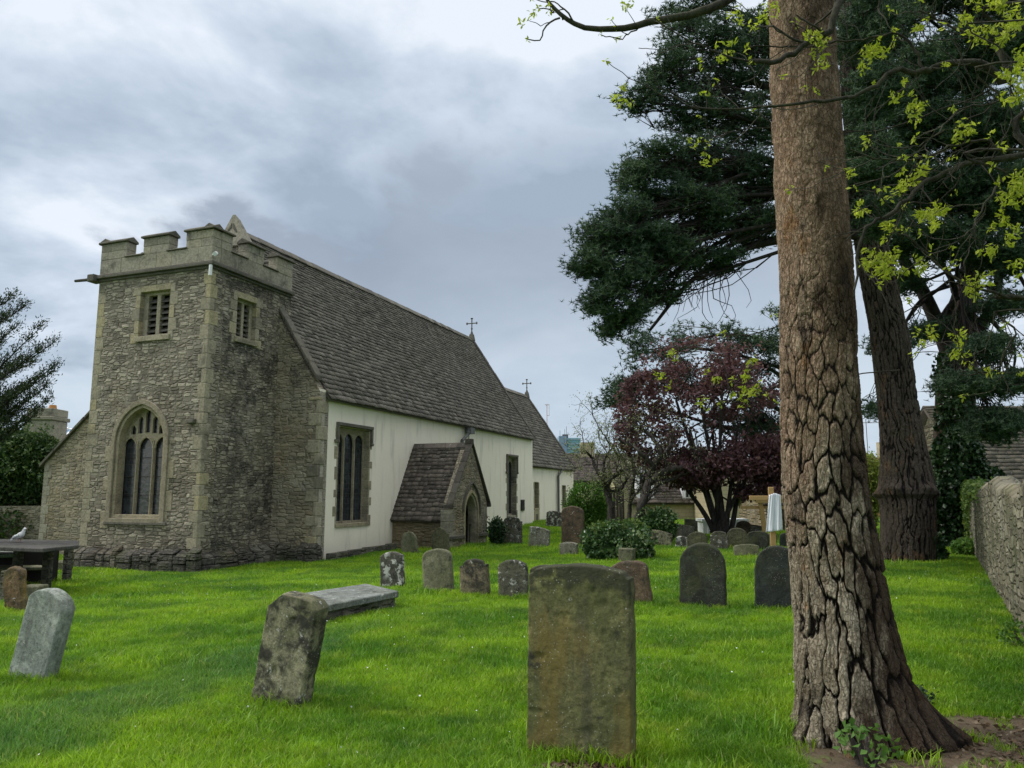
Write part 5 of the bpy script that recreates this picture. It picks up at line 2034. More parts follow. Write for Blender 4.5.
# --- the group of dark pines behind
def pads_to_tree(name, label, root_pt, trunk_pts, pads, rng, mat_leaf, bark, n_clump=30, tufts=26, nlen=.17, nw=.022, m_=9, limb_r=.09, anchors=None, clump_r=.34, trunk_kw=None, group='dark evergreens behind the foreground pine', extra=None, zmin_px=None):
    root = empty(name, root_pt, 0, label, 'tree', group)
    o_ = np.array(root_pt)
    tp = [np.array(p) - o_ for p in trunk_pts]
    kw = dict(nth=220, nz=420, cells=22, stretch=.22, depth=.045, seed=5, lump=.05, fade_up=.9)
    kw.update(trunk_kw or {})
    rad_ = kw.pop('radii')
    trunk('trunk', tp, rad_, kw.pop('nth'), kw.pop('nz'), bark, root, **kw)
    sp = smooth_path(tp, 60)
    P_all, paths = [], []
    for (px, py, Yd, rx, ry, ry_d, dens) in pads:
        c = np.array(at(px, py, Yd)) - o_
        m2p = Yd / FPX
        R3 = np.array([rx * m2p, ry_d, ry * m2p])
        # anchor: nearest trunk point at slightly lower height
        zt_ = c[2] - .25 * np.hypot(c[0] - sp[:, 0].mean(), c[1])
        zlo = sp[0, 2] + 2.5
        if zmin_px: zlo = (np.array(at(zmin_px[0], zmin_px[1], root_pt[1])) - o_)[2]
        i = int(np.argmin(np.abs(sp[:, 2] - max(zt_, zlo + rng.uniform(0, 1.2)))))
        anc = sp[i]
        main = wobble_path(anc, c + np.array([0, 0, -R3[2] * .25]), 12, .03, rng, sag=-.10)
        paths.append((main, np.linspace(limb_r, limb_r * .42, 12)))
        n_ = int(n_clump * dens)
        u_ = rnd_unit(rng, n_) * (rng.uniform(.25, 1, (n_, 1)) ** .6)
        cc = c + u_ * R3
        for q in cc:
            j = rng.integers(6, 12)
            s0 = main[j]
            sub = wobble_path(s0, q, 6, .06, rng, sag=.03)
            paths.append((sub, np.linspace(limb_r * .22, .006, 6)))
            nt = int(tufts * rng.uniform(.6, 1.3))
            off = rng.normal(0, 1, (nt, 3)) * np.array([clump_r, clump_r, clump_r * .5]) * .6
            P_all.append(q + off)
            # fine twigs within the clump
            for _ in range(3):
                e_ = q + rng.normal(0, 1, 3) * np.array([clump_r, clump_r, clump_r * .5]) * .7
                paths.append((np.array([sub[-2], (sub[-2] + e_) / 2 + rng.normal(0, .03, 3), e_]), np.array([.012, .009, .005])))
    if extra:
        paths += extra(o_, rng)
    tube_obj('limbs', paths, M['limb'], root, 6)
    leaf_obj('crown', [needles(np.concatenate(P_all), rng, nlen, nw, m_)], mat_leaf, root)
    return root

rg = np.random.default_rng(8)
# middle tree: thick trunk with a swollen ring near its foot
Y2 = 17.6
t2b = on_ground(910, 561)
Y2 = t2b.y
tr2 = [at(908, 590, Y2), at(908, 550, Y2), at(907, 500, Y2), at(903, 450, Y2), at(897, 400, Y2), at(890, 340, Y2), at(880, 290, Y2), at(868, 220, Y2), at(858, 120, Y2), at(850, 0, Y2), at(842, -160, Y2)]
w2 = [55, 51, 50, 43, 38, 36, 34, 32, 29, 25, 19]
L2 = np.concatenate([[0], np.cumsum([(tr2[i + 1] - tr2[i]).length for i in range(len(tr2) - 1)])])
rad2 = [(L2[i] / L2[-1], w2[i] * Y2 / FPX / 2) for i in range(len(w2))]
zr = L2[1] + (L2[2] - L2[1]) * 1.12
def ring2(th, zl):
    g = np.exp(-((zl - zr - .15 * np.sin(-th - .5) - .04 * np.sin(th * 4)) / .10) ** 2)
    below = np.clip((zr - zl) / .3, 0, 1)
    return g * (.06 + .03 * np.sin(th * 5 + 1) + .02 * np.sin(th * 13)) + np.exp(-np.clip(zl - zr, 0, 9) / .35) * .07 * np.clip((zl - zr + .1) / .1, 0, 1) - .0 * below
pads2 = [
    # px, py, depth, rx, ry, depth radius, density
    (700, 40, 17.5, 42, 28, 1.1, .7), (665, 75, 17.0, 30, 22, .9, .5), (725, 80, 18.0, 42, 32, 1.2, .8), (760, 40, 18.2, 30, 36, 1.1, .8), (640, 98, 16.8, 20, 13, .6, .25),
    (690, 115, 17.4, 34, 20, 1.0, .5), (745, 130, 18.0, 36, 30, 1.2, .7), (655, 160, 16.8, 30, 16, .9, .45), (700, 165, 17.4, 34, 24, 1.1, .65), (632, 180, 16.5, 20, 13, .6, .3),
    (745, 180, 18.0, 34, 26, 1.2, .8), (665, 200, 16.9, 36, 22, 1.0, .65), (622, 215, 16.4, 26, 15, .7, .4), (710, 215, 17.4, 38, 22, 1.2, .75), (600, 238, 16.3, 26, 15, .7, .45),
    (640, 240, 16.6, 34, 22, 1.0, .7), (755, 228, 18.0, 26, 24, 1.1, .55), (592, 262, 16.2, 22, 14, .6, .4), (622, 275, 16.4, 34, 20, .9, .65), (672, 258, 17.0, 34, 18, 1.0, .6),
    (600, 300, 16.3, 19, 15, .6, .35), (628, 312, 16.6, 20, 15, .7, .3), (660, 290, 17.0, 22, 12, .7, .25), (612, 330, 16.8, 15, 9, .5, .16), (715, 262, 17.4, 26, 12, .9, .25),
    (865, 30, 15.8, 34, 34, .8, 1.1), (875, 95, 15.8, 30, 30, .8, 1.0), (868, 160, 15.8, 24, 30, .7, .9), (880, 215, 16, 22, 22, .6, .6), (690, 5, 18.0, 46, 14, 1.0, .5),
]
def hang2(o_, rng):
    out = []
    for _ in range(55):
        px, py = rng.uniform(625, 735), rng.uniform(225, 262)
        a = np.array(at(px, py, 18 + rng.uniform(-1, 1))) - o_
        b_ = np.array(at(px + rng.uniform(-22, 16), py + rng.uniform(25, 75), 18 + rng.uniform(-1, 1))) - o_
        out.append((wobble_path(a, b_, 8, .09, rng), np.linspace(.016, .005, 8)))
    for pts in ([(868, 230), (800, 200), (745, 190), (690, 225), (640, 262)], [(868, 225), (790, 170), (720, 150), (660, 158)], [(870, 215), (800, 235), (740, 250), (690, 282), (650, 330)],
                [(872, 240), (820, 225), (775, 222), (735, 238)], [(860, 150), (790, 100), (720, 70), (670, 75)]):
        P_ = smooth_path([np.array(at(x_, y_, Y2 - .9 * i_ * .25)) - o_ for i_, (x_, y_) in enumerate(pts)], 24)
        out.append((P_, np.linspace(.15, .035, len(P_))))
    return out
pads_to_tree('evergreen_tree', 'dark evergreen with a swollen ring round its leaning trunk and boughs reaching far left', (t2b.x, Y2, gz(t2b.x, Y2)), tr2, pads2, rg,
             M['needle'], M['bark2'], n_clump=72, tufts=32, nlen=.11, nw=.020, clump_r=.25, limb_r=.065, trunk_kw=dict(radii=rad2, nth=300, nz=620, cells=30, stretch=.14, depth=.045, seed=31, ring=ring2), zmin_px=(872, 225), extra=hang2)
pads5 = [(700, 335, 30.5, 46, 14, 1.6, .35), (655, 348, 30, 34, 14, 1.2, .45), (618, 398, 29.5, 22, 13, 1.0, .35), (640, 380, 30, 28, 15, 1.2, .5), (690, 380, 31, 48, 26, 1.8, .8), (745, 360, 31, 38, 36, 1.8, .9), (765, 420, 31, 26, 36, 1.6, 1.0), (790, 340, 31, 30, 50, 1.6, .9), (740, 420, 31.5, 34, 24, 1.6, .7), (785, 470, 31, 26, 26, 1.4, .6)]
t5 = at(806, 500, 31.5)
pads_to_tree('evergreen_tree', 'dark evergreen standing behind the purple-leaved tree, its trunk hidden by the foreground pine', (t5.x, 31.5, gz(t5.x, 31.5)), [at(806, 560, 31.5), at(806, 480, 31.5), at(804, 400, 31.5), at(802, 320, 31.5), at(800, 240, 31.5), at(800, 180, 31.5)], pads5, np.random.default_rng(44),
             M['needle'], M['bark2'], n_clump=44, tufts=24, nlen=.19, nw=.036, clump_r=.40, limb_r=.09, trunk_kw=dict(radii=[.5, .42, .36, .28, .2, .1], nth=60, nz=120, cells=14, seed=6, lump=.03))

# ivy clad tree to its right, forked
Y3 = 21.5
t3b = on_ground(962, 547)
Y3 = t3b.y
tr3 = [at(958, 580, Y3), at(957, 540, Y3), at(955, 480, Y3), at(955, 420, Y3), at(956, 360, Y3), at(962, 320, Y3), at(970, 270, Y3), at(975, 200, Y3), at(975, 100, Y3), at(972, -20, Y3), at(970, -160, Y3)]
w3 = [50, 44, 40, 36, 34, 24, 20, 18, 16, 12, 8]
L3 = np.concatenate([[0], np.cumsum([(tr3[i + 1] - tr3[i]).length for i in range(len(tr3) - 1)])])
rad3 = [(L3[i] / L3[-1], w3[i] * Y3 / FPX / 2) for i in range(len(w3))]
pads3 = [
    (880, 30, 20, 40, 30, 1.4, 1.0), (905, 80, 20, 50, 26, 1.4, 1.0), (960, 60, 21, 50, 34, 1.5, 1.2), (1015, 40, 21, 40, 40, 1.5, 1.0),
    (890, 130, 20.5, 34, 24, 1.3, .8), (940, 130, 20, 44, 26, 1.4, 1.0), (1000, 130, 20, 44, 30, 1.4, 1.1), (880, 180, 20.5, 26, 24, 1.2, .7),
    (925, 190, 20.5, 42, 22, 1.3, .9), (980, 195, 20.5, 44, 26, 1.4, 1.1), (1030, 200, 20.5, 34, 30, 1.3, .9), (900, 240, 20.5, 36, 18, 1.2, .7), (950, 245, 20.5, 36, 18, 1.2, .7),
    (1005, 255, 20.5, 34, 22, 1.2, .8), (1005, 305, 20, 26, 16, 1.0, .35), (985, 350, 19.5, 26, 14, .9, .4), (1010, 385, 19.5, 24, 13, .9, .5), (965, 385, 19.5, 22, 12, .8, .45), (995, 425, 19.5, 26, 14, .8, .5),
    (890, 345, 22, 16, 10, .7, .25), (930, 330, 22, 22, 12, .8, .3), (880, 410, 22, 10, 9, .5, .15), (900, 285, 22, 22, 12, .8, .3),
    (860, 60, 21, 20, 60, 1.2, 1.0), (862, 190, 21.5, 16, 40, 1.2, .6), (915, -10, 21, 60, 30, 1.6, 1.2), (1000, -10, 21, 60, 30, 1.6, 1.2), (850, -10, 21, 40, 30, 1.4, .8),
    (930, 100, 23, 80, 50, 1.0, 1.6), (990, 180, 23, 60, 60, 1.0, 1.4), (900, 180, 23, 40, 50, 1.0, 1.0),
]
def forks3(o_, rng):
    out = []
    for pts, r0, r1 in (([(955, 370), (940, 330), (922, 290), (905, 262), (895, 230)], .26, .13), ([(956, 350), (975, 335), (995, 300), (1000, 262)], .24, .12), ([(957, 345), (948, 318), (955, 290), (940, 260)], .14, .07),
                        ([(960, 330), (985, 318), (1000, 330), (1015, 350), (1010, 390)], .09, .03), ([(905, 262), (880, 240), (872, 200)], .09, .05), ([(975, 250), (1000, 200), (1020, 160)], .12, .05), ([(1010, 260), (1030, 300), (1024, 350)], .07, .03)):
        P_ = smooth_path([np.array(at(x_, y_, Y3 - .15 * i_)) - o_ for i_, (x_, y_) in enumerate(pts)], 20)
        out.append((P_, np.linspace(r0, r1, len(P_))))
    return out
ivt = pads_to_tree('evergreen_tree', 'forked evergreen with its trunk sheathed in ivy by the stone wall', (t3b.x, Y3, gz(t3b.x, Y3)), tr3, pads3, np.random.default_rng(15),
                   M['needle'], M['bark2'], n_clump=80, tufts=34, nlen=.13, nw=.026, clump_r=.33, limb_r=.07, trunk_kw=dict(radii=rad3, nth=140, nz=260, cells=18, stretch=.2, depth=.04, seed=41), extra=forks3, zmin_px=(960, 300))
# ivy on it: a tall sleeve widening into a mound
rg = np.random.default_rng(19)
iv = []
io = np.array(ivt.location)
for (px0, py0, rx, ry, ryd, n_) in ((955, 375, 17, 30, .5, 2200), (957, 420, 18, 30, .55, 2400), (958, 460, 24, 30, .7, 3200), (962, 500, 36, 34, 1.0, 5200), (965, 535, 34, 22, 1.1, 3600), (985, 490, 24, 24, .8, 2200), (935, 500, 16, 26, .7, 1800), (935, 545, 20, 12, .7, 1200)):
    c = np.array(at(px0, py0, Y3 - .25)) - io
    mp = Y3 / FPX
    u_ = rnd_unit(rg, n_) * (rg.uniform(.5, 1, (n_, 1)) ** .5)
    lump_ = 1 + .25 * fbm(u_ * 2.5 + px0, 3, 3)[:, None]
    iv.append(leaf_quads(c + u_ * lump_ * np.array([rx * mp, ryd, ry * mp]), .13, rg, .9, -.3))
leaf_obj('ivy', iv, M['ivy'], ivt)


# --- purple leaved multi-stemmed tree
def blob_leaves(c, R3, n, size, rng, aspect=.55, up=0, shell=.5, clumps=None, seedv=0):
    if clumps:
        k = rnd_unit(rng, clumps) * (rng.uniform(.35, 1, (clumps, 1)) ** .6)
        idx = rng.integers(0, clumps, n)
        u_ = k[idx] + rng.normal(0, .17, (n, 3))
    else:
        u_ = rnd_unit(rng, n) * (rng.uniform(shell, 1, (n, 1)) ** .5)
        u_ = u_ * (1 + .2 * fbm(u_ * 2.2 + seedv, 3, seedv + 2)[:, None])
    return leaf_quads(np.array(c) + u_ * np.array(R3), size, rng, aspect, up)

rg = np.random.default_rng(33)
Yr = 27.5
rb = Vector((at(722, 540, Yr).x, Yr, 0))
rb.z = gz(rb.x, rb.y)
red = empty('plum_tree', rb, 0, 'purple-leaved multi-stemmed tree fanning out above the far gravestones', 'tree')
ro = np.array(rb)
pa, tips, mids = [], [], []
for (xt, yt) in ((676, 400), (690, 430), (700, 400), (712, 430), (722, 395), (738, 425), (752, 400), (768, 440), (655, 440), (705, 455)):
    y_ = Yr + rg.uniform(-1.2, 1.2)
    e_ = np.array(at(xt, yt, y_)) - ro
    s0 = np.array([rg.uniform(-.2, .2), rg.uniform(-.15, .15), rg.uniform(0, .5)])
    mid_ = s0 * .5 + e_ * .5 + np.array([(e_[0]) * .06, 0, -.05 + .25])
    P_ = smooth_path([s0 + np.array([0, 0, -.2]), s0 * .8 + np.array([e_[0] * .22, 0, .8]), mid_, e_], 16)
    pa.append((P_, np.linspace(.115, .045, len(P_))))
    for i_ in (7, 10, 13, len(P_) - 1):
        if i_ < len(P_):
            grow(P_[i_], e_ * .15 + rnd_unit(rg, 1)[0] + np.array([0, 0, .5]), 1.2, .035, 1, rg, 3, .9, .75, .1, .3, pa, tips, .008, mids)
pa.append((np.array([(0, 0, -.3), (0.02, 0, .1), (.0, 0, .4), (.03, 0, .7)]), np.array([.34, .24, .2, .1])))
tube_obj('stems', pa, M['plumbark'], red, 7)
lv = []
mp = Yr / FPX
for (px, py, rx, ry, n_) in ((640, 410, 26, 18, 700), (650, 440, 34, 16, 1100), (690, 395, 46, 30, 1500), (740, 390, 40, 32, 1400), (672, 468, 26, 10, 1500), (700, 464, 50, 14, 3800), (745, 458, 42, 20, 2600), (775, 462, 26, 26, 2200), (640, 385, 20, 14, 600), (700, 350, 50, 14, 450), (660, 368, 30, 12, 300), (735, 370, 36, 16, 500), (626, 420, 16, 14, 350), (702, 478, 40, 10, 1500), (760, 492, 26, 10, 900)):
    lv.append(blob_leaves(np.array(at(px, py, Yr)) - ro, (rx * mp, 1.4, ry * mp), n_, .17, rg, .6, -.1, clumps=max(14, n_ // 60)))
P_ = np.array(tips)
lv.append(leaf_quads(np.repeat(P_, 5, 0) + rg.normal(0, .18, (len(P_) * 5, 3)), .15, rg, .6))
leaf_obj('crown', lv, M['purple'], red)

# --- twisted fruit trees with pale young leaf
def crooked(name, label, base_px, Yd, limbs, bl, seed, rb_=.16):
    rng = np.random.default_rng(seed)
    b_ = Vector((at(base_px, 500, Yd).x, Yd, 0))
    b_.z = gz(b_.x, b_.y)
    root = empty(name, b_, 0, label, 'tree', 'twisted fruit trees beyond the chancel')
    o_ = np.array(b_)
    pa, tips, mids = [], [], []
    for pts, r0, r1 in limbs:
        P_ = smooth_path([np.array(at(x_, y_, Yd + .3 * math.sin(i_ * 2 + seed))) - o_ for i_, (x_, y_) in enumerate(pts)], 20)
        if pts[0][1] > 510:
            P_[0, 2] = -.2
        P_ = P_ + np.concatenate([np.zeros((1, 3)), rng.normal(0, .02, (len(P_) - 1, 3))])
        pa.append((P_, np.linspace(r0, r1, len(P_))))
        for i_ in range(5, len(P_), 3):
            grow(P_[i_], rnd_unit(rng, 1)[0] + np.array([-.25, 0, .9]), .72, .02, 2, rng, 3, .9, .75, .15, .5, pa, tips, .006, mids)
    tube_obj('branches', pa, M['applebark'], root, 7)
    P_ = np.array(tips + mids)
    P_ = P_[rng.random(len(P_)) < (.5 if bl > 3 else .25)]
    leaf_obj('crown', [leaf_quads(np.repeat(P_, bl, 0) + rng.normal(0, .10, (len(P_) * bl, 3)), .062, rng, .6)], M['palegreen'], root)
crooked('fruit_tree', 'crooked bare-limbed fruit tree leaning right over the ivy mound', 636, 26.0,
        [([(637, 530), (641, 505), (649, 482), (655, 462)], .15, .11), ([(652, 470), (660, 452), (650, 435), (640, 428)], .10, .05), ([(655, 468), (640, 452), (630, 445), (618, 440)], .09, .04),
         ([(650, 482), (668, 470), (690, 468), (708, 462)], .13, .06), ([(650, 492), (664, 482), (676, 478), (692, 470)], .06, .04), ([(655, 462), (668, 450), (672, 436)], .08, .04), ([(640, 510), (652, 496), (660, 490)], .05, .03)], 2, 3)
crooked('fruit_tree', 'crooked fruit tree in pale leaf between the round bush and the leaning one', 606, 28.5,
        [([(612, 530), (610, 505), (606, 488), (604, 478)], .15, .10), ([(604, 480), (596, 470), (592, 458), (584, 450)], .08, .04), ([(606, 484), (620, 472), (632, 470), (642, 476)], .10, .05), ([(608, 490), (620, 490), (628, 478)], .06, .04), ([(604, 478), (604, 462), (612, 448)], .07, .035)], 5, 4)
crooked('fruit_tree', 'slender twin-stemmed fruit tree in front of the dark board fence', 629, 30.5,
        [([(628, 530), (630, 505), (634, 480), (632, 460), (622, 440)], .10, .04), ([(630, 500), (640, 488), (646, 470), (640, 450)], .07, .03), ([(632, 470), (616, 452), (604, 436), (598, 425)], .06, .02)], 5, 6)


# ------------------------------------------------------------------ bushes
def bush(name, label, px, py_base, w_px, h_px, n, size, mat_, seed, cat='bush', aspect=.6, depth=None, core=.8, group=None, blobs=None, up=.1):
    rng = np.random.default_rng(seed)
    g = on_ground(px, py_base) if depth is None else at(px, py_base, depth)
    if depth is not None: g.z = gz(g.x, g.y)
    mp = g.y / FPX
    root = empty(name, g, 0, label, cat, group)
    hh = h_px * mp
    ww = w_px * mp / 2
    lv = []
    bl = blobs or [(0, .5, 1, .55, 1.0)]
    pa = []
    for (dx, dz, rx, rz, f) in bl:
        c = (dx * ww, rng.uniform(-.1, .1) * ww, dz * hh)
        lv.append(blob_leaves(c, (rx * ww, max(rx * ww * .85, .2), rz * hh), int(n * f), size, rng, aspect, up, shell=.45, seedv=seed))
        for _ in range(6):
            e_ = np.array(c) + rnd_unit(rng, 1)[0] * np.array([rx * ww, rx * ww, rz * hh]) * .6
            pa.append((wobble_path((c[0] * .4, 0, -.05), e_, 8, .05, rng), np.linspace(.03, .008, 8)))
    if n > 1200:
        c_ = rnd_unit(rng, int(n / 90)); c_[:, 2] = np.abs(c_[:, 2])
        sh_ = c_ * np.array([ww * .98, ww * .8, hh * .5]) + np.array([0, 0, hh * .5])
        q_ = np.repeat(sh_, 9, 0) + np.repeat(c_, 9, 0) * rng.uniform(0, .09 * hh + .05, (len(sh_) * 9, 1)) + rng.normal(0, size * .45, (len(sh_) * 9, 3))
        lv.append(leaf_quads(q_, size * .9, rng, aspect, .2))
    tube_obj('stems', pa, M['applebark'], root, 5)
    leaf_obj('leaves', lv, mat_, root)
    return root
bush('round_bush', 'clipped round green bush at the corner of the chancel', 588, 533, 42, 48, 9500, .10, M['box_leaf'], 51, blobs=[(0, .52, .98, .5, 1), (0, .3, .8, .3, .3)])
bush('ivy_mound', 'large sprawling mound of dark ivy among the gravestones', 618, 559, 66, 31, 6500, .10, M['ivy2'], 52, 'shrub', .9, blobs=[(-.5, .35, .5, .36, .5), (.4, .36, .55, .40, .5), (-.05, .55, .5, .40, .4), (0, .22, 1.0, .22, .4), (.75, .2, .3, .25, .15)], up=.1)
bush('shrub', 'loose yellow-green shrub topping the ivy mound', 618, 540, 64, 34, 3600, .09, M['shrub'], 53, 'shrub', .6, blobs=[(-.4, .78, .5, .22, .6), (.3, .80, .6, .26, .6), (-.1, .6, .9, .4, .5)], depth=20.5)
bush('shrub', 'dark green shrub with a ragged top between the ivy mound and the broad brown stone', 657, 536, 40, 34, 3600, .10, M['ivy2'], 54, 'shrub', .8, blobs=[(0, .45, .9, .5, 1), (.3, .7, .5, .3, .3)], depth=25.5)
bush('shrub', 'small round bright green shrub before the cream cottage', 663, 528, 20, 18, 1500, .10, M['box_leaf'], 55, 'shrub', .6, depth=33)
bush('shrub', 'low dark shrub beside the right side of the porch', 497, 545, 16, 24, 2000, .09, M['yew'], 56, 'shrub', .7)
bush('shrub', 'small ivy tuft growing at the foot of the ringed evergreen trunk', 925, 561, 34, 28, 2600, .09, M['ivy'], 57, 'shrub', .8, blobs=[(0, .4, 1, .45, 1), (.5, .2, .8, .22, .4)])
bush('plant', 'leafy green plant at the foot of the boundary wall', 969, 556, 30, 14, 500, .15, M['weed'], 58, 'plant', .5, up=.5)
bush('hedge_bush', 'wide dark green bush at the left edge beside the aisle wall', 4, 548, 116, 120, 15000, .14, M['yew2'], 59, 'bush', .6, blobs=[(-.3, .62, .7, .36, .8), (.22, .74, .42, .20, .5), (.5, .82, .3, .12, .25), (-.5, .45, .8, .4, .4), (.2, .5, .48, .3, .4), (.45, .55, .25, .2, .2), (0, .86, .4, .12, .3), (0, .2, .9, .2, .4)], depth=27.0)
bush('shrub', 'sprig of green leaves growing against the foreground pine roots', 866, 766, 56, 40, 90, .055, M['weed'], 60, 'plant', .75, blobs=[(0, .5, 1, .4, 1)], up=.2)
bush('shrub', 'fine dark seedling at the right edge of the foreground pine roots', 918, 706, 30, 22, 70, .035, M['ivy'], 61, 'plant', .75, blobs=[(0, .5, 1, .4, 1)], up=.2)
bush('shrub', 'pale leaved weed patch at the right edge near the boundary wall', 1022, 650, 36, 30, 380, .045, M['weed'], 62, 'plant', .75, blobs=[(0, .4, 1, .5, 1)], up=.2)

# conifer sprays coming in from the left
rg = np.random.default_rng(77)
Yc2 = 15.5
cb = Vector((-13.2, Yc2, 0)); cb.z = gz(cb.x, cb.y)
con = empty('conifer', cb, 0, 'conifer with feathery branches reaching in from the left edge', 'tree')
co_ = np.array(cb)
trunk('trunk', [(0, 0, -.2), (0, 0, 2), (.1, 0, 5), (.1, 0, 9)], [.3, .25, .18, .06], 60, 120, M['bark2'], con, cells=12, stretch=.2, depth=.02, seed=4)
pa, lvp, lvd = [], [], []
for (x_, y_) in ((22, 308), (12, 330), (50, 345), (36, 352), (48, 375), (30, 385), (45, 402), (20, 412), (8, 300), (-10, 350), (-5, 390), (52, 368), (15, 362), (10, 395), (-20, 300), (-30, 260), (5, 425), (38, 330), (28, 365), (44, 388), (35, 415), (2, 320), (-2, 345), (18, 390), (26, 400), (8, 408)):
    e_ = np.array(at(x_, y_, Yc2 + rg.uniform(-.6, .6))) - co_
    s0 = np.array([.05, 0, e_[2] - 1.5 + rg.uniform(-.9, .9)])
    P_ = wobble_path(s0, e_, 18, .02, rg, sag=.10)
    pa.append((P_, np.linspace(.05, .008, 18)))
    for i_ in range(5, 18):
        for s_ in (-1, 1, -.3):
            L_ = .62 * (1.15 - i_ / 18) + .12
            d_ = (P_[min(i_ + 1, 17)] - P_[i_ - 1]); d_ /= np.linalg.norm(d_)
            side = np.array([-d_[2] * .3, s_ * .9, .35 * s_ + .2]) + d_ * .9
            q = P_[i_] + side / np.linalg.norm(side) * L_ * rg.uniform(.6, 1.1)
            tw_ = wobble_path(P_[i_], q, 8, .03, rg, sag=.05)
            pa.append((tw_, np.linspace(.008, .004, 8)))
            for k_ in range(1, 8):
                lvp.append(np.repeat(tw_[k_][None], 7, 0))
                lvd.append(np.repeat(((q - P_[i_]) / np.linalg.norm(q - P_[i_]))[None], 7, 0))
tube_obj('branches', pa, M['limb'], con, 6)
lvp, lvd = np.concatenate(lvp), np.concatenate(lvd)
leaf_obj('crown', [leaf_quads(lvp + rg.normal(0, .05, lvp.shape), .065, rg, .3, .1, .05, lvd, .8)], M['conifer'], con)

# --- deciduous branches reaching in overhead from the right, just breaking leaf
rg = np.random.default_rng(99)
ab = Vector((6.6, 3.2, 0)); ab.z = gz(ab.x, ab.y)
ash = empty('ash_tree', ab, 0, 'overhanging tree whose mossy branches carry bright yellow-green new leaves across the top right', 'tree')
ao = np.array(ab)
pa, tips = [], []
pa.append((smooth_path([(0, 0, -.2), (0, 0, 1.5), (-.1, .1, 3.5), (-.3, .3, 5.5), (-.4, .5, 8)], 30), np.linspace(.30, .12, 28)[:len(smooth_path([(0, 0, -.2), (0, 0, 1.5), (-.1, .1, 3.5), (-.3, .3, 5.5), (-.4, .5, 8)], 30))]))
def limb(pts, r0, r1, join=None, twigs=.5, tl=.3, dens=1.0, n=34):
    P_ = [np.array(at(x_, y_, d_)) - ao for x_, y_, d_ in pts]
    if join is not None: P_ = [np.array(join, float)] + P_
    r0, r1 = r0 * .48, r1 * .7
    P_ = smooth_path(P_, n)
    P_[1:] += rg.normal(0, .006, (len(P_) - 1, 3))
    pa.append((P_, np.linspace(r0, r1, len(P_))))
    tips.append(P_[-1])
    for i_ in range(len(P_) // 4, len(P_) - 1):
        if rg.random() < twigs:
            d_ = P_[i_ + 1] - P_[i_]; d_ /= np.linalg.norm(d_) + 1e-9
            dd = d_ * .8 + rnd_unit(rg, 1)[0] * np.array([.8, .8, .8])
            grow(P_[i_], dd, tl * rg.uniform(.5, 1.3), max(.004, r1 * .7), 1 if rg.random() < .6 else 0, rg, 2, .7, .7, .12, .5, pa, tips, .0028)
# the thick bough running to the upper left
limb([(1060, -260, 4.6), (900, -140, 5.0), (780, -40, 5.2), (724, 2, 5.2), (690, 15, 5.2), (650, 22, 5.2), (612, 30, 5.2), (575, 24, 5.2), (556, 10, 5.2), (543, -6, 5.2)], .10, .016, (-.35, .35, 6.0), .25, .2)
limb([(560, 18, 5.2), (545, 26, 5.2), (540, 40, 5.2), (528, 38, 5.2)], .016, .006, None, .2, .08, n=10)
limb([(563, 20, 5.2), (556, 12, 5.2), (540, 8, 5.2)], .014, .006, None, .2, .08, n=10)
limb([(640, 26, 5.2), (622, 38, 5.2), (600, 35, 5.2)], .012, .005, None, .3, .1, n=10)
limb([(700, 110, 5.0), (640, 84, 5.0), (606, 62, 5.0)], .008, .004, None, .4, .12, n=10)
# boughs crossing the pine
limb([(1090, -120, 4.3), (940, -90, 4.4), (850, -10, 4.4), (830, 30, 4.4), (808, 42, 4.4), (780, 60, 4.4), (750, 62, 4.4)], .07, .02, (-.3, .3, 5.2), .4, .3)
limb([(750, 62, 4.4), (712, 50, 4.4), (680, 36, 4.4), (655, 20, 4.4)], .014, .006, None, .3, .2, n=16)
limb([(1060, 20, 4.5), (1010, 80, 4.6), (980, 62, 4.6), (940, 66, 4.6), (920, 72, 4.6), (895, 70, 4.6), (870, 90, 4.6), (835, 100, 4.6), (790, 104, 4.6), (740, 110, 4.6), (690, 108, 4.6)], .06, .008, (-.1, .1, 3.6), .55, .3, n=44)
limb([(922, 70, 4.6), (915, 50, 4.6), (897, 33, 4.6), (870, 38, 4.6), (830, 42, 4.6), (790, 48, 4.6), (745, 46, 4.6)], .022, .006, None, .5, .25)
limb([(1080, 110, 4.3), (1024, 155, 4.4), (980, 160, 4.4), (940, 176, 4.4), (915, 190, 4.4), (890, 215, 4.4), (862, 232, 4.4), (855, 290, 4.4)], .055, .010, (-.05, .05, 2.6), .6, .3, n=40)
limb([(1010, 158, 4.4), (985, 140, 4.4), (955, 145, 4.4), (925, 158, 4.4), (890, 160, 4.4), (850, 150, 4.4)], .024, .006, None, .6, .3)
limb([(1024, 150, 4.0), (1005, 175, 4.1), (985, 205, 4.1), (965, 235, 4.1), (935, 252, 4.1)], .02, .005, (-.1, .1, 2.9), .6, .25)
limb([(1060, 300, 4.5), (1024, 300, 4.6), (985, 290, 4.6), (950, 275, 4.7), (925, 252, 4.7), (905, 235, 4.7)], .028, .006, (-.02, 0, 2.0), .7, .3)
limb([(1060, 310, 4.6), (1015, 335, 4.6), (1000, 365, 4.6), (980, 372, 4.6), (960, 350, 4.6), (950, 320, 4.6)], .018, .004, (-.02, 0, 1.9), .5, .25)
limb([(1040, 0, 4.2), (1005, 30, 4.3), (985, 40, 4.3), (950, 25, 4.3), (920, 10, 4.3)], .03, .008, (-.2, .2, 4.0), .6, .3)
limb([(1040, 60, 4.0), (1000, 100, 4.1), (960, 110, 4.1), (930, 140, 4.1), (900, 150, 4.1)], .018, .004, (-.15, .1, 3.2), .6, .3)
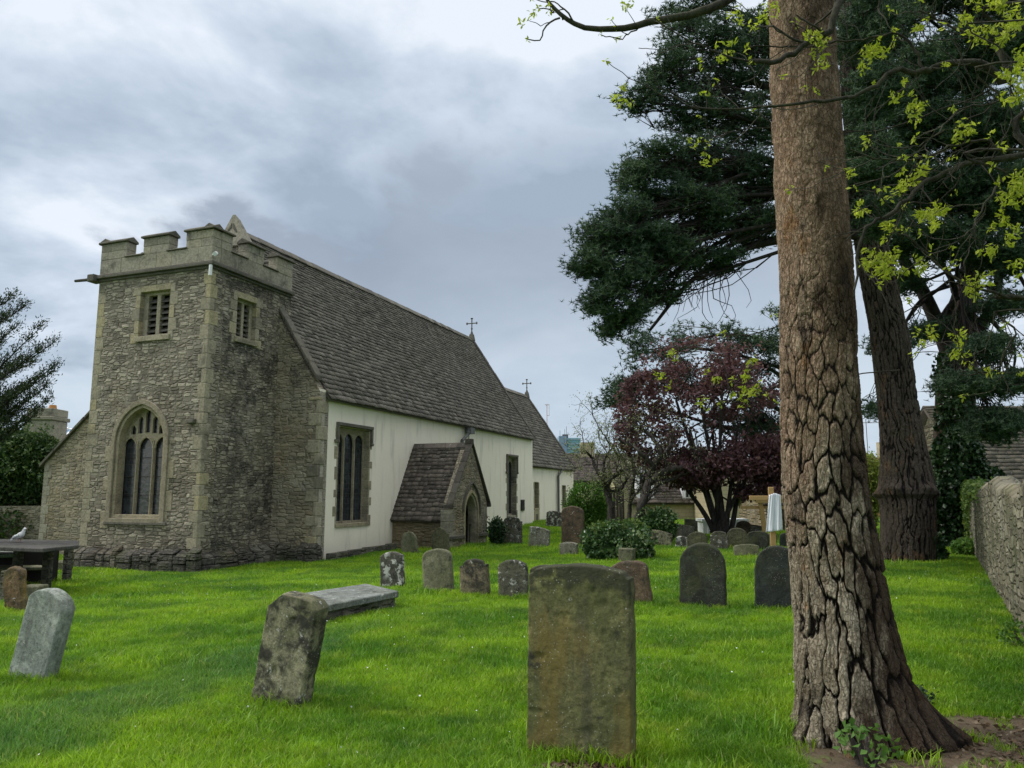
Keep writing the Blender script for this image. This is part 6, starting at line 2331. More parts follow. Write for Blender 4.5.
limb([(1024, 20, 3.9), (1012, 60, 3.9), (1010, 110, 4.0), (1020, 140, 4.0)], .012, .004, (-.15, .1, 3.4), .5, .25, n=16)
limb([(990, 90, 5.2), (880, 130, 5.6), (800, 128, 5.6), (740, 130, 5.6), (700, 140, 5.6)], .015, .004, None, .3, .3)
limb([(830, 300, 5.9), (780, 325, 5.9), (740, 335, 5.9), (700, 325, 5.9)], .012, .004, None, .5, .25, n=18)
limb([(900, 370, 6.1), (800, 382, 6.1), (750, 395, 6.1), (715, 402, 6.1)], .012, .004, None, .5, .25, n=18)
tube_obj('branches', pa, M['ashbark'], ash, 8)
tp_ = np.array(tips)
# leaf bursts sit on shoot ends; most where the photo is greenest
lv = []
def burst(c, n, L, rng):
    ax = rnd_unit(rng, 1)[0] * .6 + np.array([0, 0, -.25])
    d_ = ax + rnd_unit(rng, n) * .9
    return leaf_quads(np.repeat(np.array(c)[None], n, 0) + rng.normal(0, L * .28, (n, 3)), L, rng, .42, 0, .1, d_, .35)
for q in tp_:
    if rg.random() < .42:
        lv.append(burst(q, rg.integers(4, 10), .036, rg))
for (px, py, d_, k) in ((620, 95, 5.0, 4), (626, 90, 5.0, 3), (528, 20, 5.2, 2), (626, 8, 5.2, 2), (725, 50, 5, 4), (735, 20, 5, 4), (760, 18, 4.6, 4), (770, 10, 4.6, 3), (816, 50, 4.4, 4), (812, 38, 4.4, 4), (818, 34, 4.4, 3), (868, 55, 4.6, 6), (876, 50, 4.6, 5), (862, 60, 4.6, 3),
                       (916, 26, 4.6, 4), (975, 35, 4.3, 6), (985, 30, 4.3, 4), (1000, 35, 4.2, 6), (1010, 25, 4.2, 5), (1022, 20, 4.2, 5), (1015, 75, 4, 7), (1020, 90, 4, 6), (1008, 100, 4, 4), (912, 105, 4.6, 5), (918, 115, 4.6, 4), (900, 95, 4.6, 4), (965, 130, 4.4, 4), (955, 138, 4.4, 3),
                       (915, 175, 4.4, 6), (907, 180, 4.4, 4), (932, 215, 4.2, 6), (938, 210, 4.2, 5), (1016, 180, 4.1, 8), (1020, 190, 4.1, 7), (1008, 196, 4.1, 5), (872, 262, 4.5, 7), (882, 268, 4.5, 7), (890, 258, 4.5, 6), (876, 256, 4.5, 5), (900, 270, 4.5, 4), (922, 268, 4.5, 5), (935, 218, 4.5, 5), (976, 283, 4.6, 6), (972, 288, 4.6, 4),
                       (858, 210, 4.5, 4), (1010, 235, 4.5, 5), (1018, 265, 4.5, 4), (990, 250, 4.5, 3), (952, 335, 4.6, 4), (960, 350, 4.6, 3), (931, 332, 4.7, 4), (970, 368, 4.6, 2), (745, 380, 5.9, 5), (758, 390, 5.9, 6), (752, 362, 5.9, 3), (740, 398, 5.9, 5), (668, 355, 6, 3), (664, 374, 6, 3), (700, 140, 5.6, 3), (706, 165, 5.6, 3), (716, 380, 6, 3), (700, 400, 6, 2), (990, 5, 4.2, 6), (1005, 8, 4.2, 5), (960, 15, 4.3, 3), (1019, 60, 4.1, 6), (895, 230, 4.5, 4), (1000, 215, 4.3, 3), (850, 175, 4.6, 2)):
    for _ in range(k):
        c = np.array(at(px + rg.normal(0, 6), py + rg.normal(0, 5), d_ + rg.normal(0, .08))) - ao
        lv.append(burst(c, 10, .038, rg))
    # the shoot they sit on
    c0 = np.array(at(px, py, d_)) - ao
    j = int(np.argmin(np.linalg.norm(np.concatenate([p_[0] for p_ in pa]) - c0, axis=1)))
    s0 = np.concatenate([p_[0] for p_ in pa])[j]
    lv.append(burst(c0, 6, .03, rg))
    pa.append((wobble_path(s0, c0, 6, .05, rg), np.linspace(.0035, .002, 6)))
bpy.data.objects.remove([c for c in ash.children][0])
tube_obj('branches', pa, M['ashbark'], ash, 8)
leaf_obj('leaves', lv, M['spring'], ash)

# ------------------------------------------------------------------ boundary wall on the right
def boundary():
    A = on_ground(1024, 607); B = on_ground(1000, 580)
    near = Vector((A.x, A.y, 0)); far = Vector((at(977, 545, 23.5).x, 23.5, 0))
    d = (far - near).normalized()
    start = near - d * 7
    L = (far - start).length
    nrm = Vector((-d.y, d.x, 0))          # towards the churchyard (left)
    root = empty('boundary_wall', (start.x, start.y, gz(start.x, start.y)), 0, 'old rubble boundary wall with patches of ivy at the right edge', 'wall')
    o_ = Vector(root.location)
    n, nz = int(L / .07), 26
    V, H_ = [], 1.72
    pts = []
    for side in (0, 1):
        for i in range(n + 1):
            s_ = L * i / n
            c = start + d * s_
            top_ = H_ + .08 * math.sin(s_ * .9) + .05 * math.sin(s_ * 2.3 + 1) - (.35 if s_ > L - 1.6 else 0)
            zb_ = gz(c.x, c.y) - .15
            for k in range(nz + 1):
                z = zb_ + (top_ + .15 + (0)) * k / nz
                t_ = (.24 - .05 * k / nz) * (1 if side == 0 else -1)
                if k == nz: t_ *= .55
                p = c + nrm * t_
                pts.append((p.x - o_.x, p.y - o_.y, z - o_.z))
    V = np.array(pts)
    ns = fbm(V * np.array([5, 5, 8]), 3, 4)
    cellv = vnoise(np.floor(V * np.array([4.5, 4.5, 9])) * 3.7, 7)
    off = (ns * .02 + cellv * .010)
    half = (n + 1) * (nz + 1)
    sg = np.concatenate([np.ones(half), -np.ones(half)])
    V[:, 0] += nrm.x * off * sg
    V[:, 1] += nrm.y * off * sg
    V[:, 2] += off * .4
    a = (np.arange(n)[:, None] * (nz + 1) + np.arange(nz)[None])
    q1 = np.stack([a, a + nz + 1, a + nz + 2, a + 1], -1).reshape(-1, 4)
    q2 = q1[:, ::-1] + half
    tb = np.arange(n) * (nz + 1) + nz
    q3 = np.stack([tb, tb + nz + 1, tb + nz + 1 + half, tb + half], -1)
    e0 = np.arange(nz)
    q4 = np.stack([e0, e0 + 1, e0 + 1 + half, e0 + half], -1)
    e1 = n * (nz + 1) + np.arange(nz)
    q5 = np.stack([e1, e1 + half, e1 + 1 + half, e1 + 1], -1)
    Q = np.vstack([q1, q2, q3, q4, q5])
    o = np_mesh('stonework', V, Q.ravel(), np.full(len(Q), 4), M['rubble_b'], root, smooth=True)
    uv = o.data.uv_layers.new(name='UVMap')
    li = np.zeros(len(o.data.loops), np.int32)
    o.data.loops.foreach_get('vertex_index', li)
    s_ = V[:, 0] * d.x + V[:, 1] * d.y
    uv.data.foreach_set('uv', np.stack([s_[li] + .37 * (V[li, 0] * nrm.x + V[li, 1] * nrm.y), V[li, 2] + .8 * (V[li, 0] * nrm.x + V[li, 1] * nrm.y)], 1).astype(np.float32).ravel())
    # ivy creeping over the top and the far end
    rng = np.random.default_rng(3)
    P_ = []
    for (s0, z0, rs, rz, k) in ((L - .6, 1.0, .7, .6, 3200), (L - 2.2, 1.45, .9, .35, 1500), (L - .3, .5, .5, .4, 1200), (L - 4.2, 1.7, 1.0, .14, 800), (L - 7, 1.7, 1.0, .1, 500)):
        ss = rng.normal(s0, rs, k); zz_ = rng.normal(z0, rz, k)
        ok = (ss < L + .2) & (zz_ < 1.95) & (zz_ > .05)
        ss, zz_ = ss[ok], zz_[ok]
        tt_ = .27 + rng.uniform(-.04, .08, len(ss)) - np.where(zz_ > 1.68, .3 * rng.random(len(ss)), 0)
        P_.append(np.stack([start.x - o_.x + d.x * ss + nrm.x * tt_, start.y - o_.y + d.y * ss + nrm.y * tt_, zz_], -1))
    leaf_obj('ivy', [leaf_quads(np.concatenate(P_), .08, rng, .9, -.5)], M['shrub'], root)
boundary()

# ------------------------------------------------------------------ buildings beyond
M['creamstone'] = ashlar('cream cottage stone', (.50, .43, .29), (.40, .34, .22), dark=.08, seed=4, yel=.15)
M['brownwall'] = rubble('far brown stone', [(.20, .15, .09), (.30, .23, .14), (.25, .19, .11), (.36, .28, .18)], stain=.1, sx=1.6, sy=5, seed=3.3)
M['orangewall'] = simple('orange brick', (.42, .20, .07), .9, .15, 8)
M['boards'] = simple('dark fence boards', (.055, .045, .04), .9, .3, 6)
M['redtile'] = simple('red brown tile', (.12, .06, .045), .9, .3, 5)
M['greyroof'] = simple('brown roof felt', (.075, .062, .055), .9, .35, 2.5)


def brick_mat(name, a, b2, mort, sc=4.0):
    m_, t, b = new_mat(name)
    uv = t.coord('UV')
    n = t.new('ShaderNodeTexBrick')
    t.put(n.inputs['Vector'], uv)
    t.put(n.inputs['Color1'], a); t.put(n.inputs['Color2'], b2); t.put(n.inputs['Mortar'], mort)
    n.inputs['Scale'].default_value = 1
    n.inputs['Brick Width'].default_value = .45
    n.inputs['Row Height'].default_value = .22
    n.inputs['Mortar Size'].default_value = .014
    c = t.mix(t.m('MULTIPLY', t.noise(uv, 3, 6, .7), .5), n.outputs['Color'], t.vm('MULTIPLY', n.outputs['Color'], (.62, .58, .5)))
    t.put(b.inputs['Base Color'], c)
    return m_
M['creamblock'] = brick_mat('cream block wall', (.52, .45, .30), (.44, .375, .245), (.36, .31, .21))


def wpt(px, py, Yd): return at(px, py, Yd)

def house(name, label, px0, px1, y_eave, y_ridge, Yd, depth, wallm, roofm, roof_run=None, group=None, yaw=0, base=-1.5, over=.25, cat='house'):
    """house with its ridge parallel to the picture; returns root and helper giving local coords on the front"""
    a = at(px0, y_eave, Yd); b_ = at(px1, y_eave, Yd)
    root = empty(name, (a.x, Yd, base), R(yaw), label, cat, group)
    Wd = (b_.x - a.x)
    ze = a.z - base
    run = roof_run or depth / 2
    zr_ = at(px0, y_ridge, Yd + run).z - base
    mb = MB()
    mb.box(0, Wd, 0, depth, -1, ze)
    mb.raw([(0, 0, ze), (0, depth, ze), (0, depth / 2, zr_ - .05)], [(0, 1, 2)])
    mb.raw([(Wd, 0, ze), (Wd, depth, ze), (Wd, depth / 2, zr_ - .05)], [(0, 1, 2)])
    mb.build('wall', wallm, root)
    ln_ = math.hypot(run + over, zr_ - ze)
    sl = (zr_ - ze) / run
    L_ = math.hypot(1, sl)
    tile_roof('roof', (-over, -over, ze - over * sl + .02), (1, 0, 0), (0, 1 / L_, sl / L_), Wd + 2 * over, (run + over) * L_, roofm, root, e0=.28, e1=.28, tw=.5, thick=.03)
    tile_roof('roof', (-over, depth + over, ze - over * sl + .02), (1, 0, 0), (0, -1 / L_, sl / L_), Wd + 2 * over, (run + over) * L_, roofm, root, e0=.5, e1=.5, tw=.9, thick=.03)
    return root, Wd, ze, zr_, sl


def far_window(root, x0, x1, z0, z1, y=0, bars=2, frame=None, name='window', face=-1):
    mb = MB()
    f = .06
    yy = (y - .05, y + .05)
    mb.box(x0, x1, yy[0], yy[1], z0, z0 + f); mb.box(x0, x1, yy[0], yy[1], z1 - f, z1)
    mb.box(x0, x0 + f, yy[0], yy[1], z0 + f, z1 - f); mb.box(x1 - f, x1, yy[0], yy[1], z0 + f, z1 - f)
    for i in range(1, bars):
        c = x0 + (x1 - x0) * i / bars
        mb.box(c - .025, c + .025, yy[0], yy[1], z0 + f, z1 - f)
    mb.box(x0 + f, x1 - f, yy[0] + .01, yy[1], (z0 + z1) / 2 - .02, (z0 + z1) / 2 + .02)
    w = mb.build(name, frame or M['paint'], root, merge=False)
    g_ = MB()
    g_.box(x0 + f, x1 - f, y - .01, y + .01, z0 + f, z1 - f)
    g_.build('glass', M['glass_far'], w)


# cream cottage with white dormers
Yh = 47
rt, Wd, ze, zr_, sl = house('cottage', 'cream stone cottage with dark roof and white dormer windows behind the purple tree', 622, 714, 501, 462, Yh, 7, M['creamblock'], M['slate_far'])
for (x0, x1, ypk, yt, yb) in ((636, 656, 459, 470, 500), (682, 701, 457, 470, 500)):
    a = at(x0, yb, Yh) ; b_ = at(x1, yb, Yh)
    lx0, lx1 = a.x - rt.location.x, b_.x - rt.location.x
    zb_ = a.z + 1.5; zt_ = at(x0, yt, Yh).z + 1.5; zp = at(x0, ypk, Yh).z + 1.5
    yy = .15
    mb = MB()
    mb.prism([(lx0 + .08, zb_), (lx1 - .08, zb_), (lx1 - .08, zt_), ((lx0 + lx1) / 2, zp - .1), (lx0 + .08, zt_)], lambda h, z, d: (h, yy + d, z), 0, 2.6)
    dm = mb.build('dormer', M['paint'], rt)
    mb = MB()
    for (q0, q1) in (((lx0 - .08, zt_ - .12), ((lx0 + lx1) / 2, zp)), ((lx1 + .08, zt_ - .12), ((lx0 + lx1) / 2, zp))):
        mb.hexa([(q0[0], yy - .15, q0[1]), (q1[0], yy - .15, q1[1]), (q1[0], yy + 2.7, q1[1]), (q0[0], yy + 2.7, q0[1]), (q0[0], yy - .15, q0[1] + .1), (q1[0], yy - .15, q1[1] + .1), (q1[0], yy + 2.7, q1[1] + .1), (q0[0], yy + 2.7, q0[1] + .1)])
    mb.build('roof', M['slate_far'], dm, merge=False)
    far_window(dm, lx0 + .2, lx1 - .2, zb_ + .1, zt_ - .1, yy - .06, 3)
far_window(rt, Wd * .66, Wd * .82, .1, 1.2, 0, 3)
mb = MB()
mb.box(0, Wd, -.12, -.01, ze - .12, ze)
mb.build('gutter', M['paint'], rt)
# gable-fronted cream house
Yg = 43
a = at(711, 520, Yg); b_ = at(749, 520, Yg)
gh = empty('house', (a.x, Yg, -1.5), 0, 'cream house gable with brown roof sloping down to the right, left of the draped cross', 'house')
w_ = b_.x - a.x
ze_ = at(711, 478, Yg).z + 1.5; zp_ = at(730, 455, Yg).z + 1.5; ze2 = at(749, 470, Yg).z + 1.5
mb = MB()
mb.prism([(0, -1), (w_, -1), (w_, ze2), (w_ * .5, zp_), (0, ze_)], lambda h, z, d: (h, d, z), 0, 6)
mb.build('wall', M['creamblock'], gh)
zr1 = at(768, 503, Yg).z + 1.5
mb = MB()
xr = at(772, 500, Yg).x - a.x
mb.raw([(w_ * .5 - .1, -.2, zp_ + .1), (w_ * .5 - .1, 6.2, zp_ + .1), (xr, 6.2, zr1), (xr, -.2, zr1), (w_ * .5 - .1, -.2, zp_ - .05), (w_ * .5 - .1, 6.2, zp_ - .05), (xr, 6.2, zr1 - .15), (xr, -.2, zr1 - .15)],
       [(0, 1, 2, 3), (7, 6, 5, 4), (0, 4, 5, 1), (1, 5, 6, 2), (2, 6, 7, 3), (3, 7, 4, 0)])
mb.raw([(-.3, -.2, ze_ - .2), (-.3, 6.2, ze_ - .2), (w_ * .5, 6.2, zp_ + .1), (w_ * .5, -.2, zp_ + .1), (-.3, -.2, ze_ - .35), (-.3, 6.2, ze_ - .35), (w_ * .5, 6.2, zp_ - .05), (w_ * .5, -.2, zp_ - .05)],
       [(0, 1, 2, 3), (7, 6, 5, 4), (0, 4, 5, 1), (1, 5, 6, 2), (2, 6, 7, 3), (3, 7, 4, 0)])
mb.build('roof', M['slate_far'], gh)
mb = MB()
mb.prism([(w_ + .02, -1), (xr - .2, -1), (xr - .2, zr1 - .15), (w_ + .02, ze2 - .4)], lambda h, z, d: (h, .6 + d, z), 0, 5)
mb.build('side_wall', M['creamstone'], gh)
# white low shed / garage
Ys_ = 30.5
a = at(703, 520, Ys_); b_ = at(747, 520, Ys_)
sh = empty('shed', (a.x, Ys_, -1.5), 0, 'low white painted shed with small windows behind the far gravestones', 'shed')
w_ = b_.x - a.x
zt_ = at(700, 519, Ys_).z + 1.5
mb = MB()
mb.box(0, w_, 0, .9, -.5, zt_ - .1)
mb.build('wall', M['paint'], sh)
mb = MB()
mb.box(-.06, w_ + .06, -.08, .95, zt_ - .098, zt_)
mb.build('roof', M['paint'], sh)
far_window(sh, .15, .50, zt_ - .62, zt_ - .25, -.06, 2)
far_window(sh, w_ * .55, w_ * .55 + .35, zt_ - .62, zt_ - .25, -.06, 2)
# honey stone outbuilding right of the cross
rt, Wd, ze, zr_, sl = house('outbuilding', 'honey-brown stone outbuilding just left of the foreground pine', 766, 850, 503, 480, 33, 4, M['brownwall'], M['slate_far'], base=-.6, cat='outbuilding')
far_window(rt, .75, 1.0, .5, 1.3, -.05, 1)
# long dark roof and brown building behind the fruit trees
rt, Wd, ze, zr_, sl = house('long_building', 'long building with dark brown roof behind the pale fruit trees', 560, 648, 480, 454, 58, 8, M['boards'], M['greyroof'], cat='building')
mb = MB()
mb.box(1.9, 3.0, 3.4, 4.4, zr_ - .6, zr_ + .9)
mb.build('chimney', M['creamstone'], rt)
# dark board fence
a = at(586, 500, 39); b_ = at(626, 500, 39)
fe = empty('board_fence', (a.x, 39, gz(a.x, 39)), 0, 'dark board fence ending at a pale post, behind the twisted fruit trees', 'fence')
mb = MB()
w_ = b_.x - a.x
zt_ = at(600, 490, 39).z - fe.location.z
x = 0
while x < w_:
    mb.box(x, x + .14, 0, .03, 0, zt_ + rngp.uniform(-.03, .03), 0, rngp.random())
    x += .15
mb.build('boards', M['boards'], fe)
mb = MB()
mb.box(w_ - .1, w_ + .12, -.1, .1, 0, at(620, 503 - 15, 39).z - fe.location.z)
mb.build('post', M['creamstone'], fe)

# glass clad high block far away with aerials
Yb = 260
a = at(559, 455, Yb); b_ = at(581, 455, Yb)
tb = empty('office_block', (a.x, Yb, 0), 0, 'distant blue-green glass tower block with rooftop aerials beyond the chancel roof', 'tower block')
w_ = b_.x - a.x
zt_ = at(570, 436, Yb).z
mb = MB()
mb.box(0, w_ * .36, 0, 10, 0, zt_)
M['blue1'] = simple('blue cladding', (.20, .30, .40), .4, .05, .3)
M['blue2'] = simple('teal glazing', (.15, .33, .36), .3, .08, .3)
M['bands'] = simple('spandrel bands', (.30, .42, .48), .5, .05, .3)
mb.build('tower', M['blue1'], tb)
mb = MB()
mb.box(w_ * .37, w_, .5, 12, 0, zt_ - .6)
mb.build('glazed_wing', M['blue2'], tb)
mb = MB()
for k in range(7):
    z = zt_ - 1.2 - k * 1.6
    mb.box(w_ * .37, w_ + .02, .3, .48, z, z + .35)
mb.build('bands', M['bands'], tb)
mb = MB()
for (fx, h_) in ((.08, 2.2), (.3, 2.6), (.38, 3.6), (.45, 1.6)):
    mb.box(w_ * fx, w_ * fx + .12, 4, 4.12, zt_ - .7, zt_ + h_)
mb.box(w_ * .2, w_ * .45, 3, 6, zt_ - .7, zt_ + .8)
mb.build('aerials', M['lead'], tb)
# slim mast
ms = at(547, 426, 200)
mb = MB()
zt_ = at(547, 404, 200).z
mb.cyl((0, 0, 0), (0, 0, zt_), .14, .10, n=6)
mb.box(-.5, .5, -.1, .1, zt_ - .3, zt_ - .12)
mb.cyl((0.6, 0, zt_ - 3), (.6, 0, zt_), .05, n=5)
mb.box(-.1, .65, -.05, .05, zt_ - 3.1, zt_ - 2.95)
M['mast'] = simple('pale mast', (.55, .42, .42), .6)
o = mb.build('radio_mast', M['mast'], None, merge=False)
o.location = (ms.x, 200, 0)
tag(o, 'thin pale radio mast standing far behind the chancel cross', 'mast')

# seen between the trunks: orange house, chimney, light green hedge
Yo = 60
rt, Wd, ze, zr_, sl = house('house', 'orange brick house with chimney glimpsed between the evergreen trunks', 868, 940, 478, 458, Yo, 7, M['orangewall'], M['redtile'], base=-1)
M['orangeroof'] = simple('ochre roof', (.34, .24, .10), .9, .2, 3)
mb = MB()
cx = at(908, 450, Yo).x - rt.location.x
mb.box(cx - .6, cx + .6, 3, 3.9, zr_ - 1, zr_ + 1.3)
ch = mb.build('chimney', M['creamstone'], rt)
mb = MB()
for k in (-.3, .3):
    mb.cyl((cx + k, 3.4, zr_ + 1.3), (cx + k, 3.4, zr_ + 1.8), .15, .12, n=8)
mb.build('chimney_pot', M['orangewall'], ch)
mb = MB()
ax_ = at(900, 440, Yo).x - rt.location.x - 1.4
mb.cyl((ax_ + .4, 3.4, zr_ - .2), (ax_ + .4, 3.4, zr_ + 3.2), .03, n=5)
mb.cyl((ax_ - .4, 3.4, zr_ + 2.9), (ax_ + 1.2, 3.4, zr_ + 2.9), .025, n=5)
for k in range(5):
    mb.cyl((ax_ - .3 + k * .3, 3.1, zr_ + 2.9), (ax_ - .3 + k * .3, 3.7, zr_ + 2.9), .015, n=4)
mb.build('aerial', M['lead'], rt, merge=False)
rg = np.random.default_rng(70)
bush('hedge_bush', 'bright yellow-green hedge between the two evergreen trunks', 868, 540, 40, 75, 7000, .16, M['hedge'], 71, 'hedge', .6, depth=34, blobs=[(-.3, .3, .9, .4, .5), (.2, .6, .8, .4, .6)])
bush('hedge_bush', 'light green hedge right of the ringed evergreen trunk', 925, 540, 40, 50, 4000, .16, M['hedge'], 72, 'hedge', .6, depth=38)

# barn with stone slates behind the boundary wall
Yb2 = 25.5
a = at(972, 484, Yb2)
bn = empty('barn', (a.x, Yb2, 0), 0, 'barn with a large mossy stone slate roof behind the boundary wall', 'barn')
zE, zR_ = a.z, at(980, 408, Yb2 + 2.6).z
mb = MB()
mb.box(.2, 14, .3, 5.0, -.5, zE)
mb.raw([(.2, .3, zE), (.2, 5.0, zE), (.2, 2.65, zR_ - .1)], [(0, 1, 2)])
mb.build('wall', M['rubble_b'], bn)
sl = (zR_ - zE) / 2.6
L_ = math.hypot(1, sl)
tile_roof('roof', (0, 0, zE), (1, 0, 0), (0, 1 / L_, sl / L_), 14, 2.65 * L_, M['slate_barn'], bn, e0=.20, e1=.13, tw=.34)
tile_roof('roof', (0, 5.3, zE), (1, 0, 0), (0, -1 / L_, sl / L_), 14, 2.65 * L_, M['slate_barn'], bn, e0=.4, e1=.4, tw=.9)
mb = MB()
mb.box(0, 14, -.09, .02, zE - .14, zE - .03)
mb.build('gutter', M['iron'], bn)

# far left: chimneyed house with a glass roof, garden wall in the shade
Yl = 38
a = at(14, 440, Yl)
lh = empty('house', (at(-40, 440, Yl).x, Yl, -.5), 0, 'house with broad stone chimney and glazed roof behind the big bush at the left', 'house')
lx = lambda px: at(px, 440, Yl).x - lh.location.x
lz = lambda py: at(30, py, Yl).z + .5
mb = MB()
mb.box(0, lx(90), .5, 6, -.5, lz(446))
mb.build('wall', M['brownwall'], lh)
mb = MB()
mb.box(lx(23), lx(50), 0, 1.4, lz(452), lz(420), 0, .3)
mb.box(lx(22), lx(51.5), -.1, 1.5, lz(420) + .005, lz(416), 0, .1)
mb.box(lx(24), lx(50), .0, 1.4, lz(416) + .005, lz(408), 0, .4)
ch = mb.build('chimney', M['ashlar_dk'], lh, bevel=.03)
mb = MB()
mb.cyl((lx(44), .5, lz(408)), (lx(44), .5, lz(404)), .2, .16, n=10)
mb.build('chimney_pot', M['orangewall'], ch)
mb = MB()
mb.hexa([(lx(-10), 1.6, lz(450)), (lx(92), 1.6, lz(450)), (lx(92), 4, lz(424)), (lx(-10), 4, lz(424)), (lx(-10), 1.6, lz(450) + .08), (lx(92), 1.6, lz(450) + .08), (lx(92), 4, lz(424) + .08), (lx(-10), 4, lz(424) + .08)])
M['glassroof'] = simple('sky reflecting glass', (.35, .5, .68), .08, .05, .5, metal=.7)
mb.build('glass_roof', M['glassroof'], lh)
mb = MB()
for px in np.arange(-8, 92, 9):
    mb.hexa([(lx(px), 1.58, lz(450) + .09), (lx(px) + .1, 1.58, lz(450) + .09), (lx(px) + .1, 4, lz(424) + .09), (lx(px), 4, lz(424) + .09), (lx(px), 1.58, lz(450) + .2), (lx(px) + .1, 1.58, lz(450) + .2), (lx(px) + .1, 4, lz(424) + .2), (lx(px), 4, lz(424) + .2)])
mb.cyl((lx(-10), 4, lz(423)), (lx(92), 4, lz(423)), .08, n=6)
mb.cyl((lx(-10), 1.6, lz(449)), (lx(92), 1.6, lz(449)), .08, n=6)
mb.build('glazing_bars', M['paint'], lh, merge=False)
# garden wall in the shade below the yew
a = at(-90, 540, 25.5)
mb = MB()
mb.box(0, 5.0, 0, .4, -.6, 1.2)
o = mb.build('garden_wall', M['rubble_n'], None)
o.location = (a.x - .9, 26.2, 0)
tag(o, 'stone garden wall in deep shade under the big bush', 'wall')

# background tree line so the horizon is closed between the buildings
def far_tree(px, py_top, w_px, Yd, seed, label, mat_=None):
    rng = np.random.default_rng(seed)
    b_ = Vector((at(px, 500, Yd).x, Yd, 0)); b_.z = -.3
    h_ = at(px, py_top, Yd).z + .3
    root = empty('broadleaf_tree', b_, 0, label, 'tree', 'distant trees beyond the churchyard')
    pa, tips, mids = [], [], []
    grow((0, 0, 0), (0, 0, 1), h_ * .45, .2, 3, rng, 4, .8, .66, .1, .25, pa, tips, .02, mids)
    tube_obj('trunk', pa, M['applebark'], root, 6)
    w_ = w_px * Yd / FPX / 2
    lv = [blob_leaves((0, 0, h_ * .62), (w_, w_ * .8, h_ * .4), 5200, .28, rng, .6, 0, clumps=60)]
    leaf_obj('crown', lv, mat_ or M['shrub'], root)
far_tree(585, 468, 44, 66, 81, 'grey-green tree low behind the end of the chancel', M['palegreen'])
far_tree(800, 440, 80, 66, 82, 'tall hedge-like tree hidden behind the foreground pine')
far_tree(20, 452, 90, 60, 83, 'bushy green tree behind the glass roofed house at the left')
far_tree(985, 470, 60, 70, 84, 'green tree behind the barn')
far_tree(852, 462, 34, 48, 85, 'olive-green tree right behind the foreground pine trunk', M['hedge'])

# ------------------------------------------------------------------ grass, litter, daisies
def grass_mat():
    m_, t, b = new_mat('grass blades')
    geo = t.new('ShaderNodeNewGeometry')
    pos = geo.outputs['Position']
    oi = t.new('ShaderNodeObjectInfo').outputs['Random']
    tint = t.attr('tint')
    n = t.noise(pos, .55, 5, .6)
    n2 = t.noise(t.vm('ADD', pos, (4, 9, 0)), 2.1, 4, .6)
    c = t.mix(t.smooth(n, .38, .62), (.105, .245, .016), (.255, .42, .020))
    c = t.mix(t.m('MULTIPLY', t.smooth(n2, .5, .72), .55), c, (.32, .42, .03))
    c = t.mix(t.m('MULTIPLY', t.smooth(t.noise(t.vm('ADD', pos, (14, 3, 0)), 1.1, 4, .6), .54, .70), .55), c, (.040, .13, .028))
    # trodden, bluer strip running off to the lower left
    px_, py_, pz_ = t.sep(pos)
    strip = t.m('ABSOLUTE', t.m('ADD', t.m('SUBTRACT', t.m('ADD', px_, 3.0), t.m('MULTIPLY', t.m('SUBTRACT', py_, 6.2), .30)), t.m('MULTIPLY', t.m('SUBTRACT', t.noise(pos, 1.1, 3, .6), .5), 1.6)))
    sm_ = t.m('MULTIPLY', t.m('SUBTRACT', 1.0, t.smooth(strip, .25, .8)), t.m('SUBTRACT', 1.0, t.smooth(py_, 8.5, 10.5)))
    c = t.mix(t.m('MULTIPLY', sm_, .6), c, (.07, .19, .06))
    c = t.mix(t.smooth(tint, .0, .45), t.vm('MULTIPLY', c, (.45, .5, .5)), c)
    c = t.mix(t.m('MULTIPLY', t.smooth(tint, .6, 1.0), .7), c, t.vm('MULTIPLY', c, (1.6, 1.45, 2.2)))
    c = t.mix(t.m('MULTIPLY', t.smooth(tint, .93, .97), .6), c, (.36, .33, .14))
    c = t.vm('MULTIPLY', c, t.comb(t.m('ADD', .82, t.m('MULTIPLY', oi, .36)), t.m('ADD', .85, t.m('MULTIPLY', oi, .3)), 1.0))
    t.put(b.inputs['Base Color'], c)
    b.inputs['Roughness'].default_value = .5
    b.inputs['Specular IOR Level'].default_value = .3
    tr = t.new('ShaderNodeBsdfTranslucent')
    t.put(tr.inputs['Color'], t.vm('MULTIPLY', c, (1.2, 1.25, .8)))
    mx_ = t.new('ShaderNodeMixShader')
    mx_.inputs[0].default_value = .4
    t.l.new(b.outputs[0], mx_.inputs[1])
    t.l.new(tr.outputs[0], mx_.inputs[2])
    out = [n_ for n_ in t.n if n_.type == 'OUTPUT_MATERIAL'][0]
    t.l.new(mx_.outputs[0], out.inputs[0])
    return m_
M['grass'] = grass_mat()


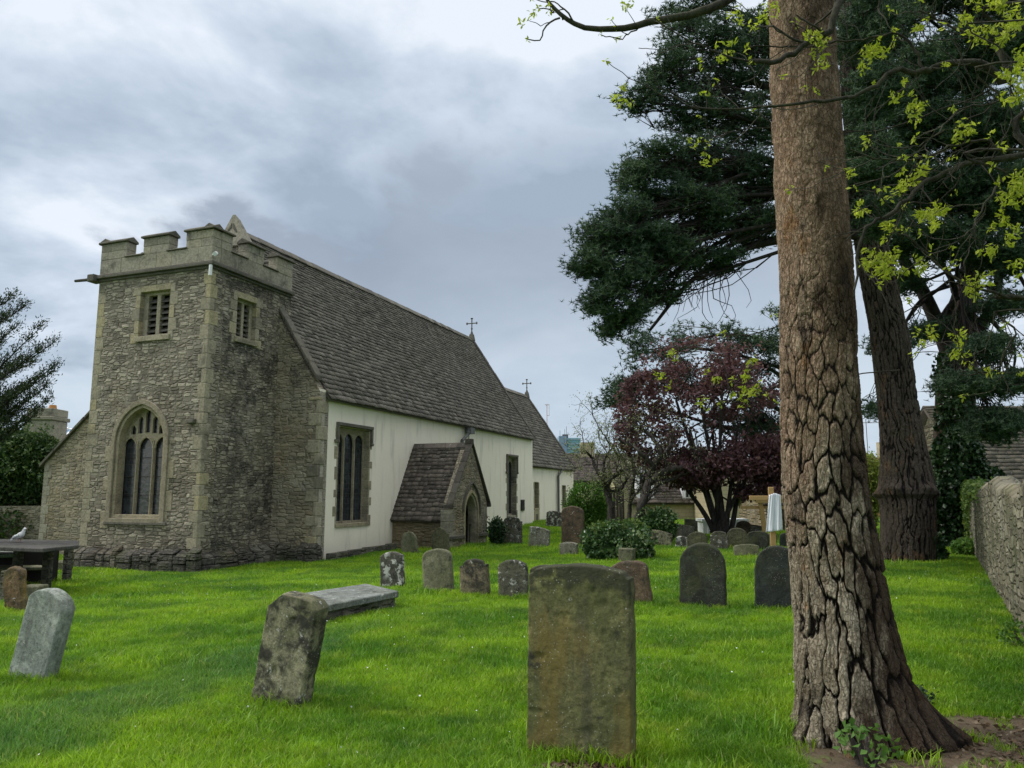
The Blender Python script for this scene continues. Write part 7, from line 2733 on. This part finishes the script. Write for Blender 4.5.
def tuft_mesh(seed, n, rad, h, w):
    rng = np.random.default_rng(seed)
    a = rng.uniform(0, 2 * math.pi, n)
    r_ = rad * np.sqrt(rng.uniform(0, 1, n))
    bx, by = r_ * np.cos(a), r_ * np.sin(a)
    hh = h * rng.uniform(.45, 1.15, n) * (1 + .3 * (rng.random(n) < .06))
    la = rng.uniform(0, 2 * math.pi, n)
    ln_ = hh * rng.uniform(.15, .95, n)
    fx, fy = np.cos(la), np.sin(la)
    pa_ = rng.uniform(0, 2 * math.pi, n)
    px_, py_ = np.cos(pa_), np.sin(pa_)
    ww = w * rng.uniform(.7, 1.3, n)
    V = []
    for (f, g, k) in ((0, -.01, 1.0), (.30, .55, .85), (1.0, .98, 0.0)):
        cx_ = bx + fx * ln_ * f
        cy_ = by + fy * ln_ * f
        cz_ = hh * g - .35 * ln_ * (f ** 2) * .5
        if k > 0:
            V.append(np.stack([cx_ - px_ * ww * k / 2, cy_ - py_ * ww * k / 2, cz_], -1))
            V.append(np.stack([cx_ + px_ * ww * k / 2, cy_ + py_ * ww * k / 2, cz_], -1))
        else:
            V.append(np.stack([cx_, cy_, cz_], -1))
    V = np.stack(V, 1).reshape(-1, 3)
    i = np.arange(n)[:, None] * 5
    F_ = np.concatenate([np.concatenate([i + 0, i + 1, i + 3, i + 2], 1).ravel(), np.concatenate([i + 2, i + 3, i + 4], 1).ravel()])
    cnt = np.concatenate([np.full(n, 4), np.full(n, 3)])
    me = bpy.data.meshes.new('grass_tuft')
    me.vertices.add(len(V)); me.vertices.foreach_set('co', V.astype(np.float32).ravel())
    me.loops.add(len(F_)); me.loops.foreach_set('vertex_index', F_.astype(np.int32))
    me.polygons.add(len(cnt))
    me.polygons.foreach_set('loop_start', np.concatenate([[0], np.cumsum(cnt)[:-1]]).astype(np.int32))
    me.polygons.foreach_set('loop_total', cnt.astype(np.int32))
    at_ = me.attributes.new('tint', 'FLOAT', 'POINT')
    at_.data.foreach_set('value', np.repeat(rng.random(n), 5).astype(np.float32))
    me.update(calc_edges=True)
    me.materials.append(M['grass'])
    return me


def scatter(name, label, P, scale, rot, kinds_meshes, cat=None):
    """one object: points carrying instances of small meshes through geometry nodes"""
    src = bpy.data.collections.new(name + '_source')
    for k, me in enumerate(kinds_meshes):
        so = bpy.data.objects.new(name + '_piece', me)
        src.objects.link(so)
    me = bpy.data.meshes.new(name)
    me.vertices.add(len(P))
    me.vertices.foreach_set('co', np.asarray(P, np.float32).ravel())
    a1 = me.attributes.new('sc', 'FLOAT', 'POINT'); a1.data.foreach_set('value', np.asarray(scale, np.float32))
    a2 = me.attributes.new('rz', 'FLOAT', 'POINT'); a2.data.foreach_set('value', np.asarray(rot, np.float32))
    o = bpy.data.objects.new(name, me)
    COL.objects.link(o)
    ng = bpy.data.node_groups.new(name + '_nodes', 'GeometryNodeTree')
    ng.interface.new_socket('Geometry', in_out='INPUT', socket_type='NodeSocketGeometry')
    ng.interface.new_socket('Geometry', in_out='OUTPUT', socket_type='NodeSocketGeometry')
    N_, L_ = ng.nodes, ng.links
    gi, go_ = N_.new('NodeGroupInput'), N_.new('NodeGroupOutput')
    m2p_ = N_.new('GeometryNodeMeshToPoints')
    ci = N_.new('GeometryNodeCollectionInfo')
    ci.inputs['Collection'].default_value = src
    ci.inputs['Separate Children'].default_value = True
    ci.inputs['Reset Children'].default_value = True
    ip = N_.new('GeometryNodeInstanceOnPoints')
    ip.inputs['Pick Instance'].default_value = True
    rv = N_.new('FunctionNodeRandomValue'); rv.data_type = 'INT'
    rv.inputs['Min'].default_value = 0
    rv.inputs['Max'].default_value = len(kinds_meshes) - 1
    na = N_.new('GeometryNodeInputNamedAttribute'); na.data_type = 'FLOAT'; na.inputs['Name'].default_value = 'sc'
    nr = N_.new('GeometryNodeInputNamedAttribute'); nr.data_type = 'FLOAT'; nr.inputs['Name'].default_value = 'rz'
    cx_ = N_.new('ShaderNodeCombineXYZ')
    L_.new(gi.outputs[0], m2p_.inputs[0])
    L_.new(m2p_.outputs[0], ip.inputs['Points'])
    L_.new(ci.outputs[0], ip.inputs['Instance'])
    L_.new([s for s in rv.outputs if s.type == 'INT'][0], ip.inputs['Instance Index'])
    L_.new(nr.outputs['Attribute'], cx_.inputs['Z'])
    L_.new(cx_.outputs[0], ip.inputs['Rotation'])
    L_.new(na.outputs['Attribute'], ip.inputs['Scale'])
    L_.new(ip.outputs[0], go_.inputs[0])
    md = o.modifiers.new('scatter', 'NODES')
    md.node_group = ng
    for k_ in kinds_meshes[0].materials:
        me.materials.append(k_)
    tag(o, label, cat, kind='stuff')
    return o


def in_church(x, y, pad=.25):
    e = np.array([math.sin(CH_A), math.cos(CH_A)]); n = np.array([-math.cos(CH_A), math.sin(CH_A)])
    dx, dy = x - CO.x, y - CO.y
    u = dx * e[0] + dy * e[1]; w = dx * n[0] + dy * n[1]
    tower = (u > -pad) & (u < 3) & (w > -pad) & (w < TW + .3)
    nave = (u > UW - pad) & (u < UE) & (w > YS - pad + .05) & (w < 9.4)
    chc = (u >= UE) & (u < CE) & (w > CS - pad * .4) & (w < CN)
    por = (u > PW0 - .2) & (u < PW1 + .1) & (w > PF - .05) & (w < YS)
    return tower | nave | chc | por


def earth_mask(x, y):
    d = np.sqrt(((x - 4.6) ** 2) * .42 + (y - 4.3) ** 2)
    nn = fbm(np.stack([x * 2.2, y * 2.2, 0 * x], -1), 4, 77) * .45
    d2 = np.sqrt(((x - .45) ** 2) * .25 + (y - 4.75) ** 2)
    return ((d + nn) < 1.85) | ((d2 + nn * .12) < .17)


rg = np.random.default_rng(1234)
tufts = [tuft_mesh(100 + i, 70, .085, .062, .0048) for i in range(8)]
tufts_far = [tuft_mesh(200 + i, 70, .19, .075, .010) for i in range(6)]
PS_, SC_ = [], []
def field(y0, y1, dens, sc0, sc1):
    """scatter points in the wedge seen by the camera (with margin for a side step)"""
    x0, x1 = -(y1 * .68 + 1.5), y1 * .68 + 1.5
    n = int((x1 - x0) * (y1 - y0) * dens)
    x = rg.uniform(x0, x1, n); y = rg.uniform(y0, y1, n)
    k = (np.abs(x) < y * .68 + 1.5) & ~in_church(x, y)
    x, y = x[k], y[k]
    em = earth_mask(x, y) & (rg.random(len(x)) > .05)
    # not inside the boundary wall side
    wallx = 7.32 + (y - 11.34) * .54
    k = ~em & (x < wallx - .15 * (y > 4))
    x, y = x[k], y[k]
    z = ground_z(x, y)
    near = (y < 24) & (y > 1)
    P = np.stack([x, y, z], 1)
    P[near, 2] += .012 * fbm(P[near] * np.array([2.2, 2.2, 0]), 3, 5)
    nn = fbm(np.stack([x * .9, y * .9, 0 * x], -1), 4, 12)
    s = rg.uniform(sc0, sc1, len(x)) * (1 + .45 * nn)
    s = np.where(rg.random(len(x)) < .035, s * 1.5, s)
    # longer uncut grass at the foot of the stones and walls
    for (sx_, sy_, sw_, yw_) in STONES:
        if sy_ > y1 + 1 or sy_ < y0 - 1: continue
        ca_, sa_ = math.cos(R(yw_)), math.sin(R(yw_))
        dx, dy = x - sx_, y - sy_
        a_ = dx * ca_ + dy * sa_
        b_ = -dx * sa_ + dy * ca_
        dd = np.hypot(np.maximum(np.abs(a_) - sw_ / 2, 0), np.maximum(np.abs(b_) - .06, 0))
        s *= 1 + .55 * np.exp(-(dd / .09) ** 2)
    dp = np.hypot(x - pb.x, y - Yp)
    s *= 1 + .5 * np.exp(-((dp - .55) / .15) ** 2)
    return P, s
Pn, sn_ = field(2.2, 7.5, 230, .75, 1.2)
Pm, sm2 = field(7.5, 13, 120, .9, 1.4)
Pa = np.concatenate([Pn, Pm]); sa = np.concatenate([sn_, sm2])
scatter('grass', 'lush green lawn grass between the gravestones', Pa, sa, rg.uniform(0, 6.28, len(Pa)), tufts)
Pn, sn_ = field(13, 24, 42, .7, 1.15)
Pm, sm2 = field(24, 48, 14, .9, 1.5)
Pa = np.concatenate([Pn, Pm]); sa = np.concatenate([sn_, sm2])
scatter('grass', 'mown grass further back around the church', Pa, sa, rg.uniform(0, 6.28, len(Pa)), tufts_far)

# tiny daisies and fallen petals in the lawn
n = 900
x = rg.uniform(-9, 9, n); y = rg.uniform(3.2, 16, n)
k = (np.abs(x) < y * .68 + .5) & ~earth_mask(x, y) & ~in_church(x, y) & (fbm(np.stack([x * .5, y * .5, 0 * x], -1), 3, 91) > -.05)
x, y = x[k], y[k]
P = np.stack([x, y, ground_z(x, y) + .055 + rg.uniform(0, .02, len(x))], 1)
d_ = rnd_unit(rg, len(P)); d_[:, 2] *= .2
v, f, c, t_ = leaf_quads(P, .016, rg, .9, 0, .05, d_, .1)
o = np_mesh('daisies', v, f, c, M['bird'], attrs={'tint': t_})
tag(o, 'tiny white daisies and petals scattered through the grass', kind='stuff')
# dead leaves and twigs under the pine, cut grass at the foot of the tall stone
M['litter'] = leaf_mat('dead leaves', (.06, .038, .022), (.15, .10, .06), (.32, .27, .2), .1, .8)
n = 5200
x = rg.normal(4.6, 1.0, n * 2); y = rg.normal(4.6, .62, n * 2)
x = np.concatenate([x, rg.normal(.42, .24, 420)]); y = np.concatenate([y, rg.normal(4.78, .05, 420)])
k = (y > 2.5)
x, y = x[k], y[k]
k = earth_mask(x, y) | (rg.random(len(x)) < .05)
x, y = x[k], y[k]
P = np.stack([x, y, ground_z(x, y) + .006 + .012 * fbm(np.stack([x * 2.2, y * 2.2, 0 * x], -1), 3, 5) + rg.uniform(0, .012, len(x))], 1)
d_ = rnd_unit(rg, len(P)); d_[:, 2] *= .15
v, f, c, t_ = leaf_quads(P, .042, rg, .6, 0, .12, d_, .2)
o = np_mesh('leaf_litter', v, f, c, M['litter'], attrs={'tint': t_})
tag(o, 'brown dead leaves and twigs on bare earth under the pine', kind='stuff')
